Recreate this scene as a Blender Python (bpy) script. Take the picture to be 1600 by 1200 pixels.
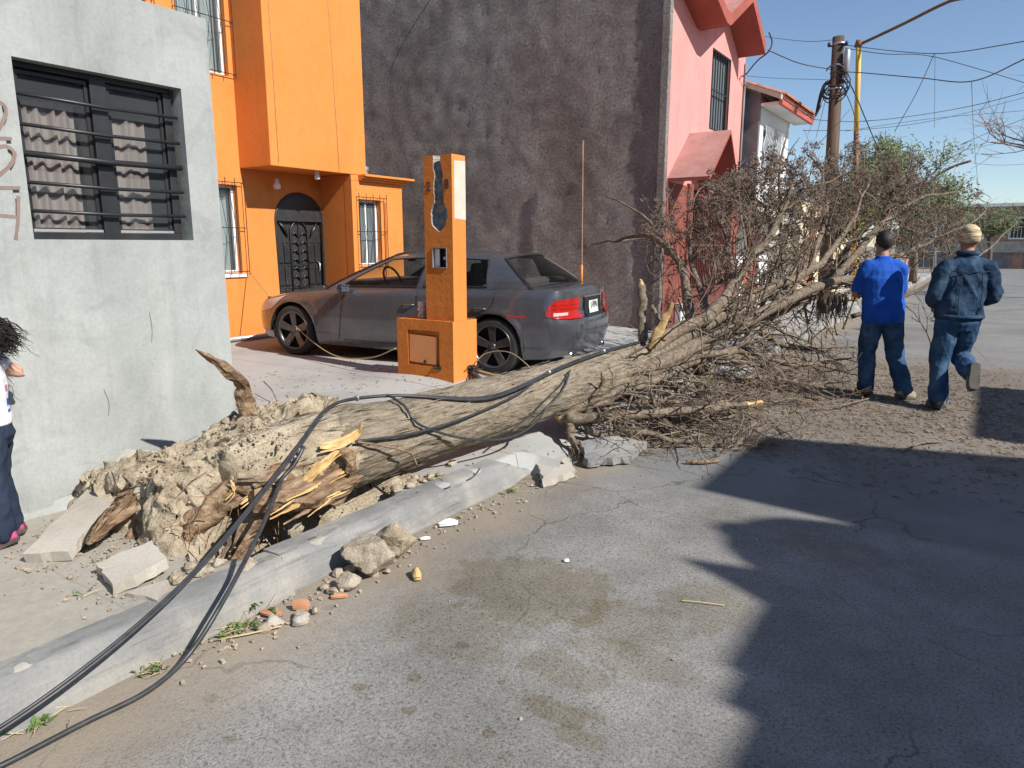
import bpy, bmesh, math, random
from mathutils import Vector, Matrix, noise
R = math.radians
for o in list(bpy.data.objects): bpy.data.objects.remove(o, do_unlink=True)
SC = bpy.context.scene
COL = SC.collection
# ------------------------------------------------------------------ camera, sky, sun, exposure
cam = bpy.data.cameras.new('camera'); camo = bpy.data.objects.new('camera', cam); COL.objects.link(camo)
camo.location = (0, 0, 1.6); camo.rotation_euler = (R(90 - 11.06), 0, R(33.7))
cam.sensor_width = 36; cam.lens = 24.975; cam.clip_start = 0.05; cam.clip_end = 3000
SC.camera = camo
SUN_DIR = Vector((1.0, -0.10, 0.80)).normalized()          # towards the sun
elev = math.asin(SUN_DIR.z); azim = math.atan2(SUN_DIR.x, SUN_DIR.y)
world = bpy.data.worlds.new('World'); SC.world = world; world.use_nodes = True
wn = world.node_tree.nodes; wl = world.node_tree.links
bg = wn['Background']; sky = wn.new('ShaderNodeTexSky'); sky.sky_type = 'NISHITA'; sky.sun_disc = False
sky.sun_elevation = elev; sky.sun_rotation = azim; sky.altitude = 1200; sky.air_density = 1.0; sky.dust_density = 0.5; sky.ozone_density = 2.0
wl.new(sky.outputs[0], bg.inputs[0]); bg.inputs[1].default_value = 0.11
sl = bpy.data.lights.new('sun', 'SUN'); so = bpy.data.objects.new('sun', sl); COL.objects.link(so)
sl.energy = 5.0; sl.angle = R(0.53); sl.color = (1.0, 0.955, 0.89)
so.rotation_euler = (-SUN_DIR).to_track_quat('-Z', 'Y').to_euler(); so.location = (10, 0, 12)
SC.view_settings.view_transform = 'Standard'; SC.view_settings.look = 'None'
SC.view_settings.exposure = 0.35; SC.view_settings.gamma = 1.0; SC.view_settings.use_curve_mapping = False
SC.cycles.max_bounces = 6; SC.cycles.transparent_max_bounces = 12; SC.cycles.caustics_reflective = False; SC.cycles.caustics_refractive = False

# ------------------------------------------------------------------ helpers
def V(*a): return Vector(a[0] if len(a) == 1 else a)
def lerp(a, b, t): return a + (b - a) * t
def sstep(a, b, x):
    t = min(1, max(0, (x - a) / (b - a))); return t * t * (3 - 2 * t)
def n3(x, y, z=0.0): return noise.noise(Vector((x, y, z)))
def fbm(x, y, z=0.0, o=4):
    s = 0; a = 1; t = 0
    for i in range(o):
        s += a * noise.noise(Vector((x, y, z)) * (2 ** i)); t += a; a *= .5
    return s / t
def spl(pts, n):
    """Catmull-Rom through points, n samples per span"""
    P = [Vector(p) for p in pts]; out = []
    for i in range(len(P) - 1):
        p0 = P[i - 1] if i else P[0] * 2 - P[1]; p1 = P[i]; p2 = P[i + 1]; p3 = P[i + 2] if i + 2 < len(P) else P[-1] * 2 - P[-2]
        for k in range(n):
            t = k / n
            out.append(.5 * ((2 * p1) + (p2 - p0) * t + (2 * p0 - 5 * p1 + 4 * p2 - p3) * t * t + (3 * p1 - p0 - 3 * p2 + p3) * t ** 3))
    out.append(P[-1].copy()); return out
def interp(xs, ys, x):
    if x <= xs[0]: return ys[0]
    for i in range(len(xs) - 1):
        if x <= xs[i + 1]: return lerp(ys[i], ys[i + 1], (x - xs[i]) / (xs[i + 1] - xs[i]))
    return ys[-1]

class MB:
    def __init__(s): s.v = []; s.f = []; s.m = []; s.uv = []
    def face(s, idx, mi=0, uv=None): s.f.append(tuple(idx)); s.m.append(mi); s.uv.append(uv)
    def poly(s, pts, mi=0, uv=None):
        b = len(s.v); s.v += [tuple(p) for p in pts]; s.face(range(b, b + len(pts)), mi, uv)
    def box(s, x0, x1, y0, y1, z0, z1, mi=0):
        b = len(s.v)
        s.v += [(x, y, z) for z in (z0, z1) for y in (y0, y1) for x in (x0, x1)]
        for q in ((0, 2, 3, 1), (4, 5, 7, 6), (0, 1, 5, 4), (2, 6, 7, 3), (0, 4, 6, 2), (1, 3, 7, 5)): s.face([b + i for i in q], mi)
    def obox(s, c, size, rot=None, mi=0, jit=0, rnd=None):
        b = len(s.v); rot = rot or Matrix.Identity(3)
        for z in (-.5, .5):
            for y in (-.5, .5):
                for x in (-.5, .5):
                    p = Vector((x * size[0], y * size[1], z * size[2]))
                    if jit: p += Vector((rnd.uniform(-jit, jit), rnd.uniform(-jit, jit), rnd.uniform(-jit, jit)))
                    s.v.append(tuple(Vector(c) + rot @ p))
        for q in ((0, 2, 3, 1), (4, 5, 7, 6), (0, 1, 5, 4), (2, 6, 7, 3), (0, 4, 6, 2), (1, 3, 7, 5)): s.face([b + i for i in q], mi)
    def prism(s, pts, vec, mi=0):
        n = len(pts); b = len(s.v); vec = Vector(vec)
        s.v += [tuple(p) for p in pts] + [tuple(Vector(p) + vec) for p in pts]
        s.face([b + i for i in range(n)][::-1], mi); s.face([b + n + i for i in range(n)], mi)
        for i in range(n): j = (i + 1) % n; s.face((b + i, b + j, b + n + j, b + n + i), mi)
    def grid(s, rows, mi=0, closed=False, uv=None):
        """rows: list of equal-length point lists"""
        b = len(s.v); n = len(rows[0])
        for r in rows: s.v += [tuple(p) for p in r]
        for i in range(len(rows) - 1):
            for j in range(n if closed else n - 1):
                k = (j + 1) % n
                s.face((b + i * n + j, b + i * n + k, b + (i + 1) * n + k, b + (i + 1) * n + j), mi if not callable(mi) else mi(i, j))
    def tube(s, pts, rad, n=6, cap=True, mi=0, rf=None, flat=None, twist=0, capmi=None):
        P = [Vector(p) for p in pts]; m = len(P)
        if m < 2: return
        rad = [rad] * m if not hasattr(rad, '__len__') else rad
        T = [(P[min(i + 1, m - 1)] - P[max(i - 1, 0)]).normalized() for i in range(m)]
        u = T[0].orthogonal().normalized()
        if abs(T[0].z) < .9:
            u = (Vector((0, 0, 1)) - T[0] * T[0].z).normalized()
        b = len(s.v); L = 0; Ls = []
        for i in range(m):
            if i:
                L += (P[i] - P[i - 1]).length
                u = (u - T[i] * u.dot(T[i]));
                u = u.normalized() if u.length > 1e-6 else T[i].orthogonal().normalized()
            w = T[i].cross(u); Ls.append(L)
            for k in range(n):
                a = 2 * math.pi * k / n + twist * i
                r = rad[i] * (rf(i, k, a) if rf else 1)
                q = u * (math.cos(a) * r) + w * (math.sin(a) * r * (flat if flat else 1))
                s.v.append(tuple(P[i] + q))
        for i in range(m - 1):
            for k in range(n):
                k2 = (k + 1) % n
                s.face((b + i * n + k, b + i * n + k2, b + (i + 1) * n + k2, b + (i + 1) * n + k), mi,
                       ((k / n, Ls[i]), ((k + 1) / n, Ls[i]), ((k + 1) / n, Ls[i + 1]), (k / n, Ls[i + 1])))
        if cap:
            cm = mi if capmi is None else capmi
            s.face([b + k for k in range(n)][::-1], cm); s.face([b + (m - 1) * n + k for k in range(n)], cm)
    def lathe(s, c, prof, n=24, axis=(0, 0, 1), mi=0, closed=False):
        ax = Vector(axis).normalized(); u = ax.orthogonal().normalized(); w = ax.cross(u)
        rows = []
        for (r, h) in prof:
            rows.append([Vector(c) + ax * h + (u * math.cos(2 * math.pi * k / n) + w * math.sin(2 * math.pi * k / n)) * r for k in range(n)])
        if closed: rows.append(rows[0])
        s.grid(rows, mi, closed=True)
    def ball(s, c, r, rf=None, nu=12, nv=8, mi=0):
        rows = []
        r = (r, r, r) if not hasattr(r, '__len__') else r
        for i in range(nv + 1):
            t = math.pi * i / nv; row = []
            for k in range(nu):
                a = 2 * math.pi * k / nu
                d = Vector((math.sin(t) * math.cos(a), math.sin(t) * math.sin(a), math.cos(t)))
                q = rf(d) if rf else 1
                row.append(Vector(c) + Vector((d.x * r[0], d.y * r[1], d.z * r[2])) * q)
            rows.append(row)
        s.grid(rows, mi, closed=True)
    def obj(s, name, mats, parent=None, smooth=False, bevel=0, kind=None, angle=None):
        me = bpy.data.meshes.new(name); me.from_pydata(s.v, [], s.f)
        mats = mats if isinstance(mats, (list, tuple)) else [mats]
        for m in mats: me.materials.append(m)
        if len(mats) > 1: me.polygons.foreach_set('material_index', s.m)
        if any(u is not None for u in s.uv):
            ul = me.uv_layers.new(name='UVMap'); k = 0; d = ul.data
            for fi, fc in enumerate(s.f):
                u = s.uv[fi]
                for j in range(len(fc)):
                    if u: d[k].uv = u[j]
                    k += 1
        if smooth: me.polygons.foreach_set('use_smooth', [True] * len(me.polygons))
        me.update()
        o = bpy.data.objects.new(name, me); COL.objects.link(o)
        if angle is not None:
            try: me.set_sharp_from_angle(angle=R(angle))
            except Exception: pass
        if bevel:
            b = o.modifiers.new('bevel', 'BEVEL'); b.width = bevel; b.segments = 2; b.limit_method = 'ANGLE'
        if parent: put(o, parent)
        if kind: o['kind'] = kind
        return o
ROOTLOC = {}
def put(o, parent):
    o.parent = parent
    o.location = -Vector(ROOTLOC.get(parent.name, (0, 0, 0)))
def root(name, loc, label, cat, group=None, local=False, rz=0):
    o = bpy.data.objects.new(name, None); COL.objects.link(o); o.location = loc; o.rotation_euler = (0, 0, rz); o.empty_display_size = .2
    if not local: ROOTLOC[o.name] = tuple(loc)
    tag(o, label, cat, group); return o
def tag(o, label, cat, group=None):
    o['label'] = label; o['category'] = cat
    if group: o['group'] = group
    return o
def baked(o, name, parent=None):
    """apply modifiers into plain mesh"""
    dg = bpy.context.evaluated_depsgraph_get(); dg.update()
    me = bpy.data.meshes.new_from_object(o.evaluated_get(dg)); o.modifiers.clear(); old = o.data; o.data = me; me.name = name
    bpy.data.meshes.remove(old); return o
def text_mesh(name, txt, size, mat, parent, M4, depth=.002):
    c = bpy.data.curves.new(name, 'FONT'); c.body = txt; c.size = size; c.extrude = depth; c.align_x = 'CENTER'; c.align_y = 'CENTER'
    t = bpy.data.objects.new(name, c); COL.objects.link(t)
    dg = bpy.context.evaluated_depsgraph_get(); dg.update()
    me = bpy.data.meshes.new_from_object(t.evaluated_get(dg)); bpy.data.objects.remove(t)
    me.transform(M4); me.materials.clear(); me.materials.append(mat)
    o = bpy.data.objects.new(name, me); COL.objects.link(o)
    if parent: put(o, parent)
    return o

# ------------------------------------------------------------------ materials
def newmat(name):
    m = bpy.data.materials.new(name); m.use_nodes = True; nt = m.node_tree
    return m, nt, nt.nodes['Principled BSDF']
def N(nt, t, **k):
    n = nt.nodes.new('ShaderNode' + t)
    for a, b in k.items(): setattr(n, a, b)
    return n
def coords(nt, kind='Object', scale=(1, 1, 1)):
    tc = N(nt, 'TexCoord'); mp = N(nt, 'Mapping'); mp.inputs['Scale'].default_value = scale
    nt.links.new(tc.outputs[kind], mp.inputs['Vector']); return mp.outputs[0]
def nz(nt, vec, scale, detail=4, rough=.55, dist=0.0):
    n = N(nt, 'TexNoise'); n.inputs['Scale'].default_value = scale; n.inputs['Detail'].default_value = detail
    n.inputs['Roughness'].default_value = rough; n.inputs['Distortion'].default_value = dist
    nt.links.new(vec, n.inputs['Vector']); return n.outputs['Fac']
def ramp(nt, fac, stops):
    r = N(nt, 'ValToRGB'); e = r.color_ramp.elements
    while len(e) < len(stops): e.new(.5)
    for i, (p, c) in enumerate(stops): e[i].position = p; e[i].color = (*c, 1) if len(c) == 3 else c
    nt.links.new(fac, r.inputs[0]); return r.outputs[0]
def mixc(nt, fac, a, b, mode='MIX'):
    m = N(nt, 'Mix', data_type='RGBA', blend_type=mode)
    for s, v in ((0, fac), (6, a), (7, b)):
        if hasattr(v, 'links'): nt.links.new(v, m.inputs[s])
        else: m.inputs[s].default_value = v if s == 0 else ((*v, 1) if len(v) == 3 else v)
    return m.outputs[2]
def mth(nt, op, a, b=0.0, c=None, clamp=False):
    m = N(nt, 'Math', operation=op); m.use_clamp = clamp
    for i, v in enumerate((a, b) if c is None else (a, b, c)):
        if hasattr(v, 'links'): nt.links.new(v, m.inputs[i])
        else: m.inputs[i].default_value = v
    return m.outputs[0]
def bump(nt, bs, h, strength=.5, dist=.01, prev=None):
    b = N(nt, 'Bump'); b.inputs['Strength'].default_value = strength; b.inputs['Distance'].default_value = dist
    nt.links.new(h, b.inputs['Height'])
    if prev: nt.links.new(prev, b.inputs['Normal'])
    nt.links.new(b.outputs[0], bs.inputs['Normal']); return b.outputs[0]
def pm(name, cols, scale=3, detail=5, rough=.85, grain=0.0, gscale=120, bscale=0, bstr=.3, bdist=.01, kind='Object', st=(1, 1, 1), metal=0, spec=.4, dist=0.0, lo=.3, hi=.7):
    m, nt, bs = newmat(name); v = coords(nt, kind, st)
    f = nz(nt, v, scale, detail, .6, dist)
    k = len(cols)
    c = ramp(nt, f, [(lerp(lo, hi, i / max(1, k - 1)), cols[i]) for i in range(k)]) if k > 1 else None
    if grain:
        g = nz(nt, v, gscale, 2); gg = ramp(nt, g, [(.3, (1 - grain,) * 3), (.7, (1 + grain,) * 3)])
        c = mixc(nt, 1.0, c if c is not None else cols[0], gg, 'MULTIPLY')
    if c is not None: nt.links.new(c, bs.inputs['Base Color'])
    else: bs.inputs['Base Color'].default_value = (*cols[0], 1)
    bs.inputs['Roughness'].default_value = rough; bs.inputs['Metallic'].default_value = metal; bs.inputs['Specular IOR Level'].default_value = spec
    if bscale: bump(nt, bs, nz(nt, v, bscale, 4), bstr, bdist)
    return m
def glassmat(name, col=(.9, .95, .95), rough=.02, alpha=.2):
    """thin window pane: transparent mixed with a mirror-like surface"""
    m, nt, bs = newmat(name)
    bs.inputs['Base Color'].default_value = (*col, 1); bs.inputs['Roughness'].default_value = rough; bs.inputs['Specular IOR Level'].default_value = .6
    t = N(nt, 'BsdfTransparent'); t.inputs[0].default_value = (.86, .9, .9, 1)
    fr = N(nt, 'Fresnel'); fr.inputs[0].default_value = 1.5
    k = mth(nt, 'ADD', fr.outputs[0], alpha, clamp=True)
    mx = N(nt, 'MixShader'); nt.links.new(k, mx.inputs[0]); nt.links.new(t.outputs[0], mx.inputs[1]); nt.links.new(bs.outputs[0], mx.inputs[2])
    nt.links.new(mx.outputs[0], nt.nodes['Material Output'].inputs[0]); return m

# ------------------------------------------------------------------ ground, road, pavement, kerb
def road_material():
    m, nt, bs = newmat('worn_asphalt'); L = nt.links
    v = coords(nt)
    big = nz(nt, v, 1.1, 5); mid = nz(nt, v, 7, 4); fine = nz(nt, v, 70, 3, .7); vfine = nz(nt, v, 210, 2, .7)
    c = ramp(nt, big, [(.3, (.205, .199, .185)), (.55, (.268, .260, .243)), (.75, (.325, .316, .296))])
    c = mixc(nt, 1.0, c, ramp(nt, mid, [(.3, (.9, .9, .9)), (.7, (1.08, 1.08, 1.08))]), 'MULTIPLY')
    c = mixc(nt, 1.0, c, ramp(nt, fine, [(.28, (.38, .38, .38)), (.46, (.96, .96, .96)), (.75, (1.18, 1.18, 1.18))]), 'MULTIPLY')
    c = mixc(nt, 1.0, c, ramp(nt, vfine, [(.32, (.45, .45, .46)), (.5, (1, 1, 1)), (.8, (1.3, 1.3, 1.28))]), 'MULTIPLY')
    sx = N(nt, 'SeparateXYZ'); L.new(v, sx.inputs[0]); X, Y = sx.outputs[0], sx.outputs[1]
    wob = mth(nt, 'MULTIPLY', mth(nt, 'SUBTRACT', nz(nt, v, 1.7, 5), .5), 1.6)
    # smoother, darker resurfaced road beyond the first metres
    far = mth(nt, 'MULTIPLY', mth(nt, 'SUBTRACT', mth(nt, 'ADD', Y, mth(nt, 'MULTIPLY', wob, .35)), 4.25), 5.0, clamp=True)
    c = mixc(nt, mth(nt, 'MULTIPLY', far, .55), c, (.185, .188, .185))
    # pale dust along the kerb
    kd = mth(nt, 'MULTIPLY', mth(nt, 'SUBTRACT', -1.95, mth(nt, 'ADD', X, mth(nt, 'MULTIPLY', wob, .5))), 2.2, clamp=True)
    c = mixc(nt, mth(nt, 'MULTIPLY', kd, .75), c, (.30, .245, .18))
    # litter dust below the fallen crown
    lx = mth(nt, 'SUBTRACT', 1.0, mth(nt, 'ABSOLUTE', mth(nt, 'DIVIDE', mth(nt, 'SUBTRACT', mth(nt, 'ADD', Y, wob), 8.6), 3.3)))
    lit = mth(nt, 'MULTIPLY', lx, 3.0, clamp=True)
    c = mixc(nt, mth(nt, 'MULTIPLY', lit, mth(nt, 'MULTIPLY', nz(nt, v, 3.0, 5, .7), 1.0)), c, ramp(nt, nz(nt, v, 26, 4), [(.3, (.12, .085, .055)), (.6, (.27, .20, .135)), (.8, (.33, .26, .18))]))
    # brown damp stains
    for (cx, cy, rx, ry, k) in ((-1.66, 2.66, .40, .33, .75), (-1.74, 2.15, .30, .20, .55), (-1.12, 2.62, .24, .2, .55), (-1.22, 2.17, .20, .10, .6), (-1.10, 1.93, .13, .06, .75), (-.97, 1.86, .09, .05, .6), (-.93, 2.95, .2, .22, .55), (-1.02, 2.38, .26, .12, .5), (-.55, 3.9, .3, .2, .4), (-1.0, 1.98, .07, .03, .6)):
        d = N(nt, 'VectorMath', operation='SUBTRACT'); L.new(v, d.inputs[0]); d.inputs[1].default_value = (cx, cy, 0)
        s = N(nt, 'VectorMath', operation='DIVIDE'); L.new(d.outputs[0], s.inputs[0]); s.inputs[1].default_value = (rx, ry, 1)
        ln = N(nt, 'VectorMath', operation='LENGTH'); L.new(s.outputs[0], ln.inputs[0])
        e = mth(nt, 'ADD', ln.outputs['Value'], mth(nt, 'MULTIPLY', mth(nt, 'SUBTRACT', nz(nt, v, 9, 4), .5), 1.5))
        k2 = mth(nt, 'MULTIPLY', mth(nt, 'MULTIPLY', mth(nt, 'SUBTRACT', 1.12, e), 4, clamp=True), k)
        c = mixc(nt, k2, c, mixc(nt, 1.0, c, (.76, .70, .57), 'MULTIPLY'))
    vo = N(nt, 'TexVoronoi'); vo.inputs['Scale'].default_value = 7.5; vo.inputs['Randomness'].default_value = 1; L.new(v, vo.inputs['Vector'])
    sp = mth(nt, 'LESS_THAN', mth(nt, 'ADD', vo.outputs['Distance'], mth(nt, 'MULTIPLY', nz(nt, v, 30, 2), .12)), .27)
    reg = N(nt, 'VectorMath', operation='DISTANCE'); L.new(v, reg.inputs[0]); reg.inputs[1].default_value = (-1.75, 1.75, 0)
    rg = mth(nt, 'MULTIPLY', mth(nt, 'SUBTRACT', .75, reg.outputs['Value']), 4, clamp=True)
    cellr = mth(nt, 'GREATER_THAN', N_sep(nt, vo.outputs['Color']), .45)
    c = mixc(nt, mth(nt, 'MULTIPLY', mth(nt, 'MULTIPLY', sp, rg), mth(nt, 'MULTIPLY', cellr, .8)), c, mixc(nt, 1.0, c, (.68, .60, .48), 'MULTIPLY'))
    # cracks and worn patches
    vc = N(nt, 'TexVoronoi', feature='DISTANCE_TO_EDGE'); vc.inputs['Scale'].default_value = .9; wv = N(nt, 'VectorMath', operation='ADD'); wn_ = N(nt, 'TexNoise'); wn_.inputs['Scale'].default_value = 3.5; wn_.inputs['Detail'].default_value = 6; L.new(v, wn_.inputs['Vector'])
    ws = N(nt, 'VectorMath', operation='SCALE'); ws.inputs['Scale'].default_value = .35; L.new(wn_.outputs['Color'], ws.inputs[0]); L.new(v, wv.inputs[0]); L.new(ws.outputs[0], wv.inputs[1]); L.new(wv.outputs[0], vc.inputs['Vector'])
    ck = mth(nt, 'MULTIPLY', mth(nt, 'LESS_THAN', vc.outputs['Distance'], .006), mth(nt, 'MULTIPLY', mth(nt, 'SUBTRACT', nz(nt, v, .8, 3), .45), 6, clamp=True))
    c = mixc(nt, mth(nt, 'MULTIPLY', ck, .75), c, (.07, .068, .064))
    c = mixc(nt, 1.0, c, ramp(nt, nz(nt, v, .55, 4, .6, 1.0), [(.35, (.84, .83, .81)), (.5, (1, 1, 1)), (.68, (1.12, 1.11, 1.09))]), 'MULTIPLY')
    L.new(c, bs.inputs['Base Color']); bs.inputs['Roughness'].default_value = .93; bs.inputs['Specular IOR Level'].default_value = .25
    h = mth(nt, 'ADD', mth(nt, 'MULTIPLY', fine, 1.0), mth(nt, 'MULTIPLY', vfine, .6))
    b1 = bump(nt, bs, h, .55, .006); bump(nt, bs, mid, .25, .02, b1)
    return m
def N_sep(nt, col):
    s = N(nt, 'SeparateColor'); nt.links.new(col, s.inputs[0]); return s.outputs[0]
def concrete_material(name, a, b, c_, dust=(.41, .375, .32), dk=.4, bs_=.35, streak=False, spill=False):
    m, nt, bs = newmat(name); v = coords(nt)
    c = ramp(nt, nz(nt, v, 1.3, 6), [(.3, a), (.5, b), (.72, c_)])
    c = mixc(nt, mth(nt, 'MULTIPLY', ramp(nt, nz(nt, v, 2.6, 6, .65), [(.45, (0, 0, 0)), (.65, (1, 1, 1))]), dk), c, dust)
    c = mixc(nt, 1.0, c, ramp(nt, nz(nt, v, 75, 5, .8), [(.25, (.62, .61, .60)), (.42, (.93, .93, .93)), (.55, (1, 1, 1)), (.78, (1.12, 1.12, 1.12))]), 'MULTIPLY')
    if spill:
        d = N(nt, 'VectorMath', operation='DISTANCE'); nt.links.new(v, d.inputs[0]); d.inputs[1].default_value = (-3.35, 1.95, .15)
        k = mth(nt, 'MULTIPLY', mth(nt, 'SUBTRACT', 1.75, mth(nt, 'ADD', d.outputs['Value'], mth(nt, 'MULTIPLY', mth(nt, 'SUBTRACT', nz(nt, v, 2.2, 6, .7), .5), 2.6))), 1.3, clamp=True)
        c = mixc(nt, mth(nt, 'MULTIPLY', k, .55), c, ramp(nt, nz(nt, v, 22, 5, .7), [(.3, (.26, .215, .155)), (.55, (.36, .305, .225)), (.75, (.42, .365, .28))]))
        sx = N(nt, 'SeparateXYZ'); nt.links.new(v, sx.inputs[0])
        jy = mth(nt, 'ABSOLUTE', mth(nt, 'SUBTRACT', mth(nt, 'FRACT', mth(nt, 'DIVIDE', mth(nt, 'ADD', sx.outputs[1], mth(nt, 'MULTIPLY', nz(nt, v, 6, 4), .02)), 1.35)), .5))
        jx = mth(nt, 'ABSOLUTE', mth(nt, 'ADD', sx.outputs[0], mth(nt, 'ADD', 3.45, mth(nt, 'MULTIPLY', nz(nt, v, 6, 4), .02))))
        jm = mth(nt, 'MAXIMUM', mth(nt, 'GREATER_THAN', jy, .4955), mth(nt, 'LESS_THAN', jx, .005))
        c = mixc(nt, mth(nt, 'MULTIPLY', jm, mth(nt, 'SUBTRACT', .75, mth(nt, 'MULTIPLY', k, .5))), c, (.16, .145, .12))
    if streak:
        vs = coords(nt, 'Object', (2, .35, 6)); c = mixc(nt, 1.0, c, ramp(nt, nz(nt, vs, 5, 6, .75), [(.3, (.55, .55, .56)), (.45, (.95, .95, .95)), (.7, (1.12, 1.12, 1.1))]), 'MULTIPLY')
    nt.links.new(c, bs.inputs['Base Color']); bs.inputs['Roughness'].default_value = .92; bs.inputs['Specular IOR Level'].default_value = .25
    b1 = bump(nt, bs, nz(nt, v, 260, 3, .7), bs_ * .6, .003); bump(nt, bs, nz(nt, v, 9, 5), .3, .012, b1)
    return m
M_road = road_material()
M_walk = concrete_material('pavement_concrete', (.30, .308, .302), (.36, .37, .362), (.41, .42, .41), spill=True)
M_kerb = concrete_material('kerb_concrete', (.17, .172, .168), (.25, .25, .243), (.325, .322, .31), dk=.5, streak=True, bs_=.95)
M_slab = concrete_material('broken_slab_concrete', (.36, .32, .27), (.46, .42, .36), (.55, .51, .45), dk=.4, bs_=.6)
M_ground = pm('dry_ground', [(.22, .18, .13), (.32, .27, .2)], 2, bscale=30)
M_dirt = pm('dry_clay_soil', [(.23, .18, .125), (.36, .30, .215), (.44, .38, .285)], 7, 8, .97, grain=.22, gscale=90, bscale=60, bstr=.9, bdist=.012, spec=.1)
M_holeshade = pm('hole_shade_soil', [(.055, .04, .028), (.10, .073, .05)], 12, 6, .97, bscale=60, bstr=.8, spec=.1)  # soil darkened in its colour to give the shade inside the root hole

def ground_z(x, y):
    base = .15 + .05 * sstep(-4.2, -5.5, x) + .085 * math.exp(-((x + 4.75) ** 2 / .4 + (y - 5.8) ** 2 / .28))
    if 4.1 < y < 9.6:
        k = sstep(4.1, 4.4, y) * (1 - sstep(9.3, 9.6, y)); base = lerp(base, lerp(-.012, base, sstep(-2.4, -3.05, x)), k)
    elif x > -2.66: base = -.12
    base += .008 * fbm(x * 1.3, y * 1.3, 3)
    h = max(0, 1 - ((x + 2.98) / .25) ** 2 - ((y - 2.42) / .66) ** 2)
    base -= .62 * min(1, h * 1.6)
    return base
g = MB(); g.poly([(-900, -900, -.14), (900, -900, -.14), (900, 900, -.14), (-900, 900, -.14)]); g.obj('ground', M_ground, kind='structure')
g = MB(); xs = [-2.85, -2, -1, 0, 1, 2, 3, 4.6]; ys = [-16, -4, 0, 2, 4, 6, 8, 12, 20, 30, 45, 60]
g.grid([[(x, y, -.005 * ((x - 1) / 3.5) ** 2) for x in xs] for y in ys]); g.obj('road', M_road, kind='structure')
g = MB(); g.box(4.6, 6.05, -16, 44, -.13, .14); g.obj('pavement_across_street', M_walk, kind='structure')
g = MB(); g.poly([(-40, 44.5, .004), (60, 44.5, .004), (60, 60, .004), (-40, 60, .004)]); g.obj('cross_street', M_road, kind='structure')
xs = [-14, -11, -9.2] + [-9.2 + .2 * i for i in range(1, 23)] + [-4.75 + .055 * i for i in range(0, 44)]
ys = [-16, -8, -4, -2, -1] + [-.8 + .2 * i for i in range(9)] + [1.05 + .055 * i for i in range(1, 46)] + [3.6 + .12 * i for i in range(0, 55)] + [10.4, 11, 12, 14, 17, 20, 25, 30, 38, 44]
g = MB(); g.grid([[(x, y, ground_z(x, y)) for x in sorted(set(xs))] for y in ys]); g.obj('pavement', M_walk, smooth=True, kind='structure')
# kerb in cast lengths, a little out of line
def kerb_piece(name, y0, y1, dx, tilt, parent=None, end_drop=0):
    g = MB(); prof = [(-2.555, -.1), (-2.552, .0), (-2.60, .115), (-2.625, .148), (-2.665, .158), (-2.76, .157), (-2.77, -.1)]
    rows = []; n = max(2, int((y1 - y0) / (.03 if y1 < 9 and y0 > -1 else .3)))
    for i in range(n + 1):
        t = i / n; y = lerp(y0, y1, t); drop = end_drop * sstep(.82, 1, t)
        rows.append([(x + dx + tilt * (t - .5) + .007 * fbm(y * 3, k, 2) + .006 * fbm(y * 17, k * 2.3, 5) - (.012 * max(0, n3(y * 6, 2, 9) - .25) * 4 if k in (3, 4) else 0), y - (0.0 if k < 3 else .0), max(-.1, z - drop) + (.009 * fbm(y * 4, k * 3, 9) + .007 * fbm(y * 21, k * 3, 4) - (.02 * max(0, n3(y * 6, 2, 9) - .25) * 4 if k in (2, 3, 4) else 0) if z > 0.05 else 0)) for k, (x, z) in enumerate(prof)])
    g.grid(rows); 
    b = g.v[:len(prof)]; e = g.v[-len(prof):]; g.poly(b); g.poly(e[::-1])
    return g.obj(name, M_kerb, parent, smooth=True, angle=50)
kb = kerb_piece('kerb', -16, -.2, 0, 0); kb['kind'] = 'structure'
for (a, b, dx, t, d) in ((-.19, 1.995, .0, .01, 0), (2.012, 4.15, -.012, .035, .12), (9.55, 16, 0, 0, 0), (16.01, 44, 0, 0, 0)):
    kerb_piece('kerb_segment', a, b, dx, t, kb, d)

# ------------------------------------------------------------------ houses
def wall_mat(name, cols, scale, rough=.9, b1=(200, .25, .003), b2=(6, .3, .02), stain=None, st=(1, 1, 1), spec=.25, grime=.14):
    m, nt, bs = newmat(name); v = coords(nt, 'Object', st)
    k = len(cols); c = ramp(nt, nz(nt, v, scale, 6, .6, .4), [(lerp(.3, .72, i / (k - 1)), cols[i]) for i in range(k)])
    if stain:
        v2 = coords(nt, 'Object', (1, 1, .25))
        c = mixc(nt, mth(nt, 'MULTIPLY', ramp(nt, nz(nt, v2, 2.2, 6, .65), [(.5, (0, 0, 0)), (.72, (1, 1, 1))]), stain[1]), c, stain[0])
    c = mixc(nt, 1.0, c, ramp(nt, nz(nt, v, 45, 4, .7), [(.3, (.9, .9, .9)), (.7, (1.06, 1.06, 1.06))]), 'MULTIPLY')
    vd = coords(nt, 'Object', (3.2, 3.2, .22))         # drips and grime runs
    c = mixc(nt, 1.0, c, ramp(nt, nz(nt, vd, 3.2, 6, .7), [(.30, (1 - grime,) * 3), (.46, (1, 1, 1)), (.8, (1 + grime * .3,) * 3)]), 'MULTIPLY')
    vt = coords(nt, 'Object', (1, 1, 1)); wv = nz(nt, vt, 3.1, 3, .5, 2.2)
    c = mixc(nt, 1.0, c, ramp(nt, wv, [(.33, (1 - grime * .6,) * 3), (.42, (1, 1, 1))]), 'MULTIPLY')
    nt.links.new(c, bs.inputs['Base Color']); bs.inputs['Roughness'].default_value = rough; bs.inputs['Specular IOR Level'].default_value = spec
    p = bump(nt, bs, nz(nt, v, b1[0], 4, .7), b1[1], b1[2]); bump(nt, bs, nz(nt, v, b2[0], 5), b2[1], b2[2], p)
    return m
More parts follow.
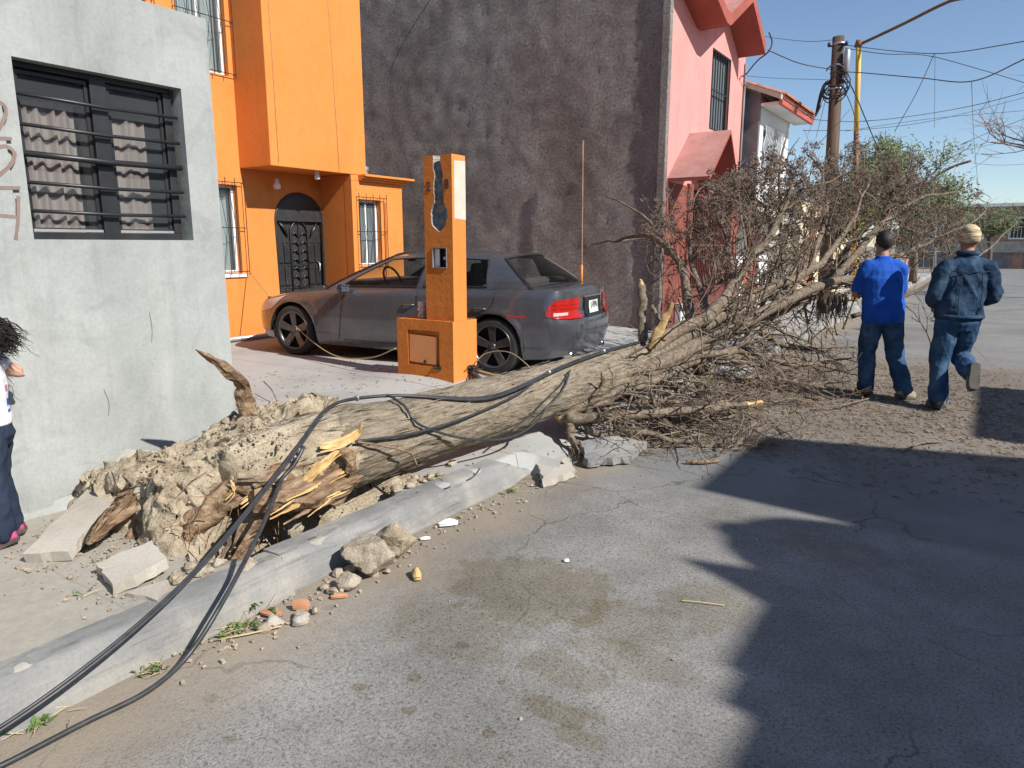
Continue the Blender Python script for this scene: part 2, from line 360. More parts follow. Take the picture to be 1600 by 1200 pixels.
M_grey = wall_mat('cement_render', [(.28, .295, .28), (.345, .36, .345), (.42, .435, .42)], 1.5, b1=(130, .22, .004), b2=(7, .35, .02), stain=((.49, .505, .475), .45))
M_orange = wall_mat('orange_paint', [(.66, .225, .050), (.70, .245, .057), (.74, .265, .065)], 1.2, .75, grime=.09, b1=(260, .18, .003), b2=(5, .2, .012))
M_orange_rough = wall_mat('orange_rough_paint', [(.60, .185, .030), (.66, .21, .036), (.70, .235, .044)], 2.5, .8, b1=(60, 1.0, .02), b2=(14, .8, .03))
M_pink = wall_mat('pink_paint', [(.70, .275, .245), (.73, .30, .27), (.75, .32, .29)], 1.3, .8, b1=(180, .2, .003), b2=(5, .2, .01), stain=((.66, .255, .225), .4))
M_red = wall_mat('red_paint', [(.30, .082, .058), (.35, .098, .070), (.39, .115, .082)], 1.6, .75, b1=(150, .25, .004), b2=(6, .2, .01))
M_canopy = wall_mat('faded_red_slab', [(.36, .19, .165), (.43, .235, .205), (.47, .28, .25)], 2.0, .85)
M_white = wall_mat('white_paint', [(.72, .72, .71), (.80, .80, .79)], 1.5, .8)
M_cream = wall_mat('cream_paint', [(.66, .55, .36), (.74, .62, .42)], 1.5, .85)
M_oldgrey = wall_mat('weathered_grey_plaster', [(.14, .14, .145), (.20, .20, .205), (.27, .27, .27)], 2.2, .9)
M_tile = wall_mat('clay_tile', [(.36, .13, .085), (.46, .19, .125), (.50, .26, .19)], 5, .85)
M_brick = wall_mat('dull_brick', [(.30, .17, .13), (.38, .23, .18), (.42, .29, .24)], 7, .9)
M_iron = pm('black_iron', [(.018, .018, .019), (.035, .034, .033)], 9, rough=.5, spec=.5)
M_frame = pm('black_window_frame', [(.014, .015, .016), (.03, .031, .033)], 6, rough=.38, spec=.5)
M_white_frame = pm('white_window_frame', [(.70, .71, .70), (.80, .80, .79)], 5, rough=.5)
M_redgate = pm('red_iron', [(.40, .09, .065), (.50, .13, .09)], 8, rough=.6)
M_alu = pm('dull_aluminium', [(.45, .46, .46), (.6, .6, .6)], 10, rough=.4, metal=.7)
M_curtain = pm('brown_curtain', [(.44, .31, .28), (.58, .43, .40), (.66, .52, .48)], 3, rough=.95, st=(1, 9, .6))
M_white_curtain = pm('white_curtain', [(.62, .64, .64), (.78, .79, .78)], 3, rough=.95, st=(1, 14, .5))
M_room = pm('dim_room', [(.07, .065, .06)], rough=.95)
M_glass = glassmat('window_glass', (.22, .24, .26), .02, .07)
M_grime = pm('old_brown_paint', [(.20, .14, .12), (.27, .20, .17)], 14, rough=.9)

def dark_stucco():
    m, nt, bs = newmat('dark_stucco'); v = coords(nt)
    vs = coords(nt, 'Object', (1, 1, .8))
    c = ramp(nt, nz(nt, vs, .75, 7, .62, .5), [(.36, (.27, .225, .205)), (.48, (.35, .298, .272)), (.60, (.42, .372, .345)), (.74, (.50, .455, .43))])
    c = mixc(nt, mth(nt, 'MULTIPLY', ramp(nt, nz(nt, v, 2.4, 6, .7), [(.5, (0, 0, 0)), (.68, (1, 1, 1))]), .55), c, (.38, .33, .31))
    c = mixc(nt, 1.0, c, ramp(nt, nz(nt, v, 24, 5, .75), [(.3, (.6, .6, .6)), (.5, (1, 1, 1)), (.7, (1.3, 1.28, 1.25))]), 'MULTIPLY')
    nt.links.new(c, bs.inputs['Base Color']); bs.inputs['Roughness'].default_value = .95; bs.inputs['Specular IOR Level'].default_value = .2
    p = bump(nt, bs, nz(nt, v, 15, 6, .72, .9), 1.0, .09); bump(nt, bs, nz(nt, v, 60, 4, .7), .8, .02, p)
    return m
M_dark = dark_stucco()

def wallx(mb, X, T, y0, y1, z0, z1, holes=(), mi=0, sgn=1, warp=None, step=99):
    """wall facing +X at X, thickness T behind it; holes (ya,yb,za,zb) get reveals"""
    ys = sorted({y0, y1, *[h[0] for h in holes], *[h[1] for h in holes]}); zs = sorted({z0, z1, *[h[2] for h in holes], *[h[3] for h in holes]})
    for i in range(len(ys) - 1):
        for j in range(len(zs) - 1):
            a, b, c, d = ys[i], ys[i + 1], zs[j], zs[j + 1]; my, mz = (a + b) / 2, (c + d) / 2
            if any(h[0] < my < h[1] and h[2] < mz < h[3] for h in holes): continue
            mb.poly([(X, a, c), (X, b, c), (X, b, d), (X, a, d)], mi); mb.poly([(X - T, a, c), (X - T, a, d), (X - T, b, d), (X - T, b, c)], mi)
    for (a, b, c, d) in list(holes):
        mb.poly([(X, a, c), (X, a, d), (X - T, a, d), (X - T, a, c)], mi); mb.poly([(X, b, d), (X, b, c), (X - T, b, c), (X - T, b, d)], mi)
        mb.poly([(X, b, c), (X, a, c), (X - T, a, c), (X - T, b, c)], mi); mb.poly([(X, a, d), (X, b, d), (X - T, b, d), (X - T, a, d)], mi)
    mb.poly([(X, y0, z0), (X, y0, z1), (X - T, y0, z1), (X - T, y0, z0)], mi); mb.poly([(X, y1, z1), (X, y1, z0), (X - T, y1, z0), (X - T, y1, z1)], mi)
    mb.poly([(X, y0, z1), (X, y1, z1), (X - T, y1, z1), (X - T, y0, z1)], mi); mb.poly([(X, y1, z0), (X, y0, z0), (X - T, y0, z0), (X - T, y1, z0)], mi)
def curtain(mb, X, y0, y1, z0, z1, amp=.03, waves=5, seed=0):
    n = 60; rows = []
    for z in (z0, (z0 + z1) / 2, z1):
        rows.append([(X + amp * math.sin(2 * math.pi * waves * k / n + .9 * math.sin(seed + k * .37)) + .01 * n3(k * .2, z, seed), lerp(y0, y1, k / n), z) for k in range(n + 1)])
    mb.grid(rows)
def win_box(mb, X, y0, y1, z0, z1, w, d):
    """rectangular frame of bars"""
    mb.box(X - d, X, y0, y1, z0, z0 + w); mb.box(X - d, X, y0, y1, z1 - w, z1); mb.box(X - d, X, y0, y0 + w, z0 + w, z1 - w); mb.box(X - d, X, y1 - w, y1, z0 + w, z1 - w)

# ---- grey rendered house at the left
gh = root('grey_house', (-4.6, 0, .15), 'single-storey grey cement-rendered house with black barred window at the left', 'house')
GX = -4.2; WY0, WY1, WZ0, WZ1 = 1.775, 2.685, 1.63, 2.53
g = MB(); wallx(g, GX, .14, -4, 2.89, -.1, 2.97, [(WY0, WY1, WZ0, WZ1)]); g.obj('wall', M_grey, gh, bevel=.012)
g = MB(); g.box(-10.5, GX - .145, 2.75, 2.886, -.1, 2.95); g.obj('side_wall', M_grey, gh)
g = MB(); g.box(-10.5, GX - .15, -4, 2.745, 2.78, 2.90); g.obj('roof', M_oldgrey, gh)
g = MB(); g.box(GX + .002, GX + .017, -4, 1.70, .05, 2.955); g.obj('pilaster', M_grey, gh, bevel=.006)
win = MB(); win_box(win, GX - .075, WY0 - .01, WY1 - .025, WZ0 - .01, WZ1 + .02, .05, .05)
ym = 2.225; win.box(GX - .127, GX - .07, ym - .045, ym + .045, WZ0, WZ1); zmid = 2.065
wo = win.obj('window', M_frame, gh, bevel=.004)
for (a, b) in ((WY0 + .035, ym - .05), (ym + .05, WY1 - .08)):
    w = MB(); win_box(w, GX - .09, a, b, WZ0 + .045, WZ1 - .04, .018, .022); w.obj('sash', M_alu if False else M_frame, wo)
    p = MB(); p.box(GX - .106, GX - .102, a + .015, b - .015, WZ0 + .06, WZ1 - .05); p.obj('pane', M_glass, wo)
    s = MB(); s.box(GX - .088, GX - .076, a, b, WZ0 + .042, WZ0 + .056); s.obj('track', M_alu, wo)
for z, r in ((2.36, .010), (2.21, .010), (2.065, .017), (1.92, .010), (1.775, .010)):
    b = MB(); b.tube([(GX - .035, WY0 - .01, z + .004), (GX - .037, (WY0 + WY1) / 2, z - .004), (GX - .035, WY1 - .02, z + .002)], r, 8); b.obj('window_bar', M_frame, wo, smooth=True)
c = MB(); curtain(c, GX - .26, WY0 - .1, ym - .05, WZ0 - .1, WZ1 - .15, .02, 7, 1); c.obj('curtain', M_curtain, wo, smooth=True)
c = MB(); curtain(c, GX - .26, ym - .03, WY1 - .11, WZ0 - .1, WZ1 - .19, .014, 3, 4); c.obj('curtain', M_curtain, wo, smooth=True)
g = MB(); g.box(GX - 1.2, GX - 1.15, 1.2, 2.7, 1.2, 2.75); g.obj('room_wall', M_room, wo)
def stroke(pts, w, name, mat, parent, X):
    P = spl([(X, y, z) for (y, z) in pts], 8); g = MB(); rows = []
    for i, p in enumerate(P):
        t = (P[min(i + 1, len(P) - 1)] - P[max(0, i - 1)]).normalized(); nrm = Vector((0, -t.z, t.y)) * (w * .5 * (1 + .25 * n3(i * .4, w * 90, 2)))
        rows.append([p + nrm, p - nrm])
    g.grid(rows); return g.obj(name, mat, parent)
for pts in ([(-4.200, 1.660, 2.298)[1:], (-4.200, 1.706, 2.287)[1:], (-4.200, 1.709, 2.239)[1:], (-4.200, 1.666, 2.160)[1:], (-4.200, 1.634, 2.132)[1:]],
            [(-4.200, 1.608, 2.117)[1:], (-4.200, 1.724, 2.127)[1:]],
            [(-4.200, 1.638, 2.072)[1:], (-4.200, 1.696, 2.087)[1:], (-4.200, 1.727, 2.056)[1:], (-4.200, 1.702, 1.998)[1:], (-4.200, 1.638, 1.937)[1:]],
            [(-4.200, 1.579, 1.880)[1:], (-4.200, 1.733, 1.887)[1:]],
            [(-4.200, 1.563, 1.750)[1:], (-4.200, 1.695, 1.742)[1:]],
            [(-4.200, 1.719, 1.848)[1:], (-4.200, 1.706, 1.739)[1:], (-4.200, 1.681, 1.626)[1:]]):
    stroke(pts, .018, 'graffiti_stroke', M_grime, gh, GX + .0185)
M_crack = pm('crack_dirt', [(.13, .13, .12)], rough=.95)
for pts in ([(2.05, .62), (2.06, .70), (2.04, .78)], [(1.1, .35), (1.22, .42), (1.30, .40), (1.42, .47)], [(2.35, 1.02), (2.36, 1.10), (2.355, 1.2)], [(1.9, .30), (2.1, .34), (2.35, .33), (2.6, .38)]):
    stroke(pts, .0035, 'hairline_crack', M_crack, gh, GX + .002)
# crumbled cement haunch at the foot of the wall
hb = MB(); rows = []
for i in range(60):
    y = lerp(-4, 2.86, i / 59); h = .05 + .03 * n3(y * 3, 1, 5); d = .05 + .025 * n3(y * 4, 7, 1)
    rows.append([(GX + d, y, .12), (GX + d * .8, y, .15 + h * .25), (GX + .004, y, .15 + h)])
hb.grid(rows); hb.obj('wall_footing', M_grey, gh, smooth=True)

# ---- orange house set back behind the parked car
oh = root('orange_house', (-9.6, 7, .2), 'bright orange two-storey house with arched black door behind the parked car', 'house')
OX = -9.2; BX = -8.5
g = MB(); wallx(g, OX, .18, 1.5, 8.24, 0, 6.0, [(5.98, 6.63, 1.20, 2.45), (5.90, 6.63, 3.93, 5.3), (4.9, 5.50, 3.93, 5.3), (7.27, 8.20, 0.0, 1.97)])
g.obj('wall', M_orange, oh)
g = MB(); wallx(g, BX, .16, 8.20, 9.36, 0, 2.60, [(8.34, 8.84, 1.27, 2.32)])
g.box(OX - .17, BX - .165, 8.202, 8.30, 0, 2.687); g.box(BX - .164, BX - .002, 8.202, 8.36, 2.602, 2.687); g.box(-13, BX - .165, 9.2, 9.358, 0, 2.6)
g.obj('side_room_wall', M_orange, oh, bevel=.008)
g = MB(); g.box(-13.2, BX - .162, 8.31, 9.30, 2.5, 2.58); g.box(-13.2, -9.39, 1.5, 8.2, 5.4, 5.5); g.obj('roof', M_oldgrey, oh)
g = MB(); g.box(-13, -12.8, 1.5, 9.2, 0, 5.6); g.obj('rear_wall', M_orange, oh)
up = MB(); up.box(OX - .5, BX, 6.70, 8.535, 2.69, 6.1); upo = up.obj('upper_storey_box', M_orange, oh, bevel=.01)
for (a, b) in (((BX + .003, 6.80, 5.9), (BX + .003, 6.83, 2.74)), ((BX + .003, 7.85, 5.9), (BX + .003, 7.96, 2.71))):
    s = MB(); s.tube([a, ((a[0]), (a[1] + b[1]) / 2 + .01, (a[2] + b[2]) / 2), b], .0035, 5); s.obj('stay_wire', M_grime, upo, smooth=True)
s = MB()
for (d, h0, h1) in ((.06, 2.604, 2.632), (.11, 2.634, 2.662), (.16, 2.664, 2.70)): s.box(BX - .18, BX + d, 8.36, 9.36 + d, h0, h1)
s.box(BX - .18, BX + .08, 8.30, 8.50, 2.59, 2.69) if False else None
s.obj('cornice', M_orange, oh, bevel=.006)
s = MB(); s.lathe((-8.75, 8.72, 2.58), [(0, .28), (.09, .28), (.09, .22), (.075, .22), (.075, 0)], 16); s.obj('roof_vent', M_alu, oh, smooth=True, angle=40)
s = MB(); s.lathe((-9.05, 7.22, 2.52), [(.0, .06), (.03, .06), (.03, .0), (.055, -.04), (.05, -.09), (0, -.10)], 14); s.obj('wall_lamp', M_white_frame, oh, smooth=True)
s = MB(); s.lathe((-8.66, 7.66, 2.69), [(.035, 0), (.03, -.05), (.045, -.07), (.04, -.11), (0, -.12)], 14); s.obj('bulb_holder', M_white_frame, oh, smooth=True)
def house_window(parent, X, y0, y1, z0, z1, frame, cols=5, proud=.06, curt=M_white_curtain, deco=True, T=.18, barm=None):
    barm = barm or M_iron
    w = MB(); win_box(w, X - .10, y0 + .003, y1 - .003, z0 + .003, z1 - .003, .035, .04); w.box(X - .135, X - .105, (y0 + y1) / 2 - .015, (y0 + y1) / 2 + .015, z0 + .04, z1 - .04)
    o = w.obj('window', frame, parent)
    p = MB(); p.box(X - .122, X - .118, y0 + .03, y1 - .03, z0 + .03, z1 - .03); p.obj('pane', M_glass, o)
    c = MB(); curtain(c, X - .21, y0 - .05, y1 + .05, z0 - .05, z1 + .03, .02, 5, y0); c.obj('curtain', curt, o, smooth=True)
    xb = X + proud
    for z in (z0 + .02, (z0 + z1) / 2 + .02, z1 + .03):
        b = MB(); b.tube([(X - .01, y1 + .07, z), (xb, y1 + .07, z), (xb, y0 - .05, z), (X - .01, y0 - .05, z)], .006, 5); b.obj('grille_rail', barm, o)
    for k in range(cols + 1):
        y = lerp(y0 - .05, y1 + .07, k / cols); b = MB(); b.tube([(xb + .008, y, z0 - .03), (xb + .008, y, z1 + .09)], .006, 5); b.obj('grille_bar', barm, o)
    if deco:
        for k in range(cols - 1):
            a = lerp(y0 - .05, y1 + .07, (k + .3) / cols); c_ = lerp(y0 - .05, y1 + .07, (k + 1.5) / cols); zc = (z0 + z1) / 2
            b = MB(); b.tube([(xb + .004, a, z1 + .0), (xb + .004, (a + c_) / 2, zc), (xb + .004, a, z0 + .04)], .004, 4); b.obj('grille_scroll', barm, o)
    return o
house_window(oh, OX, 5.98, 6.63, 1.20, 2.45, M_white_frame)
house_window(oh, OX, 5.90, 6.63, 3.93, 5.3, M_white_frame)
house_window(oh, OX, 4.9, 5.50, 3.93, 5.3, M_white_frame)
house_window(oh, BX, 8.34, 8.84, 1.27, 2.32, M_white_frame, 4)
s = MB(); s.box(OX + .004, OX + .03, 5.94, 6.67, 1.14, 1.195); s.obj('window_sill', M_white_frame, oh)
s = MB(); s.box(BX + .004, BX + .035, 8.90, 9.02, .9, 2.3); s.obj('wall_rib', M_orange, oh, bevel=.01)
# arched door: fill the wall above the square opening with an arch-shaped cut, then the iron door
DY0, DY1, DZS = 7.27, 8.20, 1.97; dc = (DY0 + DY1) / 2; dr = (DY1 - DY0) / 2
# recess with arch: the wall hole ends at spring height, so cut the arch as a dark fan set proud 4 mm
d = MB(); fan = [(OX + .004, dc + dr * math.cos(math.pi * k / 24), DZS - .002 + .42 * math.sin(math.pi * k / 24)) for k in range(25)]
d.poly(fan + []); dob = d.obj('door', M_iron, oh)
d = MB(); d.box(OX - .10, OX - .06, DY0, DY1, .0, DZS + .0); d.obj('door_leaf', M_iron, dob)
arc = [(OX + .012, dc + (dr + .0) * math.cos(math.pi * k / 24), DZS + .42 * math.sin(math.pi * k / 24)) for k in range(25)]
d = MB(); d.tube([(OX - .03, DY1 - .02, .2)] + [(OX + .0, a[1], a[2]) for a in arc] + [(OX - .03, DY0 + .02, .2)], .025, 6); d.obj('door_frame', M_iron, dob, smooth=True)
d = MB(); ir = .17; a2 = [(OX - .04, dc - ir, .85)] + [(OX - .04, dc - ir * math.cos(math.pi * k / 14), 1.78 + ir * 1.1 * math.sin(math.pi * k / 14)) for k in range(15)] + [(OX - .04, dc + ir, .85)]
d.tube(a2, .016, 6); d.obj('arch_moulding', M_frame, dob, smooth=True)
for k in range(7):
    for s_ in (-1, 1):
        z = .92 + k * .135; d = MB(); d.tube([(OX - .045, dc + s_ * .02, z), (OX - .03, dc + s_ * .08, z + .07), (OX - .045, dc + s_ * .15, z + .02)], [.012, .02, .006], 6); d.obj('leaf_relief', M_frame, dob, smooth=True)
d = MB(); d.tube([(OX - .045, dc, .85), (OX - .045, dc, 1.95)], .012, 6); d.obj('centre_stem', M_frame, dob)
for s_ in (-1, 1):
    for (z0, z1) in ((.62, .92), (.97, 1.27), (1.32, 1.62)):
        for (ya, yb) in ((.19, .30), (.315, .42)):
            d = MB(); d.box(OX - .058, OX - .035, min(dc + s_ * ya, dc + s_ * yb), max(dc + s_ * ya, dc + s_ * yb), z0, z1); d.obj('door_panel', M_frame, dob, bevel=.012)
    d = MB(); d.tube([(OX - .04, dc + s_ * .40, 1.98), (OX - .02, dc + s_ * .28, 1.84), (OX - .04, dc + s_ * .22, 1.72)], [.004, .035, .006], 6); d.obj('shell_relief', M_frame, dob, smooth=True)
for z in (.55, .945, 1.295, 1.645):
    d = MB(); d.box(OX - .058, OX - .04, DY0 + .03, DY1 - .03, z - .02, z + .012); d.obj('door_rail', M_frame, dob)
d = MB(); d.tube([(OX - .05, DY1 - .1, 1.16), (OX + .0, DY1 - .1, 1.2), (OX + .0, DY1 - .1, 1.30), (OX - .05, DY1 - .1, 1.34)], .012, 6); d.obj('door_handle', M_alu, dob, smooth=True)
pp = MB(); pp.tube([(OX + .06, 5.9, .25), (OX + .06, 8.1, .24)], .035, 10); tag(pp.obj('drain_pipe', M_alu, smooth=True), 'grey pipe lying along the foot of the orange wall', 'pipe')

# ---- pink house with dark stucco party wall
ph = root('pink_house', (-6, 13, .15), 'pink two-storey house with zigzag red eaves and dark stucco party wall', 'house')
PXF = -4.6
g = MB()
NX, NZ = 90, 70; rows = []
for j in range(NZ + 1):
    z = lerp(-.1, 7.2, j / NZ)
    rows.append([(lerp(-14.5, -4.60, i / NX), 11.38 - .030 * fbm(i * .55, j * .55, 4, 4) - .02 * fbm(i * .15, j * .15, 8, 3), z) for i in range(NX + 1)])
g.grid(rows); g.obj('party_wall', M_dark, ph, smooth=True)
g = MB(); g.box(-4.72, -4.585, 11.335, 11.46, -.1, 6.6); g.obj('corner_strip', M_dark, ph, bevel=.012)
g = MB(); wallx(g, PXF, .15, 11.462, 15.42, 0, 6.4, [(13.42, 14.52, 3.70, 5.10), (12.42, 15.1, 0.2, 2.6)]); g.obj('facade', M_pink, ph)
g = MB(); g.box(-14.5, PXF - .155, 15.27, 15.415, 0, 6.3); g.obj('far_wall', M_oldgrey, ph)
# window with vertical bars
w = MB(); win_box(w, PXF - .05, 13.425, 14.515, 3.705, 5.095, .05, .05); wo = w.obj('window', M_frame, ph)
p = MB(); p.box(PXF - .09, PXF - .085, 13.45, 14.5, 3.73, 5.07); p.obj('pane', M_glass, wo)
c = MB(); curtain(c, PXF - .145, 13.3, 14.6, 3.6, 5.15, .015, 7, 3); c.obj('curtain', M_white_curtain, wo, smooth=True)
for k in range(8):
    y = lerp(13.46, 14.48, k / 7); b = MB(); b.box(PXF - .01, PXF + .006, y - .009, y + .009, 3.705, 5.095); b.obj('window_bar', M_iron, wo)
for z in (3.72, 4.4, 5.08):
    b = MB(); b.box(PXF - .012, PXF + .004, 13.43, 14.51, z - .012, z + .012); b.obj('bar_rail', M_iron, wo)
def folded_slab(name, prof, x0, x1, th, mats, parent):
    """prof: (y,z) polyline; slab extruded along X from x0 to x1 with thickness th down"""
    g = MB(); n = len(prof)
    A = [(x1, y, z) for y, z in prof]; B = [(x1, y, z - th) for y, z in prof]; C = [(x0, y, z) for y, z in prof]; D = [(x0, y, z - th) for y, z in prof]
    for i in range(n - 1):
        g.poly([A[i], B[i], B[i + 1], A[i + 1]], 1); g.poly([C[i], A[i], A[i + 1], C[i + 1]], 0); g.poly([B[i], D[i], D[i + 1], B[i + 1]], 1); g.poly([D[i], C[i], C[i + 1], D[i + 1]], 1)
    g.poly([A[0], C[0], D[0], B[0]], 1); g.poly([A[-1], B[-1], D[-1], C[-1]], 1)
    return g.obj(name, mats, parent)
folded_slab('roof', [(11.395, 5.90), (11.45, 5.88), (12.55, 5.42), (12.75, 5.42), (13.95, 6.10), (14.95, 5.42)], -5.3, -4.08, .20, [M_canopy, M_red], ph)
folded_slab('door_canopy', [(11.50, 2.68), (12.44, 3.50), (13.1, 2.62)], -4.597, -3.88, .06, [M_canopy, M_red], ph)
# porch wall, red posts and barred gate
M_redshade = wall_mat('shaded_red_paint', [(.20, .058, .044), (.245, .072, .054), (.28, .088, .066)], 1.6, .8)  # darker copy of the red paint, canopy shade put into the colour
M_gateshade = pm('shaded_red_iron', [(.13, .035, .028), (.18, .05, .04)], 8, rough=.6)  # gate red darkened for the shade under the canopy
g = MB(); g.box(PXF + .002, PXF + .02, 11.465, 12.415, .05, 2.62); g.obj('red_panel', M_redshade, ph)
g = MB(); g.box(PXF - .14, PXF + .06, 12.42, 12.62, .1, 2.66); g.obj('gate_post', M_redshade, ph, bevel=.01)
g = MB(); g.box(PXF - .14, PXF + .06, 14.95, 15.42, .1, 2.66); g.obj('gate_post', M_redshade, ph, bevel=.01)
g = MB(); g.box(PXF - 1.4, PXF - 1.3, 11.5, 15.3, 0, 2.7); g.obj('porch_rear_wall', M_redshade, ph)
g = MB(); g.box(PXF - .06, PXF - .02, 12.63, 14.94, .3, .75); gate = g.obj('gate', M_gateshade, ph)
for k in range(24):
    y = lerp(12.68, 14.9, k / 23); b = MB(); b.box(PXF - .05, PXF - .03, y - .009, y + .009, .75, 2.55); b.obj('gate_bar', M_gateshade, gate)
for z in (.78, 1.6, 2.5):
    b = MB(); b.box(PXF - .055, PXF - .025, 12.63, 14.94, z - .02, z + .02); b.obj('gate_rail', M_gateshade, gate)
g = MB(); g.box(PXF + .03, PXF + .16, 12.0, 12.26, .16, .60); tag(g.obj('white_box', M_white_frame, None, bevel=.02), 'small white bin standing at the foot of the red porch panel', 'bin')
# rain pipe and cable at the right edge
g = MB(); g.tube([(PXF + .03, 15.37, 5.2), (PXF + .03, 15.38, .3)], .022, 8); g.obj('drain_pipe', M_oldgrey, ph, smooth=True)
g = MB(); g.tube(spl([(-4.05, 14.98, 5.62), (-4.0, 15.06, 5.45), (-4.06, 15.05, 5.28), (-4.3, 15.2, 5.18), (-4.55, 15.37, 5.0)], 6), .014, 6); g.obj('cable_loop', M_iron, ph, smooth=True)

# ---- rusty rebar rod leaning in front of the party wall
rb = MB(); rb.tube([(-6.0, 11.25, .05), (-6.02, 11.24, 1.3), (-6.05, 11.26, 3.36)], .015, 6)
M_rust = pm('rusty_steel', [(.15, .085, .05), (.23, .145, .095), (.29, .20, .14)], 6, rough=.9, st=(1, 1, .4))
rbo = rb.obj('steel_rod', M_rust, smooth=True); tag(rbo, 'tall rusty steel rod standing against the dark stucco wall', 'rod')
M_orplastic = pm('orange_plastic', [(.75, .26, .05)], rough=.6)
s = MB(); s.tube([(-6.015, 11.24, .88), (-6.018, 11.243, 1.26)], .021, 8); s.obj('orange_sleeve', M_orplastic, rbo, smooth=True)

# ---- white house with tiled eave further on
wh = root('white_house', (-6, 17.5, .15), 'white two-storey house with red tiled eave beyond the pink house', 'house')
g = MB(); wallx(g, -4.3, .2, 15.70, 18.15, 2.5, 4.62, [(15.95, 17.5, 3.2, 4.1)]); g.obj('upper_wall', M_white, wh)
g = MB(); g.box(-9, -4.303, 15.60, 15.695, 2.5, 4.75); g.box(-9, -4.5, 18.0, 18.14, 2.5, 4.7); g.obj('side_wall', M_oldgrey, wh)
g = MB(); wallx(g, -4.6, .2, 15.6, 18.2, 0, 2.495, [(16.2, 17.4, .2, 2.1)]); g.obj('ground_floor_wall', M_white, wh)
g = MB(); g.box(-4.7, -4.66, 16.2, 17.4, .2, 2.1); g.obj('door', M_redgate, wh)
g = MB(); g.prism([(-4.6, 15.5, 2.28), (-3.75, 15.5, 2.05), (-3.75, 15.5, 2.13), (-4.6, 15.5, 2.50)], (0, 2.7, 0)); g.obj('porch_roof', M_slab, wh)
g = MB(); g.box(-4.29, -3.93, 15.62, 18.55, 4.40, 4.455); g.obj('soffit', M_white, wh)
g = MB(); g.box(-3.93, -3.86, 15.6, 18.58, 4.39, 4.56); g.obj('eave_board', M_redgate, wh)
g = MB(); g.prism([(-3.86, 15.45, 4.565), (-4.9, 15.45, 4.98), (-4.9, 15.45, 4.90), (-3.86, 15.45, 4.47)][::-1], (0, .14, 0)); g.obj('verge_stone', M_slab, wh)
roofo = MB(); roofo.prism([(-3.84, 15.6, 4.565), (-5.4, 15.6, 5.17), (-5.4, 15.6, 5.10), (-3.84, 15.6, 4.50)][::-1], (0, 2.98, 0)); ro = roofo.obj('roof', M_tile, wh)
tm = None
for k in range(22):
    y = 15.68 + k * .133
    t = MB(); rows = []
    for (x, z) in ((-3.78, 4.56), (-4.3, 4.765), (-4.85, 4.98)):
        rows.append([(x, y + .062 * math.cos(math.pi * q / 6), z + .05 * math.sin(math.pi * q / 6)) for q in range(7)])
    t.grid(rows); t.poly(rows[0]); t.obj('tile', M_tile, ro, smooth=True)
w = MB(); win_box(w, -4.4, 15.955, 17.495, 3.205, 4.095, .05, .05); wo = w.obj('window', M_white_frame, wh)
p = MB(); p.box(-4.44, -4.435, 15.97, 17.48, 3.22, 4.08); p.obj('pane', M_glass, wo)
for k in range(14):
    y = lerp(15.97, 17.48, k / 13); b = MB()
    b.tube(spl([(-4.27, y, 3.15), (-4.24, y + .02, 3.4), (-4.27, y - .02, 3.65), (-4.24, y + .02, 3.9), (-4.27, y, 4.13)], 4), .011, 4); b.obj('grille_bar', M_white_frame, wo)

# ---- cream house, garden wall and far building that closes the street
ch = root('cream_house', (-5, 22, .15), 'low cream house front beyond the white house, behind the branches', 'house')
g = MB(); wallx(g, -4.1, .2, 19.2, 26.5, 0, 2.7, [(20.2, 21.2, .15, 2.15), (22.4, 24.0, .9, 2.0)]); g.obj('wall', M_cream, ch)
g = MB(); g.box(-9, -4.05, 19.1, 26.6, 2.705, 2.85); g.obj('roof', M_oldgrey, ch)
g = MB(); g.box(-4.26, -4.22, 20.2, 21.2, .15, 2.15); g.obj('door', M_redgate, ch)
g = MB(); g.box(-4.26, -4.24, 22.4, 24.0, .9, 2.0); wo = g.obj('window', M_glass, ch)
g = MB(); win_box(g, -4.15, 22.4, 24.0, .9, 2.0, .05, .05); g.obj('window_frame', M_white_frame, wo)
gw = root('garden_wall', (-3.5, 34, .1), 'low brick-red garden wall along the far left pavement', 'wall')
g = MB(); g.box(-3.7, -3.5, 28, 41, 0, 1.0); g.obj('masonry', M_brick, gw)
g = MB(); g.box(-3.76, -3.44, 27.95, 41.05, 1.003, 1.09); g.obj('coping', M_kerb, gw)
fb = root('far_building', (2, 61, 0), 'two-storey brick-and-concrete building closing the far end of the street', 'building')
g = MB(); g.box(-6, 16, 60.5, 66, 0, 4.2); g.obj('wall', M_brick, fb)
g = MB(); g.box(-6.2, 16.2, 60.2, 66.3, 4.203, 4.42); g.obj('roof', M_white, fb)
g = MB(); g.box(-6.1, 16.1, 60.25, 60.49, 1.10, 1.85); g.obj('concrete_band', M_kerb, fb)
for k in range(7):
    x = -4.5 + k * 2.6; g = MB(); win_box(g, 0, 0, 1, 0, 1, .06, .05)
    for i, p in enumerate(g.v): g.v[i] = (x + p[1] * 1.2, 60.49 + p[0] - .0 * 1, 2.0 + p[2] * 1.5)
    o = g.obj('window', M_white_frame, fb); q = MB(); q.box(x + .05, x + 1.15, 60.47, 60.495, 2.05, 3.45); q.obj('pane', M_frame, o)
    b = MB()
    for j in range(6): b.box(x + .1 + j * .2, x + .12 + j * .2, 60.40, 60.42, 2.0, 2.8)
    b.box(x, x + 1.2, 60.40, 60.42, 2.8, 2.83); b.obj('railing', M_white_frame, o)
for k in range(5):
    x = -5 + k * 3.4; g = MB(); g.box(x, x + 2.6, 60.44, 60.496, 0.02, 1.08); g.obj('garage_door', M_oldgrey, fb)

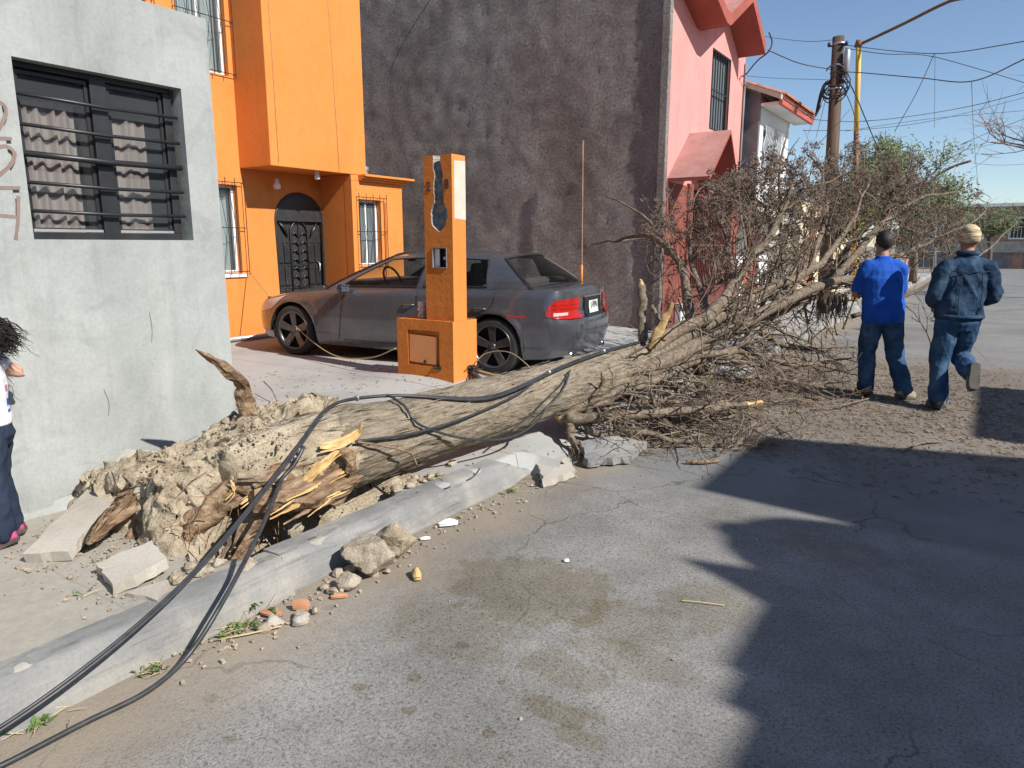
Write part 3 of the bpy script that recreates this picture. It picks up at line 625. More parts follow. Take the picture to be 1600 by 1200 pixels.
# ---- house across the street (out of frame at the right; its roof outline is shaped to cast the shadow on the road)
xh = root('house_across_street', (8, 1, .1), 'flat-roofed cream house across the street with water tank on its roof', 'house')
g = MB(); fp = [(6.1, -9, -.1), (6.1, 5.38, -.1), (12, 6.6, -.1), (12, -9, -.1)]; g.prism(fp, (0, 0, 5.41)); g.obj('wall', M_cream, xh)
g = MB(); g.box(6.1, 6.3, 1.62, 2.95, 5.312, 5.40); g.box(6.1, 6.3, 1.85, 2.90, 5.402, 5.45); g.obj('shadow_parapet', M_cream, xh)  # unseen raised pieces, added to extend the roof edge's shadow on the road
g = MB(); fp = [(6.3, 3.68, 5.312), (6.3, 5.26, 5.312), (9.3, 6.05, 5.312), (9.3, 4.30, 5.312)]; g.prism(fp, (0, 0, .93)); g.obj('stair_house', M_cream, xh)
g = MB(); g.lathe((6.72, 3.13, 5.315), [(0, 0), (.48, 0), (.50, .05), (.50, .46), (.44, .60), (.2, .70), (.11, .72), (.11, .93), (0, .94)], 24); g.obj('water_tank', M_oldgrey, xh, smooth=True)
g = MB(); g.lathe((6.5, 2.60, 5.315), [(0, 0), (.28, 0), (.24, .35), (.1, .62), (0, .86)], 10); g.obj('shadow_cone', M_oldgrey, xh)  # unseen pointed piece, added to cast a bump in the road shadow
for k in range(4):
    y = -7 + k * 3.2; g = MB(); g.box(6.06, 6.098, y, y + 1.3, 1.0, 2.2); g.obj('window', M_frame, xh); g = MB(); g.box(6.06, 6.098, y, y + 1.3, 3.5, 4.6); g.obj('window', M_frame, xh)
g = MB(); g.box(6.06, 6.098, 3.9, 4.9, 0, 2.15); g.obj('door', M_iron, xh)
x2 = root('second_house_across_street', (8, 9, .1), 'second flat-roofed house across the street, standing past the tank house', 'house')
g = MB(); g.prism([(6.1, 6.42, -.1), (6.1, 9.05, -.1), (11, 9.8, -.1), (11, 7.5, -.1)], (0, 0, 4.98)); g.obj('wall', M_white, x2)
g = MB(); g.box(6.06, 6.098, 7.1, 8.2, 1.0, 2.2); g.obj('window', M_frame, x2)

# ------------------------------------------------------------------ parked sedan
def car_paint():
    m, nt, bs = newmat('grey_car_paint'); v = coords(nt)
    c = ramp(nt, nz(nt, v, 3.5, 5), [(.3, (.085, .090, .105)), (.7, (.115, .120, .135))])
    sx = N(nt, 'SeparateXYZ'); nt.links.new(v, sx.inputs[0])
    d = mth(nt, 'MULTIPLY', mth(nt, 'ADD', mth(nt, 'SUBTRACT', .55, sx.outputs[2]), mth(nt, 'MULTIPLY', mth(nt, 'SUBTRACT', nz(nt, v, 4, 5), .5), .7)), 1.2, clamp=True)
    c = mixc(nt, mth(nt, 'MULTIPLY', d, .28), c, (.24, .205, .165))
    nt.links.new(c, bs.inputs['Base Color']); bs.inputs['Metallic'].default_value = .45
    r = ramp(nt, nz(nt, v, 9, 5, .7), [(.3, (.20, .20, .20)), (.7, (.34, .34, .34))]); nt.links.new(r, bs.inputs['Roughness'])
    bs.inputs['Coat Weight'].default_value = .8; bs.inputs['Coat Roughness'].default_value = .07; return m
M_paint = car_paint()
M_tyre = pm('tyre_rubber', [(.018, .018, .018), (.035, .033, .031)], 12, rough=.85)
M_rim = pm('dark_alloy', [(.09, .09, .095), (.14, .14, .145)], 9, rough=.35, metal=.7)
M_under = pm('car_underside', [(.012, .012, .012)], rough=.95)
M_cabin = pm('car_interior', [(.07, .06, .05), (.12, .10, .085)], 5, rough=.9)
M_carglass = glassmat('car_glass', (.02, .025, .025), .015, .10)
M_taillight = pm('red_lens', [(.36, .012, .010), (.46, .018, .014)], 20, rough=.12, spec=.7)
M_lensdark = pm('dark_red_lens', [(.30, .006, .005)], rough=.2)
M_tailclear = pm('clear_lens', [(.55, .5, .48)], rough=.1, spec=.7)
M_chrome = pm('bright_metal', [(.75, .76, .78)], rough=.18, metal=1)
M_black = pm('black_plastic', [(.015, .015, .016), (.025, .025, .026)], 20, rough=.5)
M_plate = pm('plate_white', [(.68, .70, .68), (.75, .77, .75)], 9, rough=.5)

car = root('parked_car', (-4.71, 7.33, .158), 'dark grey four-door sedan parked nose-in on the driveway behind the orange pillar', 'car', local=True)
_cd = Vector((-2.86, -.43)).normalized()
car.rotation_euler = (0, -math.asin(.04 / 2.88), math.atan2(_cd.y, _cd.x))
XR, XF, WB = -1.10, 3.84, 2.86
HW = .925
def yh(x):
    t = HW
    t *= 1 - .05 * sstep(.3, -1.0, x) - .085 * sstep(2.2, 3.8, x)
    if x < XR + .40: t *= max(0, 1 - ((XR + .40 - x) / .40) ** 3.2) ** (1 / 3.2)
    if x > XF - .85: t *= max(0, 1 - ((x - (XF - .85)) / .85) ** 2.5) ** (1 / 2.5)
    return t
def zsh(x): return interp([-1.1, -.95, -.5, 0, .6, 1.2, 1.9, 2.3, 2.9, 3.4, 3.65, 3.84], [.955, .968, .965, .945, .925, .905, .885, .865, .80, .70, .63, .57], x)
def zbot(x):
    z = interp([-1.1, -.7, -.4, .4, 2.4, 3.2, 3.5, 3.84], [.26, .22, .2, .185, .18, .2, .20, .22], x)
    for c in (0, WB):
        d = abs(x - c)
        if d < .375: z = max(z, .325 + math.sqrt(.375 ** 2 - d * d) * .98)
    return z
def prof(z, x):
    zs = zsh(x)
    k = interp([.18, .30, .42, .56, .70, .86, 1.0], [.945, .985, .992, 1.0, .998, .975, .945], z)
    if z > zs - .06: k -= .02 * (z - (zs - .06)) / .06
    for c in (0, WB):                       # flared arches
        d = math.hypot(x - c, (z - .325)); k += .012 * math.exp(-((d - .385) / .045) ** 2)
    k -= .010 * math.exp(-((z - .665) / .018) ** 2) * sstep(-.6, -.2, x) * (1 - sstep(2.9, 3.3, x))
    return k
def xend(x, z):
    """push the ends in and out with height: bumper, boot lid, nose"""
    e = sstep(XR + .42, XR, x)
    o = -interp([.25, .34, .42, .435, .60, .66, .70, .95, 1.0], [-.07, -.02, 0, .03, .035, .02, -.045, -.055, -.02], z) * e
    f = sstep(XF - .5, XF, x)
    o += interp([.2, .3, .45, .6, .75], [-.05, .0, .02, -.03, -.2], z) * f
    x += o
    return x if x > -.3 else -.3 + (x + .3) * .74
def bp(x, z, s=1, off=0.0): return Vector((xend(x, z), s * (yh(x) * prof(z, x) + off), z))
def rear_x(y):
    """x on the rear end with half-width y"""
    base = HW * .95; t = min(.9999, abs(y) / base); return XR + .40 - .40 * (max(0, 1 - t ** 3.2)) ** (1 / 3.2)
XS = [XR + .40 * (1 - math.cos(math.pi / 2 * k / 14)) if False else XR + .40 * (k / 14) ** 2.6 for k in range(15)]
XS += [-.70 + .30 * k / 6 for k in range(1, 7)] + [-.4 + .8 * k / 26 for k in range(1, 27)] + [.4 + 2.04 * k / 18 for k in range(1, 19)] + [2.44 + .84 * k / 28 for k in range(1, 29)]
XS += [XF - .56 + .56 * (1 - (1 - k / 14) ** 2.6) for k in range(1, 15)]
TS = [0, .06, .14, .22, .30, .38, .46, .54, .62, .70, .78, .86, .93, 1.0]
body = MB()
CAB0, CAB1 = -.36, 2.42
for s in (1, -1):
    rows = []
    for x in XS:
        zb, zs = zbot(x), zsh(x)
        r = [bp(x, lerp(zb, zs, t), s) for t in TS]
        # top: shoulder to centre line
        e = r[-1]
        crown = interp([-1.1, -.45, 2.3, 3.2, 3.84], [.03, .02, .07, .06, .02], x)
        for q in (.10, .25, .5, .75, 1.0):
            r.append(Vector((e.x + .0, e.y * (1 - q), zs + crown * math.sin(q * math.pi / 2) + (.012 if q < .2 else .012))))
        rows.append(r)
    def mi(i, j, rows=rows):
        x = rows[i][0].x; return 1 if (j >= len(TS) and CAB0 < x < CAB1) else 0
    if s == 1: body.grid(rows, mi)
    else: body.grid([r[::-1] for r in rows], lambda i, j: mi(i, len(rows[0]) - 2 - j))
bo = body.obj('body', [M_paint, M_cabin], car, smooth=True, angle=38)
ub = MB(); ub.box(-.50, 3.45, -.70, .70, .19, .72); ub.obj('underbody', M_under, car)
for (x, nm) in ((-.02, 'wheel_arch_liner'), (WB, 'wheel_arch_liner')):
    for s in (1, -1):
        l = MB(); rows = []
        for k in range(17):
            a = math.pi * k / 16; rows.append([(x + .385 * math.cos(a), s * .69, .3 + .40 * math.sin(a)), (x + .385 * math.cos(a), s * .90, .3 + .40 * math.sin(a))])
        l.grid(rows); l.obj(nm, M_under, car)
# greenhouse: station lines (belt x, roof x)
ST = [(2.36, 1.52), (2.16, 1.40), (1.03, .93), (.93, .85), (.10, .18), (-.06, .11), (-.44, .0)]
ZR = 1.325
def zroof(x): return interp([-.1, .1, .6, 1.0, 1.45, 1.55], [ZR - .05, ZR - .022, ZR, ZR - .004, ZR - .035, ZR - .05], x)
def gp(k, v, s=1, off=0.0, sub=0.0):
    """greenhouse side point at station k(+sub), height fraction v"""
    a = ST[k]; b = ST[min(k + 1, len(ST) - 1)]
    xb, xr = lerp(a[0], b[0], sub), lerp(a[1], b[1], sub)
    x = lerp(xb, xr, v ** 1.08); z0 = zsh(xb) + .012; z1 = zroof(xr); z = lerp(z0, z1, v)
    yb = min(HW * .945, yh(xb) * prof(zsh(xb), xb)) - .045; yr = .60 - .05 * sstep(.4, -.1, xr) - .03 * sstep(1.1, 1.5, xr)
    y = lerp(yb, yr, v) + .045 * math.sin(math.pi * v) * (1 - .3 * v)
    return Vector((x, s * (y + off), z))
VS = [0, .07, .25, .5, .75, .90, 1.0]
gh_ = MB(); WIN = {1: 'front_window', 3: 'rear_window'}
for s in (1, -1):
    for k in range(len(ST) - 1):
        sub = [0, .25, .5, .75, 1]
        for i in range(4):
            for j in range(len(VS) - 1):
                if k in (1, 3) and 1 <= j <= 4: continue
                q = [gp(k, VS[j], s, 0, sub[i]), gp(k, VS[j], s, 0, sub[i + 1]), gp(k, VS[j + 1], s, 0, sub[i + 1]), gp(k, VS[j + 1], s, 0, sub[i])]
                gh_.poly(q if s == -1 else q[::-1])
# roof skin
xr = [1.52, 1.40, 1.2, .93, .6, .3, .11, .0]
rows = []
for x in xr:
    k = None
    yr = .60 - .05 * sstep(.4, -.1, x) - .03 * sstep(1.1, 1.5, x)
    rows.append([(x - .02 * (1 - (t) ** 2) * (1 if x < .2 else -1) * (1 if (x < .0 or x > 1.5) else 0), yr * t, zroof(x) + .045 * (1 - t * t)) for t in (-1, -.85, -.6, -.3, 0, .3, .6, .85, 1)])
gh_.grid(rows)
go = gh_.obj('roof_and_pillars', M_paint, car, smooth=True, angle=40)
for s in (1, -1):
    for k, nm in WIN.items():
        w = MB(); rows = [[gp(k, v, s, -.004, u) for u in (0, .25, .5, .75, 1)] for v in VS[1:6]]
        w.grid(rows); wo = w.obj('side_window', M_carglass, car, smooth=True)
        t = MB(); loop = [gp(k, VS[1], s, .002, u) for u in (0, .25, .5, .75, 1)] + [gp(k, v, s, .002, 1) for v in VS[2:6]] + [gp(k, VS[5], s, .002, u) for u in (.75, .5, .25, 0)] + [gp(k, v, s, .002, 0) for v in VS[1:5][::-1]]
        t.tube(loop, .009, 4, cap=False); t.obj('window_trim', M_black, wo)
def cross_glass(k, name, bulge, z_in, shr):
    w = MB(); rows = []
    for v in (0, .1, .25, .5, .75, .9, 1):
        a = gp(k, v, 1); b = gp(k, v, -1); cr = (.07 * (1 - v) + .045 * v)
        rows.append([a.lerp(b, t) + Vector((bulge * (1 - (2 * t - 1) ** 2), 0, cr * (1 - (2 * t - 1) ** 2) * (1 if v > .05 else .3))) for t in (0, .06, .15, .3, .5, .7, .85, .94, 1)])
    w.grid(rows); o = w.obj(name, M_carglass, car, smooth=True)
    t = MB(); t.tube([r[0] for r in rows], .016, 4); t.tube([r[-1] for r in rows], .016, 4); t.tube(rows[-1], .016, 4); t.tube(rows[0], .014, 4); t.obj('glass_seal', M_black, o)
cross_glass(0, 'windscreen', .10, 0, 0); cross_glass(6, 'rear_windscreen', -.10, 0, 0)
# interior: seats, dash, wheel, rear-view mirror, rear shelf
for y in (.36, -.36):
    c = MB(); c.tube([(.95, y, .80), (.85, y, 1.05)], .2, 12, flat=.45) if False else None
    c.obox((.93, y, .96), (.12, .44, .26), Matrix.Rotation(-.2, 3, 'Y')); so_ = c.obj('front_seat', M_cabin, car, bevel=.04)
    h = MB(); h.obox((.86, y, 1.13), (.08, .24, .14), Matrix.Rotation(-.2, 3, 'Y')); h.obj('headrest', M_cabin, so_, bevel=.03)
c = MB(); c.obox((-.02, 0, .98), (.12, 1.2, .14), Matrix.Rotation(-.3, 3, 'Y')); so_ = c.obj('rear_seat', M_cabin, car, bevel=.04)
c = MB(); c.obox((2.02, 0, .93), (.5, 1.4, .10)); c.obj('dashboard', M_cabin, car, bevel=.04)
c = MB(); c.lathe((1.68, .36, 1.0), [(.165 + .014 * math.cos(a * math.pi / 4), .014 * math.sin(a * math.pi / 4)) for a in range(8)], 20, (-.9, 0, .45), closed=True); c.obj('steering_wheel', M_black, car, smooth=True)
c = MB(); c.ball((1.62, 0, 1.245), (.02, .11, .035)); c.obj('rear_view_mirror', M_black, car, smooth=True)
# wheels
def wheel(x, s):
    y = s * .80
    t = MB(); t.lathe((x, y, .325), [(.235, -.10), (.285, -.105), (.318, -.085), (.325, -.05), (.325, .05), (.318, .085), (.285, .105), (.235, .10), (.225, .06)], 40, (0, s, 0)); o = t.obj('wheel', M_tyre, car, smooth=True, angle=50)
    r = MB(); r.lathe((x, y, .325), [(.0, .02), (.20, .02), (.215, .03), (.225, .085), (.235, .098), (.245, .10), (.245, .09)], 40, (0, s, 0), mi=0); r.obj('rim_barrel', M_under, o, smooth=True, angle=40)
    rr = MB(); rr.lathe((x, y, .325), [(.222, .075), (.232, .106), (.244, .104), (.246, .09)], 40, (0, s, 0)); rr.obj('rim_edge', M_rim, o, smooth=True)
    for k in range(5):
        a = 2 * math.pi * k / 5 + .3; d = Vector((math.cos(a), 0, math.sin(a))); p = Vector((-math.sin(a), 0, math.cos(a))); c = Vector((x, y, .325)); q = Vector((0, s, 0))
        sp = MB(); w0, w1 = .035, .052
        A = [c + d * .03 + p * w0 + q * .075, c + d * .03 - p * w0 + q * .075, c + d * .228 - p * w1 + q * .098, c + d * .228 + p * w1 + q * .098]
        sp.prism(A if s == 1 else A, -q * .03); sp.obj('spoke', M_rim, o, bevel=.006)
    h = MB(); h.lathe((x, y, .325), [(0, .09), (.03, .09), (.04, .08), (.045, .05)], 16, (0, s, 0)); h.obj('hub_cap', M_rim, o, smooth=True)
for x in (0, WB):
    for s in (1, -1): wheel(x, s)
# lamps, plate, trim on the rear
def rear_pt(y, z, off=.006):
    s = 1 if y >= 0 else -1; x = rear_x(y / prof(z, -1.0)) if abs(y) < HW * .93 else -.7
    p = Vector((xend(x, z), y, z)); return p + Vector((-off, 0, 0))
def perim(u, z, s, off):
    """u 0..1 from the flank forward of the corner round to the rear face"""
    if u < .45:
        x = lerp(-.76, -.90, u / .45); p = bp(x, z, s); return p + Vector((-.1, s, 0)).normalized() * off
    y0 = yh(-.90) * prof(z, -.90); y = lerp(y0, .40, (u - .45) / .55); x = rear_x(y / prof(z, -1))
    if u < .6: x = lerp(-.80, x, min(1, (u - .45) / .08)) if False else x
    return Vector((xend(x, z), s * y, z)) + Vector((-.8, s * .6, 0)).normalized() * off
for s in (1, -1):
    t = MB(); rows = []
    for i in range(15):
        u = i / 14; lo = interp([0, .25, .6, 1], [.70, .685, .668, .66], u); hi = interp([0, .2, .5, 1], [.76, .82, .87, .89], u)
        rows.append([perim(u, lerp(lo, hi, k / 5), s, .010) for k in range(6)])
    t.grid(rows if s == 1 else [r[::-1] for r in rows]); tl = t.obj('tail_light', M_taillight, car, smooth=True)
    for (u0, u1, z0, z1, m_, nm) in ((.42, .66, .70, .735, M_tailclear, 'reverse_lens'), (.30, .95, .765, .775, M_lensdark, 'lens_rib'), (.30, .95, .81, .818, M_lensdark, 'lens_rib')):
        t = MB(); rows = [[perim(lerp(u0, u1, q / 6), lerp(z0, z1, e), s, .0125) for e in (0, .5, 1)] for q in range(7)]; t.grid(rows if s == 1 else [r[::-1] for r in rows]); t.obj(nm, m_, tl, smooth=True)
    r = MB(); rows = [[bp(x, z, s, .005) for z in (.665, .695)] for x in (-.46, -.36, -.26, -.18)]; r.grid(rows); r.obj('side_reflector', M_taillight, car, smooth=True)
    # bright crease of the bumper, door seams, handles, mirrors, head lamps
    h = MB(); rows = []
    for i in range(10):
        x = lerp(2.95, 3.62, i / 9); rows.append([bp(x, zsh(x) - .015 - .13 * q * sstep(0, .5, i / 9), s, .006) for q in (0, .33, .66, 1)])
    h.grid(rows); h.obj('headlight', M_tailclear, car, smooth=True)
    for x0, x1 in ((2.12, 2.02), (.98, .98), (.10, -.06)):
        d = MB(); rows = []
        for i in range(12):
            z = lerp(.26, zsh(x0) - .01, i / 11); x = lerp(x0, x1, i / 11) if x0 != .10 else lerp(.50, -.02, sstep(.0, .9, i / 11))
            rows.append([bp(x - .006, z, s, .0015), bp(x + .006, z, s, .0015)])
        d.grid(rows); d.obj('door_seam', M_black, car)
    d = MB(); rows = [[bp(x, z, s, .0015) for z in (.262, .270)] for x in [2.05 - .1 * i for i in range(16)]]; d.grid(rows); d.obj('door_seam', M_black, car)
    for x in (1.16, .22):
        d = MB(); P = [bp(x, .74, s, .002), bp(x - .03, .742, s, .028), bp(x - .13, .745, s, .028), bp(x - .16, .745, s, .002)]; d.tube(P, .011, 6); d.obj('door_handle', M_paint, car, smooth=True)
    m_ = MB(); b0 = bp(1.98, .86, s)
    m_.ball(b0 + Vector((.0, s * .10, .045)), (.055, .10, .062), lambda d: 1 if d.x > -.3 else .85); mo = m_.obj('wing_mirror', M_paint, car, smooth=True)
    a_ = MB(); a_.tube([b0 + Vector((0, -s * .02, 0)), b0 + Vector((0, s * .06, .02))], .022, 6); a_.obj('mirror_arm', M_black, mo)
    q_ = MB(); q_.poly([b0 + Vector((-.052, s * a, z)) for a, z in ((.03, .0), (.18, .005), (.185, .085), (.03, .085))]); q_.obj('mirror_glass', M_chrome, mo)
    e_ = MB(); e_.lathe((-.80, s * .55, .25), [(.03, .04), (.036, .04), (.036, -.12), (.03, -.12)], 14, (-1, 0, 0)); e_.obj('exhaust_tip', M_chrome, car, smooth=True)
pl = MB(); rows = [[rear_pt(y, z, .012) for y in (-.28, -.14, 0, .14, .28)] for z in (.66, .70, .76, .83, .87)]; pl.grid(rows); pr = pl.obj('plate_recess', M_black, car, smooth=True)
pl = MB(); rows = [[rear_pt(y, z, .020) for y in (-.155, 0, .155)] for z in (.69, .76, .83)]; pl.grid(rows); po = pl.obj('licence_plate', M_plate, car)
for (y, w, sl) in ((.085, .012, .0), (.05, .014, .05), (.01, .012, 0), (-.04, .018, .03), (-.09, .012, -.02), (-.12, .01, 0)):
    q = MB(); q.poly([rear_pt(y + w / 2 + sl, .705, .024), rear_pt(y - w / 2 + sl, .705, .024), rear_pt(y - w / 2 - sl, .815, .024), rear_pt(y + w / 2 - sl, .815, .024)]); q.obj('plate_mark', M_black, po)
ch_ = MB(); rows = [[rear_pt(y, z, .02) for y in (-.30, -.1, .1, .30)] for z in (.875, .895)]; ch_.grid(rows); ch_.obj('boot_trim', M_chrome, car, smooth=True)
d = MB(); rows = [[rear_pt(y, z, .004) for y in [.66 - .11 * i for i in range(13)]] for z in (.662, .672)]; d.grid(rows); d.obj('boot_seam', M_black, car)

# ------------------------------------------------------------------ uprooted tree
def bark_material():
    m, nt, bs = newmat('shaggy_bark'); v = coords(nt, 'Object', (1, .055, 1)); v2 = coords(nt)
    st = nz(nt, v, 62, 7, .7, .35); big = nz(nt, v2, 2.2, 5)
    c = ramp(nt, st, [(.30, (.10, .08, .058)), (.39, (.24, .195, .145)), (.50, (.37, .315, .24)), (.72, (.50, .435, .35))])
    c = mixc(nt, 1.0, c, ramp(nt, big, [(.3, (.72, .71, .70)), (.7, (1.12, 1.1, 1.06))]), 'MULTIPLY')
    v3 = coords(nt, 'Object', (1, .32, 1)); pl_ = nz(nt, v3, 26, 6, .7, 1.2)
    c = mixc(nt, 1.0, c, ramp(nt, pl_, [(.30, (.42, .40, .37)), (.42, (.92, .92, .92)), (.6, (1.05, 1.05, 1.04))]), 'MULTIPLY')
    c = mixc(nt, mth(nt, 'MULTIPLY', ramp(nt, nz(nt, v2, 5, 5, .7), [(.52, (0, 0, 0)), (.66, (1, 1, 1))]), .35), c, (.42, .35, .255))
    nt.links.new(c, bs.inputs['Base Color']); bs.inputs['Roughness'].default_value = .95; bs.inputs['Specular IOR Level'].default_value = .15
    p0 = bump(nt, bs, pl_, .9, .03); p = bump(nt, bs, st, 1.0, .022, p0); bump(nt, bs, nz(nt, v2, 90, 4, .7), .4, .006, p); return m
M_bark = bark_material()
M_limb = pm('grey_branch_bark', [(.085, .066, .05), (.185, .146, .108), (.29, .238, .182)], 30, 5, .95, bscale=70, bstr=.7, bdist=.006, spec=.1)
M_twig = pm('dead_twig', [(.10, .075, .055), (.19, .148, .11), (.29, .235, .18)], 9, 4, .95, spec=.1)
M_leaf = pm('dead_foliage', [(.07, .05, .038), (.135, .10, .078), (.21, .162, .125)], 12, 3, .95, spec=.1)
M_wood = pm('torn_yellow_wood', [(.34, .20, .075), (.54, .36, .15), (.66, .50, .27)], 26, 6, .8, st=(1, .2, 1), bscale=60, bstr=.5, spec=.2)
M_rootbark = pm('brown_root_bark', [(.07, .042, .025), (.17, .108, .066), (.29, .20, .128), (.38, .29, .20)], 34, 7, .95, st=(1, .16, .6), bscale=55, bstr=1.0, bdist=.02, spec=.1)
rnd = random.Random(11)
tree = root('fallen_tree', (-2.95, 2.6, .15), 'large uprooted dead tree lying along the pavement with its bare crown over the road', 'tree')
TP = spl([(-3.04, 2.02, .50), (-3.00, 2.35, .475), (-2.97, 2.75, .465), (-2.92, 3.5, .46), (-2.84, 4.3, .475), (-2.72, 5.1, .51), (-2.58, 5.9, .55), (-2.43, 6.9, .64), (-2.22, 8.2, .76), (-2.05, 9.5, .88), (-1.92, 10.6, .98)], 34)
TL = len(TP)
def tr_r(y): return interp([2.00, 2.2, 2.45, 2.75, 3.1, 4.5, 5.4, 5.9, 6.5, 7.5, 9, 10.6], [.09, .17, .215, .245, .222, .208, .212, .185, .135, .115, .095, .06], y)
NS = 76
def trf(i, k, a):
    p = TP[i]; ca, sa = math.cos(a), math.sin(a); y = p.y
    w = a + y * .35
    cw, sw = math.cos(w), math.sin(w)
    r = 1 + .075 * n3(cw * 1.6, sw * 1.6, y * .8 + 3) + .05 * n3(cw * 4.5, sw * 4.5, y * 1.3) + .05 * abs(n3(cw * 11, sw * 11, y * 1.9 + 9)) - .035 + .02 * n3(cw * 26, sw * 26, y * 5)
    r += .045 * n3(cw * 3, sw * 3, y * 4.5 + 2) + .075 * (abs(n3(cw * 7, sw * 7, y * .75 + 4)) - .25) + .03 * n3(cw * 16, sw * 16, y * 11)
    r += max(0, (2.85 - y) / .6) * (.32 * n3(cw * 2.2, sw * 2.2, y * 2.5) + .25 * (abs(n3(cw * 6, sw * 6, y * 1.2)) - .2) + .12 * n3(cw * 15, sw * 15, y * 4))
    for (ky, ka, kr) in ((3.35, 4.9, .10), (3.9, 5.4, .09), (4.35, 4.4, .12), (5.25, 5.2, .13), (3.6, 4.1, .08)):
        da = (a - ka + math.pi) % (2 * math.pi) - math.pi; q = (da * .21 / .06) ** 2 + ((y - ky) / .07) ** 2; r += kr * 1.4 * math.exp(-q) - kr * 1.8 * math.exp(-q * 6)
    r += .22 * math.exp(-((y - 4.92) / .13) ** 2) * max(0, -math.sin(a + .6)) ** 3
    return max(.3, r)
g = MB(); g.tube(TP, [tr_r(p.y) for p in TP], NS, True, 0, trf, capmi=1)
for fi, fc in enumerate(g.f):
    c = sum((Vector(g.v[q]) for q in fc), Vector()) / len(fc)
    if c.y < 2.62 + .10 * n3(c.x * 9, c.z * 9, 3) + .10 * n3(c.x * 25, c.z * 25, 8): g.m[fi] = 2 if c.z > .44 + .08 * n3(c.x * 12, c.y * 12, 1) else 1
g.obj('trunk', [M_bark, M_rootbark, M_dirt], tree, smooth=True)
def limb(pts, r0, r1, name='limb', mat=None, n=10, seg=7, cut=False, wob=.25):
    P = spl(pts, seg); m = len(P); s = rnd.random() * 50
    P = [p + Vector((n3(i * .35, s, 1), n3(i * .35, s, 5), n3(i * .35, s, 9))) * (.03 if 0 < i < m - 1 else 0) for i, p in enumerate(P)]
    rad = [lerp(r0, r1, (i / (m - 1)) ** .8) for i in range(m)]
    g = MB(); g.tube(P, rad, n, True, 0, lambda i, k, a: 1 + wob * n3(math.cos(a) * 1.8, math.sin(a) * 1.8, i * .5 + s), capmi=1)
    o = g.obj(name, [mat or M_limb, M_wood], tree, smooth=True)
    return P, rad, o
LIMBS = []
def L(*a, **k): LIMBS.append(limb(*a, **k))
# thick upper limbs
L([(-2.573, 5.750, 0.530), (-2.412, 6.300, 0.799), (-2.223, 6.800, 0.948), (-2.102, 7.400, 1.383), (-1.940, 7.800, 1.718), (-1.883, 8.200, 2.159)], .092, .024, mat=M_limb, n=16)
L([(-2.548, 5.900, 0.552), (-2.307, 6.700, 0.797), (-1.959, 7.600, 1.131), (-1.664, 8.300, 1.313), (-1.524, 8.800, 1.550), (-1.380, 9.300, 1.951)], .088, .022, mat=M_limb, n=16)
L([(-2.628, 5.300, 0.453), (-2.365, 5.900, 0.558), (-2.057, 6.700, 0.783), (-1.796, 7.500, 0.981), (-1.461, 8.600, 1.202), (-1.254, 9.200, 1.198)], .085, .040, mat=M_limb, n=16)
L([(-2.163, 8.200, 0.769), (-1.697, 9.000, 1.089), (-1.577, 9.600, 1.391), (-1.443, 10.200, 1.769), (-1.144, 10.800, 2.202)], .065, .02, mat=M_limb, n=12)
L([(-2.442, 7.000, 0.726), (-2.969, 7.900, 1.392), (-3.602, 8.400, 1.724), (-4.179, 8.700, 1.658), (-4.622, 8.900, 1.609)], .055, .008)
L([(-2.969, 7.900, 1.392), (-3.564, 8.500, 1.842), (-3.965, 8.700, 2.070), (-4.464, 8.900, 2.268)], .028, .007)
L([(-2.282, 7.200, 0.816), (-2.825, 8.000, 1.262), (-3.104, 8.500, 1.699), (-3.191, 8.900, 2.174)], .045, .010)
L([(-1.812, 7.700, 0.966), (-1.954, 8.300, 1.621), (-2.195, 8.900, 2.430), (-2.200, 9.300, 3.038)], .04, .006)
L([(-1.664, 8.300, 1.313), (-1.656, 9.000, 1.911), (-1.807, 9.400, 2.449), (-2.027, 9.500, 2.694)], .04, .008)
L([(-1.529, 9.000, 1.184), (-1.160, 9.900, 1.853), (-0.826, 10.500, 2.175), (-0.442, 11.000, 2.267)], .05, .010)
L([(-1.281, 9.400, 1.189), (-1.025, 10.300, 1.465), (-0.729, 10.900, 1.625), (-0.213, 11.600, 1.962)], .045, .008)
L([(-1.292, 9.000, 0.787), (-0.933, 9.200, 0.952), (-0.475, 9.600, 1.224), (-0.054, 10.200, 1.563), (0.196, 10.600, 1.885)], .030, .006)
L([(-1.731, 9.800, 1.024), (-1.604, 10.600, 1.625), (-1.631, 11.200, 2.326), (-1.693, 11.600, 2.883)], .04, .008)
L([(-2.159, 7.400, 1.036), (-2.495, 8.200, 1.479), (-2.865, 8.800, 2.006), (-2.862, 9.100, 2.366)], .035, .008)
L([(-1.940, 7.800, 1.718), (-2.229, 8.400, 2.045), (-2.569, 8.800, 2.221)], .025, .007)
# low limbs on the road side
L([(-2.666, 5.200, 0.400), (-2.354, 5.600, 0.478), (-2.053, 6.000, 0.618), (-1.840, 6.400, 0.665), (-1.722, 6.600, 0.627)], .062, .032, n=12)
L([(-2.741, 4.750, 0.261), (-2.596, 4.850, 0.323), (-2.337, 5.300, 0.458), (-2.111, 5.700, 0.554)], .060, .035, n=12)
L([(-2.654, 4.750, 0.258), (-2.337, 4.950, 0.276), (-1.913, 5.500, 0.275), (-1.617, 6.000, 0.272)], .046, .028, n=12)
LIMBS.append(limb([(-1.617, 6.000, 0.272), (-1.511, 6.100, 0.288)], .026, .022, 'broken_limb_end', M_wood))
L([(-2.621, 4.900, 0.258), (-2.479, 4.850, 0.173), (-2.362, 4.900, 0.086), (-2.239, 5.050, 0.081)], .042, .022, n=12)
L([(-2.625, 4.750, 0.236), (-2.566, 4.700, 0.101), (-2.479, 4.750, 0.025), (-2.186, 5.000, -0.004)], .036, .020, n=12)
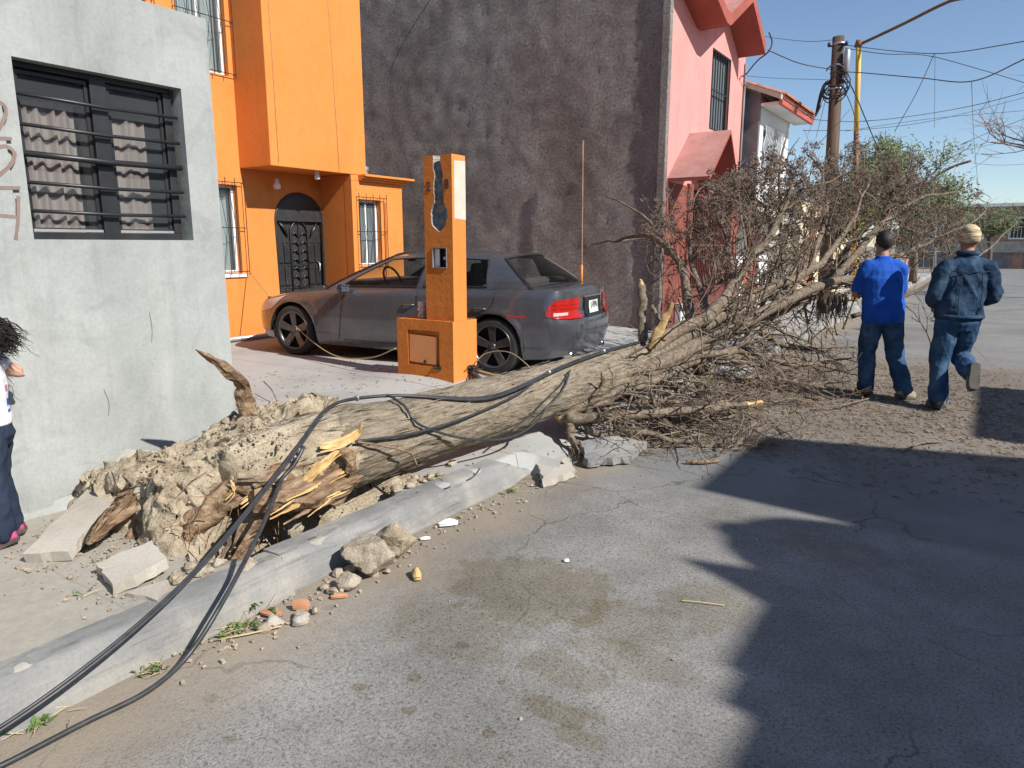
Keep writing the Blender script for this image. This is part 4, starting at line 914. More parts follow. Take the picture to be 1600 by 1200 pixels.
L([(-2.358, 5.000, 0.195), (-1.971, 5.250, 0.076), (-1.740, 5.500, 0.016), (-1.561, 5.600, -0.033), (-1.360, 5.650, -0.065)], .026, .007)
L([(-2.479, 5.900, 0.372), (-2.166, 6.200, 0.297), (-1.959, 6.500, 0.159), (-1.659, 6.600, 0.105)], .035, .008)
L([(-2.359, 6.200, 0.486), (-2.002, 6.600, 0.371), (-1.714, 7.100, 0.323), (-1.266, 7.600, 0.187)], .035, .008)
L([(-2.231, 6.700, 0.553), (-1.838, 7.300, 0.477), (-1.524, 7.900, 0.357), (-1.196, 8.600, 0.362)], .04, .009)
L([(-2.523, 5.100, 0.284), (-2.145, 5.400, 0.194), (-1.847, 5.800, 0.152), (-1.611, 6.100, 0.163)], .034, .018)
L([(-2.481, 5.500, 0.297), (-2.114, 5.900, 0.240), (-1.783, 6.300, 0.218)], .032, .018)
L([(-1.901, 5.500, 0.018), (-1.797, 5.450, -0.089), (-1.630, 5.500, -0.100), (-1.476, 5.500, -0.115)], .016, .006)
L([(-2.033, 8.000, 0.653), (-1.820, 8.300, 0.492), (-1.502, 8.800, 0.421), (-1.236, 9.300, 0.421)], .045, .01)
# broken stubs
LIMBS.append(limb([(-2.539, 5.950, 0.739), (-2.589, 6.000, 0.992), (-2.614, 6.020, 1.249)], .045, .038, 'broken_stub', M_limb))
LIMBS.append(limb([(-2.613, 6.020, 1.237), (-2.622, 6.020, 1.300)], .03, .008, 'splintered_tip', M_wood))
STUB = [(-2.434, 5.850, 0.701), (-2.355, 5.900, 0.900), (-2.284, 5.950, 1.112)]
LIMBS.append(limb([Vector(q) + Vector((-.02, .025, 0)) for q in STUB], .034, .016, 'broken_stub', M_limb, 7))
LIMBS.append(limb([(-2.358, 5.950, 0.781), (-2.447, 6.000, 0.971), (-2.500, 6.000, 1.066)], .03, .02, 'broken_stub', M_limb))
# hanging shag at the far fork
M_shag = pm('fibrous_bark', [(.10, .07, .05), (.2, .15, .11)], 20, rough=.95)
g = MB(); b0 = V((-1.449, 8.600, 1.047))
for k in range(70):
    p = b0 + Vector((rnd.uniform(-.16, .16), rnd.uniform(-.12, .12), rnd.uniform(-.03, .05))); g.tube([p, p + Vector((rnd.uniform(-.03, .03), 0, -.13)), p + Vector((rnd.uniform(-.06, .06), rnd.uniform(-.03, .03), -rnd.uniform(.2, .33)))], [.008, .006, .002], 3)
o = g.obj('shredded_bark', M_shag, tree); o['kind'] = 'stuff'
# recursive branches and twigs
tw = MB(); br = MB(); lf = MB()
def clump(c, size, n):
    for _ in range(n):
        d = Vector((rnd.gauss(0, 1), rnd.gauss(0, 1), rnd.gauss(0, 1))).normalized()
        p = Vector(c) + d * size * rnd.random() ** .5; l = rnd.uniform(.009, .026); w = l * rnd.uniform(.22, .5)
        u = Vector((rnd.gauss(0, 1), rnd.gauss(0, 1), rnd.gauss(0, 1))).normalized(); q = u.orthogonal().normalized()
        lf.poly([p - u * l - q * w * .3, p + q * w, p + u * l, p - q * w])
def clampz(p, lo=.02):
    if p.z < lo: p.z = lo + rnd.uniform(0, .02)
    return p
def envelope(p):
    top = interp([-4.6, -3.6, -2.9, -2.3, -1.6, -.8, 0], [1.75, 2.12, 2.32, 2.55, 2.62, 2.25, 1.7], p.x) + (p.y - 9) * .13
    k = p.x / max(1, p.y)
    return p.z < top + .14 and not (p.y < 8.85 and p.x > -1.5) and -.435 < k < .0 and not (p.y < 6.6 and p.z > .85 and k < -.36) and not (p.x < -4.45 and p.y > 11.2)
def grow(p, d, ln, r, depth, up, leafy):
    n = 5 if depth < 2 else 4
    P = [p.copy()]; dd = d.normalized(); s = rnd.random() * 99
    for i in range(n):
        dd = (dd + Vector((rnd.gauss(0, .16), rnd.gauss(0, .16), rnd.gauss(0, .14) + up * .07))).normalized()
        P.append(clampz(P[-1] + dd * ln / n))
    if leafy and (not envelope(P[-1]) and rnd.random() < .96): return
    rad = [lerp(r, max(.0016, r * .35), i / n) for i in range(n + 1)]
    (br if r > .008 else tw).tube(P, rad, 5 if r > .008 else 3, False)
    if depth == 0 or (depth == 1 and rnd.random() < .3):
        if leafy and P[-1].z > .75:
            dens = sstep(1.2, 2.2, P[-1].z)
            if rnd.random() < .12 + .58 * dens: clump(P[-1], rnd.uniform(.04, .085), rnd.randint(22, 44))
            if rnd.random() < .12 * dens: clump(P[-2], rnd.uniform(.025, .05), rnd.randint(12, 22))
    if depth > 0:
        k = rnd.randint(3, 5) if depth > 1 else rnd.randint(1, 4)
        for _ in range(k):
            i = rnd.randint(1, n); t = (P[i] - P[i - 1]).normalized()
            side = Vector((rnd.gauss(0, 1), rnd.gauss(0, 1), rnd.gauss(0, .9) + up * .45)).normalized()
            nd = (t * .75 + side * .85).normalized()
            grow(P[i], nd, ln * rnd.uniform(.42, .72), r * rnd.uniform(.4, .6), depth - 1, up, leafy)
CROWN = 15
for li, (P, rad, o) in enumerate(LIMBS):
    if o.name.startswith(('broken', 'splint')): continue
    m = len(P); hi = li < CROWN
    Lm = sum((P[i] - P[i - 1]).length for i in range(1, m))
    cnt = int(Lm * (5.0 if hi else 8.0)) + 3
    for _ in range(cnt):
        t = rnd.uniform(.30 if hi else .15, 1.0); i = min(m - 1, max(1, int(t * (m - 1)))); tg = (P[i] - P[i - 1]).normalized()
        if hi: side = Vector((rnd.gauss(0, 1), rnd.gauss(0, 1), rnd.gauss(.25, .8))).normalized(); up = 1.0
        else: side = Vector((rnd.gauss(.35, .9), rnd.gauss(.1, .8), rnd.gauss(-.15, .5))).normalized(); up = -.6
        d = (tg * .7 + side).normalized()
        grow(P[i], d, rnd.uniform(.4, .85) * (1 if hi else .62), max(.006, rad[i] * rnd.uniform(.25, .42)) if rad[i] < .06 else rnd.uniform(.012, .022), 2, up, hi)
    if hi: grow(P[-1], (P[-1] - P[-2]), .5, max(.006, rad[-1]), 2, .8, True)
# twigs along the far trunk and a tangle pressed below it
for _ in range(60):          # loose inner branches that fill the crown
    y = rnd.uniform(7.2, 11.8); p = Vector((-rnd.uniform(.04, .44) * y, y, rnd.uniform(.35, 1.9)))
    if not envelope(p + Vector((0, 0, .35))): continue
    grow(p, Vector((rnd.gauss(0, .6), rnd.gauss(.2, .6), rnd.gauss(.7, .5))), rnd.uniform(.5, .95), rnd.uniform(.008, .017), 2, .8, True)
for _ in range(46):
    i = rnd.randint(int(TL * .52), TL - 1); side = Vector((rnd.gauss(0, 1), rnd.gauss(.3, .6), rnd.gauss(.2, .8))).normalized()
    grow(TP[i], side, rnd.uniform(.5, 1.0), rnd.uniform(.012, .024), 2, .8 if side.z > 0 else -.3, side.z > 0)
for _ in range(150):
    p = Vector((rnd.gauss(-1.95, .42), rnd.uniform(5.3, 9.2), rnd.uniform(.03, .38)))
    a = rnd.uniform(0, 6.28); grow(p, Vector((math.cos(a), math.sin(a), rnd.gauss(0, .15))), rnd.uniform(.25, .7), rnd.uniform(.005, .011), 1, -.3, False)
for m_, nm, mat in ((br, 'small_branches', M_limb), (tw, 'twigs', M_twig), (lf, 'dead_foliage', M_leaf)):
    o = m_.obj(nm, mat, tree, smooth=(nm == 'small_branches')); o['kind'] = 'stuff'
print('TREE', len(br.f), len(tw.f), len(lf.f))
# torn root end: roots, splinters
def rootpiece(pts, r0, r1, name='root', mat=None, n=10, flat=None):
    P = spl(pts, 6); m = len(P); s = rnd.random() * 40; g = MB()
    g.tube(P, [lerp(r0, r1, i / (m - 1)) for i in range(m)], n, True, 0, lambda i, k, a: 1 + .4 * n3(math.cos(a) * 2.2, math.sin(a) * 2.2, i * .45 + s), flat=flat)
    return g.obj(name, mat or M_rootbark, tree, smooth=True)
def ragged(pts, rad, name, mat, amp=.5):
    P = spl(pts, 8); m = len(P); k = len(rad) - 1; g = MB(); s = rnd.random() * 40
    g.tube(P, [interp(list(range(k + 1)), rad, k * i / (m - 1)) for i in range(m)], 16, True, 0, lambda i, q, a: .75 + amp * abs(n3(math.cos(a) * 3 + s, math.sin(a) * 3, i * .10)) + .3 * amp * n3(math.cos(a) * 9, math.sin(a) * 9 + s, i * .3))
    return g.obj(name, mat, tree, smooth=True, angle=50)
ragged([(-3.500, 2.486, 0.434), (-3.500, 2.477, 0.590), (-3.500, 2.475, 0.724), (-3.500, 2.466, 0.819), (-3.480, 2.380, 0.897), (-3.450, 2.268, 0.984), (-3.420, 2.146, 1.064)], [.075, .058, .046, .042, .036, .022, .003], 'upturned_root', M_rootbark, 1.0)
ragged([(-3.460, 2.490, 0.478), (-3.460, 2.493, 0.612), (-3.470, 2.495, 0.705)], [.05, .035, .012], 'root', M_rootbark, 1.0)
def shard(pts, w, th, mat, name='splinter'):
    P = spl(pts, 5); m = len(P); g = MB(); s = rnd.random() * 50; rows = []
    for i, p in enumerate(P):
        t = (P[min(m - 1, i + 1)] - P[max(0, i - 1)]).normalized(); up = Vector((.5, -.4, .75)); a = t.cross(up).normalized(); b = a.cross(t).normalized(); f = i / (m - 1)
        ww = w * (.35 + 1.1 * math.sin(math.pi * min(.93, f + .12))) * (1 + .5 * n3(i * .9, s, 1)); o_ = a * w * .4 * n3(i * .7, s, 7)
        rows.append([p + o_ + a * ww, p + o_ + b * th + a * ww * .3, p + o_ + b * th * .6 - a * ww * .4, p + o_ - a * ww * (1 + .4 * n3(i * 1.3, s, 4)), p + o_ - b * th])
    g.grid(rows, closed=True); g.poly(rows[0]); g.poly(rows[-1][::-1]); return g.obj(name, mat, tree)
ragged([(-3.05, 2.15, .44), (-3.08, 1.98, .33), (-3.14, 1.84, .20), (-3.16, 1.74, .05)], [.09, .075, .05, .03], 'root', M_rootbark, 1.1)
ragged([(-2.98, 2.3, .36), (-2.97, 2.1, .22), (-3.0, 1.98, .02), (-3.0, 1.92, -.25)], [.07, .05, .035, .02], 'root', M_rootbark, 1.1)
ragged([(-3.15, 2.1, .40), (-3.28, 1.92, .26), (-3.34, 1.78, .16), (-3.36, 1.70, .04)], [.07, .06, .045, .03], 'root', M_rootbark, 1.1)
ragged([(-3.4, 1.95, .30), (-3.46, 1.82, .22), (-3.48, 1.72, .10)], [.06, .05, .03], 'root', M_rootbark, 1.1)
rootpiece([(-3.300, 1.787, 0.123), (-3.300, 1.858, 0.155), (-3.280, 1.946, 0.115)], .02, .006, 'root', M_wood)
for a, b in (((246,812), (232,818)), ((262,830), (300,815)), ((300,852), (285,870)), ((345,800), (395,780)), ((372,742), (405,728)), ((420,752), (366,778)), ((452,715), (400,735)), ((278,838), (283,872))):
    pass
for pts, r0, r1, m_ in (
    ([(-2.800, 2.284, 0.420), (-2.760, 2.363, 0.488), (-2.740, 2.487, 0.546)], .040, .030, M_wood), ([(-2.780, 2.386, 0.574), (-2.750, 2.490, 0.582), (-2.720, 2.582, 0.615), (-2.700, 2.611, 0.660)], .030, .004, M_wood),
    ([(-2.860, 2.118, 0.396), (-2.830, 2.229, 0.376), (-2.780, 2.461, 0.381)], .018, .006, M_wood), ([(-2.900, 2.117, 0.472), (-2.860, 2.198, 0.433), (-2.820, 2.322, 0.361)], .014, .004, M_wood),
    ([(-2.950, 2.018, 0.349), (-2.930, 2.087, 0.385), (-2.920, 2.164, 0.391)], .012, .003, M_wood), ([(-3.000, 2.029, 0.488), (-2.970, 2.060, 0.508), (-2.950, 2.118, 0.486)], .010, .003, M_wood),
    ([(-3.350, 1.773, 0.252), (-3.340, 1.818, 0.269), (-3.330, 1.857, 0.238)], .012, .003, M_wood), ([(-3.300, 1.842, 0.202), (-3.300, 1.916, 0.225), (-3.300, 1.965, 0.251)], .012, .003, M_wood),
    ([(-2.980, 1.993, 0.476), (-2.970, 2.003, 0.425), (-2.980, 1.956, 0.382)], .010, .003, M_wood), ([(-2.950, 1.916, 0.244), (-2.950, 1.931, 0.173), (-2.950, 1.891, 0.115)], .012, .003, M_shag),
    ([(-2.760, 2.484, 0.547), (-2.730, 2.533, 0.491), (-2.730, 2.542, 0.410)], .035, .02, M_rootbark),
    ([(-2.840, 2.256, 0.359), (-2.790, 2.382, 0.384), (-2.750, 2.525, 0.422)], .028, .012, M_wood), ([(-2.930, 2.080, 0.434), (-2.880, 2.179, 0.492), (-2.840, 2.308, 0.509)], .03, .01, M_rootbark)):
    if m_ is M_wood: shard(pts, r0 * .5, r0 * .22, m_); shard([Vector(p) + Vector((.012, -.01, -.018)) for p in pts], r0 * .22, r0 * .12, m_); shard([Vector(p) + Vector((-.006, .012, .016)) for p in pts], r0 * .2, r0 * .1, m_)
    else: ragged(pts, [r0 * .9, r0, r1], 'root', m_, .9)
g = MB()
for k in range(120):
    p = Vector((rnd.uniform(-3.5, -2.85), rnd.uniform(1.75, 2.6), rnd.uniform(.1, .5))); d = Vector((rnd.gauss(.3, 1), rnd.gauss(-.5, 1), rnd.gauss(-.2, .8))).normalized()
    l = rnd.uniform(.06, .2); g.tube([p, p + d * l * .5 + Vector((0, 0, rnd.gauss(0, .02))), p + d * l + Vector((0, 0, -.03))], [.004, .003, .001], 3, False)
o = g.obj('root_hairs', M_rootbark, tree); o['kind'] = 'stuff'

# ---- soil mound torn up with the roots
def mound_z(x, y):
    a = interp([1.70, 1.80, 2.1, 2.45, 2.75, 2.95, 3.15, 3.4], [0, .30, .38, .45, .50, .40, .16, -.05], y + .08 * n3(x * 3, 7, 1))
    b = interp([-4.18, -3.9, -3.62, -3.3, -3.14, -3.06, -2.98, -2.86], [-.05, .66, 1.0, 1.15, 1.22, 1.1, .5, -.2], x + .08 * n3(y * 3, 3, 4) + .12 * sstep(2.3, 1.75, y))
    h = a * b
    hole = 1 - ((x + 2.92) / .22) ** 2 - ((y - 2.40) / .64) ** 2
    return .13 + h - .75 * sstep(-.15, .5, hole)
g = MB(); rows = []; NXm, NYm = 200, 250
for j in range(NYm + 1):
    y = lerp(1.60, 3.42, j / NYm); r = []
    for i in range(NXm + 1):
        x = lerp(-4.18, -2.84, i / NXm); z = mound_z(x, y); k = sstep(.12, .25, z)
        c1 = noise.voronoi(Vector((x * 9, y * 9, z * 6)))[0]; c2 = noise.voronoi(Vector((x * 24, y * 24, z * 20)))[0]
        z += k * (.09 * fbm(x * 3.2, y * 3.2, 2, 3) + .10 * (.45 - c1[0]) + .045 * (.45 - c2[0]) + .03 * fbm(x * 26, y * 26, 1, 4))
        r.append((x + k * .05 * n3(x * 17, y * 17, z * 17), y + k * .05 * n3(x * 17 + 9, y * 17, z * 17), z))
    rows.append(r)
g.grid(rows); tag(g.obj('soil_mound', M_dirt, smooth=True, angle=45), 'mound of dry clay soil torn up around the roots of the fallen tree', 'soil mound')
g = MB(); rows = []
for j in range(24):
    a = 2 * math.pi * j / 24; rows.append([(-2.97 + .26 * q * math.cos(a), 2.42 + .68 * q * math.sin(a), .145 - .60 * (1 - q ** 3) + .03 * n3(math.cos(a) * 3, math.sin(a) * 3, q * 4)) for q in (.02, .3, .55, .75, .9, 1.0)])
rows.append(rows[0]); g.grid(rows); o = g.obj('root_hole', M_holeshade, smooth=True); o['kind'] = 'structure'  # bowl in the darkened soil colour, stands in for shade in the hole

# torn overhanging butt flap, its splinters and the soil on it
ragged([(-2.83, 2.68, .36), (-2.80, 2.45, .335), (-2.82, 2.25, .345), (-2.90, 2.05, .37)], [.05, .085, .09, .05], 'torn_bark_flap', M_rootbark, 1.2)
for q in range(9):
    a_ = Vector((-2.74 + rnd.uniform(-.02, .02), 2.62 - q * .055, .36 + rnd.uniform(-.06, .05))); shard([a_, a_ + Vector((.01, -.07, -.012)), a_ + Vector((.0, -.14 - rnd.random() * .08, -.02 - rnd.random() * .03))], rnd.uniform(.004, .010), .004, M_wood if q % 3 else M_rootbark)
shard([Vector(q) for q in STUB], .028, .014, M_wood); shard([Vector(q) + Vector((.012, 0, -.01)) for q in STUB], .012, .010, M_wood)
fl = MB(); rq = random.Random(5)
for q in range(300):                                    # lifted strips of bark
    i = rq.randint(int(TL * .09), int(TL * .62)); a_ = rq.uniform(0, 2 * math.pi); p = TP[i]; r_ = tr_r(p.y) * (1.02 + .05 * rq.random())
    t_ = (TP[min(TL - 1, i + 1)] - TP[i - 1]).normalized(); u_ = (Vector((0, 0, 1)) - t_ * t_.z).normalized(); w_ = t_.cross(u_); n_ = u_ * math.cos(a_) + w_ * math.sin(a_); s_ = t_.cross(n_)
    l_ = rq.uniform(.05, .26); h_ = rq.uniform(.0015, .005); d_ = (t_ + s_ * rq.gauss(0, .12)).normalized(); c_ = p + n_ * r_
    fl.poly([c_ - d_ * l_ * .5, c_ + s_ * h_ + n_ * .002, c_ + d_ * l_ * .5 + n_ * rq.uniform(.0, .006), c_ - s_ * h_ + n_ * .004])
    fl.poly([c_ - d_ * l_ * .5, c_ - s_ * h_ + n_ * .004, c_ + n_ * .004, c_ + s_ * h_ + n_ * .004])
o = fl.obj('bark_flakes', M_bark, tree); o['kind'] = 'stuff'
# loose crumbs over the mound
g = MB(); rc = random.Random(77)
def crumb(g, p, s, rc):
    rot = Matrix.Rotation(rc.random() * 6, 3, 'Z') @ Matrix.Rotation(rc.random() * 3, 3, 'X')
    b = len(g.v); pts = [Vector((0, 0, 1)), Vector((0, 0, -.8))] + [Vector((math.cos(a * 1.2566) * rc.uniform(.7, 1.1), math.sin(a * 1.2566) * rc.uniform(.7, 1.1), rc.uniform(-.35, .35))) for a in range(5)]
    g.v += [tuple(Vector(p) + rot @ (q * s)) for q in pts]
    for a in range(5): g.face((b, b + 2 + a, b + 2 + (a + 1) % 5)); g.face((b + 1, b + 2 + (a + 1) % 5, b + 2 + a))
for k in range(800):
    x, y = rc.uniform(-4.05, -2.88), rc.uniform(1.72, 3.25); z = mound_z(x, y)
    if z < .2: continue
    crumb(g, (x, y, z + .05 * fbm(x * 3.2, y * 3.2, 2, 3) + .01), rc.choice((.003, .004, .005, .006, .008, .011)) * rc.uniform(.7, 1.2), rc)
for k in range(240):
    i = rc.randint(0, int(TL * .085)); p = TP[i]; a_ = rc.uniform(-1.3, 1.3); r_ = tr_r(p.y) * rc.uniform(1.0, 1.25)
    crumb(g, p + Vector((-math.sin(a_) * r_, 0, math.cos(a_) * r_)), rc.choice((.003, .004, .005, .007, .010, .014)) * rc.uniform(.7, 1.2), rc)
for k in range(420):
    x, y = rc.gauss(-3.45, .3), rc.gauss(1.62, .22); z = .16
    if x > -2.8 or y > 1.85: continue
    crumb(g, (x, y, z), .0025 + .010 * rc.random() ** 2.5, rc)
o = g.obj('soil_crumbs', M_dirt); o['kind'] = 'stuff'; o['label'] = 'loose soil crumbs on and around the torn-up mound'

# ------------------------------------------------------------------ people
M_skin = pm('tan_skin', [(.30, .16, .10), (.38, .21, .14)], 8, rough=.6)
M_skin2 = pm('child_skin', [(.50, .29, .20), (.56, .33, .24)], 8, rough=.55)
M_hair = pm('black_hair', [(.010, .008, .008), (.028, .023, .02)], 60, rough=.55, st=(1, 1, .3), bscale=90, bstr=.7)
M_polo = pm('royal_blue_cotton', [(.010, .065, .34), (.014, .085, .42), (.02, .105, .47)], 6, rough=.85, bscale=14, bstr=.5, bdist=.02, spec=.2)
M_jeans = pm('blue_denim', [(.014, .038, .085), (.032, .078, .15), (.085, .15, .24)], 5, 6, .9, grain=.2, gscale=160, bscale=16, bstr=.6, bdist=.02, spec=.15)
M_jacket = pm('washed_denim_jacket', [(.012, .026, .052), (.026, .055, .10), (.06, .105, .165)], 6, 6, .9, grain=.2, gscale=160, bscale=13, bstr=.7, bdist=.03, spec=.15)
M_dkdenim = pm('dark_denim', [(.018, .026, .048), (.035, .048, .08)], 6, 6, .9, bscale=16, bstr=.5, spec=.15)
M_shoe = pm('tan_work_shoe', [(.20, .16, .11), (.33, .27, .19)], 9, rough=.85)
M_shoe2 = pm('grey_shoe', [(.10, .10, .095), (.20, .19, .17)], 9, rough=.85)
M_sole = pm('shoe_sole', [(.05, .045, .04), (.10, .09, .08)], 9, rough=.9)
M_tee = pm('white_cotton', [(.72, .73, .76), (.80, .80, .82)], 6, rough=.9)
M_pinkshoe = pm('pink_sneaker', [(.40, .05, .14), (.5, .09, .2)], 20, rough=.8)
M_blueprint = pm('blue_print', [(.04, .09, .30)], rough=.9)
M_redprint = pm('pink_print', [(.55, .20, .30)], rough=.9)
def camo():
    m, nt, bs = newmat('striped_bandana'); v = coords(nt, 'Object', (.5, .5, 2.2))
    c = ramp(nt, nz(nt, v, 14, 3, .6, 1.2), [(.35, (.22, .155, .085)), (.48, (.45, .34, .19)), (.58, (.62, .50, .31)), (.72, (.72, .61, .42))])
    nt.links.new(c, bs.inputs['Base Color']); bs.inputs['Roughness'].default_value = .9; bump(nt, bs, nz(nt, v, 10, 3), .7, .02); return m
M_camo = camo()
def rings(mb, secs, n=20):
    """stack of ellipses: (centre, rx, ry)"""
    rows = []
    for (c, rx, ry) in secs: rows.append([(c[0] + rx * math.cos(2 * math.pi * k / n), c[1] + ry * math.sin(2 * math.pi * k / n), c[2]) for k in range(n)])
    b = len(mb.v); mb.grid(rows, closed=True)
    mb.face([b + k for k in range(n)][::-1]); mb.face([b + (len(rows) - 1) * n + k for k in range(n)])
def limbt(mb, pts, rad, n=12, seg=4):
    P = spl(pts, seg); m = len(P); k = len(rad) - 1
    mb.tube(P, [interp(list(range(k + 1)), rad, k * i / (m - 1)) for i in range(m)], n, True)
    mb.ball(P[0], rad[0], nu=10, nv=6); mb.ball(P[-1], rad[-1], nu=10, nv=6)
def remeshed(mb, name, mat, parent, vox, folds=0, fs=9, seed=0, smooth=5):
    o = mb.obj(name, mat, None, smooth=True)
    r = o.modifiers.new('r', 'REMESH'); r.mode = 'VOXEL'; r.voxel_size = vox; r.use_smooth_shade = True
    s = o.modifiers.new('s', 'SMOOTH'); s.iterations = smooth; s.factor = .5
    baked(o, name)
    me = o.data
    if folds:
        nn = [v.normal.copy() for v in me.vertices]
        for v, q in zip(me.vertices, nn):
            c = v.co; f = (1 - 2.2 * abs(n3(c.x * fs * .8 + seed + c.z * 2.2, c.y * fs * .8, c.z * fs * .42 + c.x * 3.5))) * .9 - .2 + .5 * n3(c.x * fs * 2.3, c.y * fs * 2.3 + seed, c.z * fs * 1.3)
            v.co = c + q * folds * (f + .7 * (1 - 2.4 * abs(n3(c.x * fs * .45 + c.z * 1.6, c.y * fs * .5 + seed, c.z * fs * .8 - c.x * 5))) * .8)
    me.polygons.foreach_set('use_smooth', [True] * len(me.polygons)); me.update()
    o.parent = parent; return o
def hand(mb, wrist, d, curl, s=1.0, side=1):
    """palm and five curled fingers along d"""
    d = Vector(d).normalized(); up = Vector((0, 0, 1)); a = d.cross(up).normalized() if abs(d.z) < .9 else Vector((1, 0, 0)); nrm = a.cross(d).normalized()
    w = Vector(wrist)
    for k in range(4): limbt(mb, [w, w + d * .085 * s + a * (k - 1.5) * .02 * s], [.02 * s, .014 * s], 8, 2)
    for k, l in enumerate((.065, .078, .073, .055)):
        p = w + d * .085 * s + a * (k - 1.5) * .021 * s
        p1 = p + (d * .8 - nrm * .5 * curl).normalized() * l * .5 * s; p2 = p1 + (d * .3 - nrm * curl).normalized() * l * .5 * s
        limbt(mb, [p, p1, p2], [.010 * s, .009 * s, .007 * s], 8, 2)
    p = w + d * .025 * s + a * side * .028 * s; limbt(mb, [p, p + (d * .6 + a * side * .8) * .04 * s, p + (d * 1.1 + a * side * .7 - nrm * .4) * .055 * s], [.012 * s, .010 * s, .008 * s], 8, 2)
def shoe(name, parent, mat, ankle, toe, up=(0, 0, 1), s=1.0):
    A = Vector(ankle); d = (Vector(toe) - A); ln = d.length; d.normalize(); u = Vector(up); u = (u - d * u.dot(d)).normalized(); w = d.cross(u)
    g = MB(); secs = [(-.075, .030, .035), (-.065, .038, .05), (-.02, .040, .06), (.05, .043, .052), (.11, .048, .044), (.16, .044, .036), (.19, .028, .025)]
    rows = []
    for (t, hw, h) in secs:
        c = A + d * t * s - u * .02 * s
        rows.append([c + w * hw * s * math.cos(q) + u * (h * s * max(0, math.sin(q)) - (.045 * s if math.sin(q) < -.1 else .02 * s * (1 - max(0, math.sin(q))))) for q in [2 * math.pi * k / 14 for k in range(14)]])
    g.grid(rows, closed=True); g.face(list(range(14))[::-1]); n = len(rows); g.face([(n - 1) * 14 + k for k in range(14)])
    o = g.obj(name, mat, None, smooth=True); o.parent = parent
    g = MB(); out = [(t, hw) for (t, hw, h) in secs]
    poly = [A + d * t * s + w * (hw + .005) * s - u * .088 * s for t, hw in out] + [A + d * t * s - w * (hw + .005) * s - u * .088 * s for t, hw in out[::-1]]
    g.prism(poly, u * .03 * s); q = g.obj('shoe_sole', M_sole, None, bevel=.008 * s); q.parent = o
    return o
def head(mb, c, s=1.0, face=(0, 1, 0)):
    c = Vector(c); f = Vector(face).normalized(); r = f.cross(Vector((0, 0, 1)))
    mb.ball(c + Vector((0, 0, .02 * s)), (.076 * s, .093 * s, .108 * s), nu=18, nv=12); mb.ball(c + f * .02 * s - Vector((0, 0, .05 * s)), (.058 * s, .066 * s, .075 * s))
    mb.tube([c + f * .085 * s + Vector((0, 0, .02 * s)), c + f * .112 * s - Vector((0, 0, .02 * s))], [.010 * s, .017 * s], 8)
    mb.ball(c + f * .082 * s - Vector((0, 0, .06 * s)), (.028 * s, .02 * s, .012 * s)); mb.ball(c + f * .07 * s - Vector((0, 0, .095 * s)), (.03 * s, .026 * s, .022 * s))
    for q in (-1, 1): mb.ball(c + r * q * .078 * s - Vector((0, 0, .005 * s)), (.012 * s, .022 * s, .032 * s))
def face_bits(parent, c, s, f):
    c = Vector(c); f = Vector(f).normalized(); r = f.cross(Vector((0, 0, 1)))
    for q in (-1, 1):
        g = MB(); g.ball(c + f * .084 * s + r * q * .032 * s + Vector((0, 0, .015 * s)), .0115 * s); o = g.obj('eye', M_tee, None, smooth=True); o.parent = parent
        g = MB(); g.ball(c + f * .092 * s + r * q * .032 * s + Vector((0, 0, .015 * s)), .006 * s); p = g.obj('iris', M_hair, None, smooth=True); p.parent = o
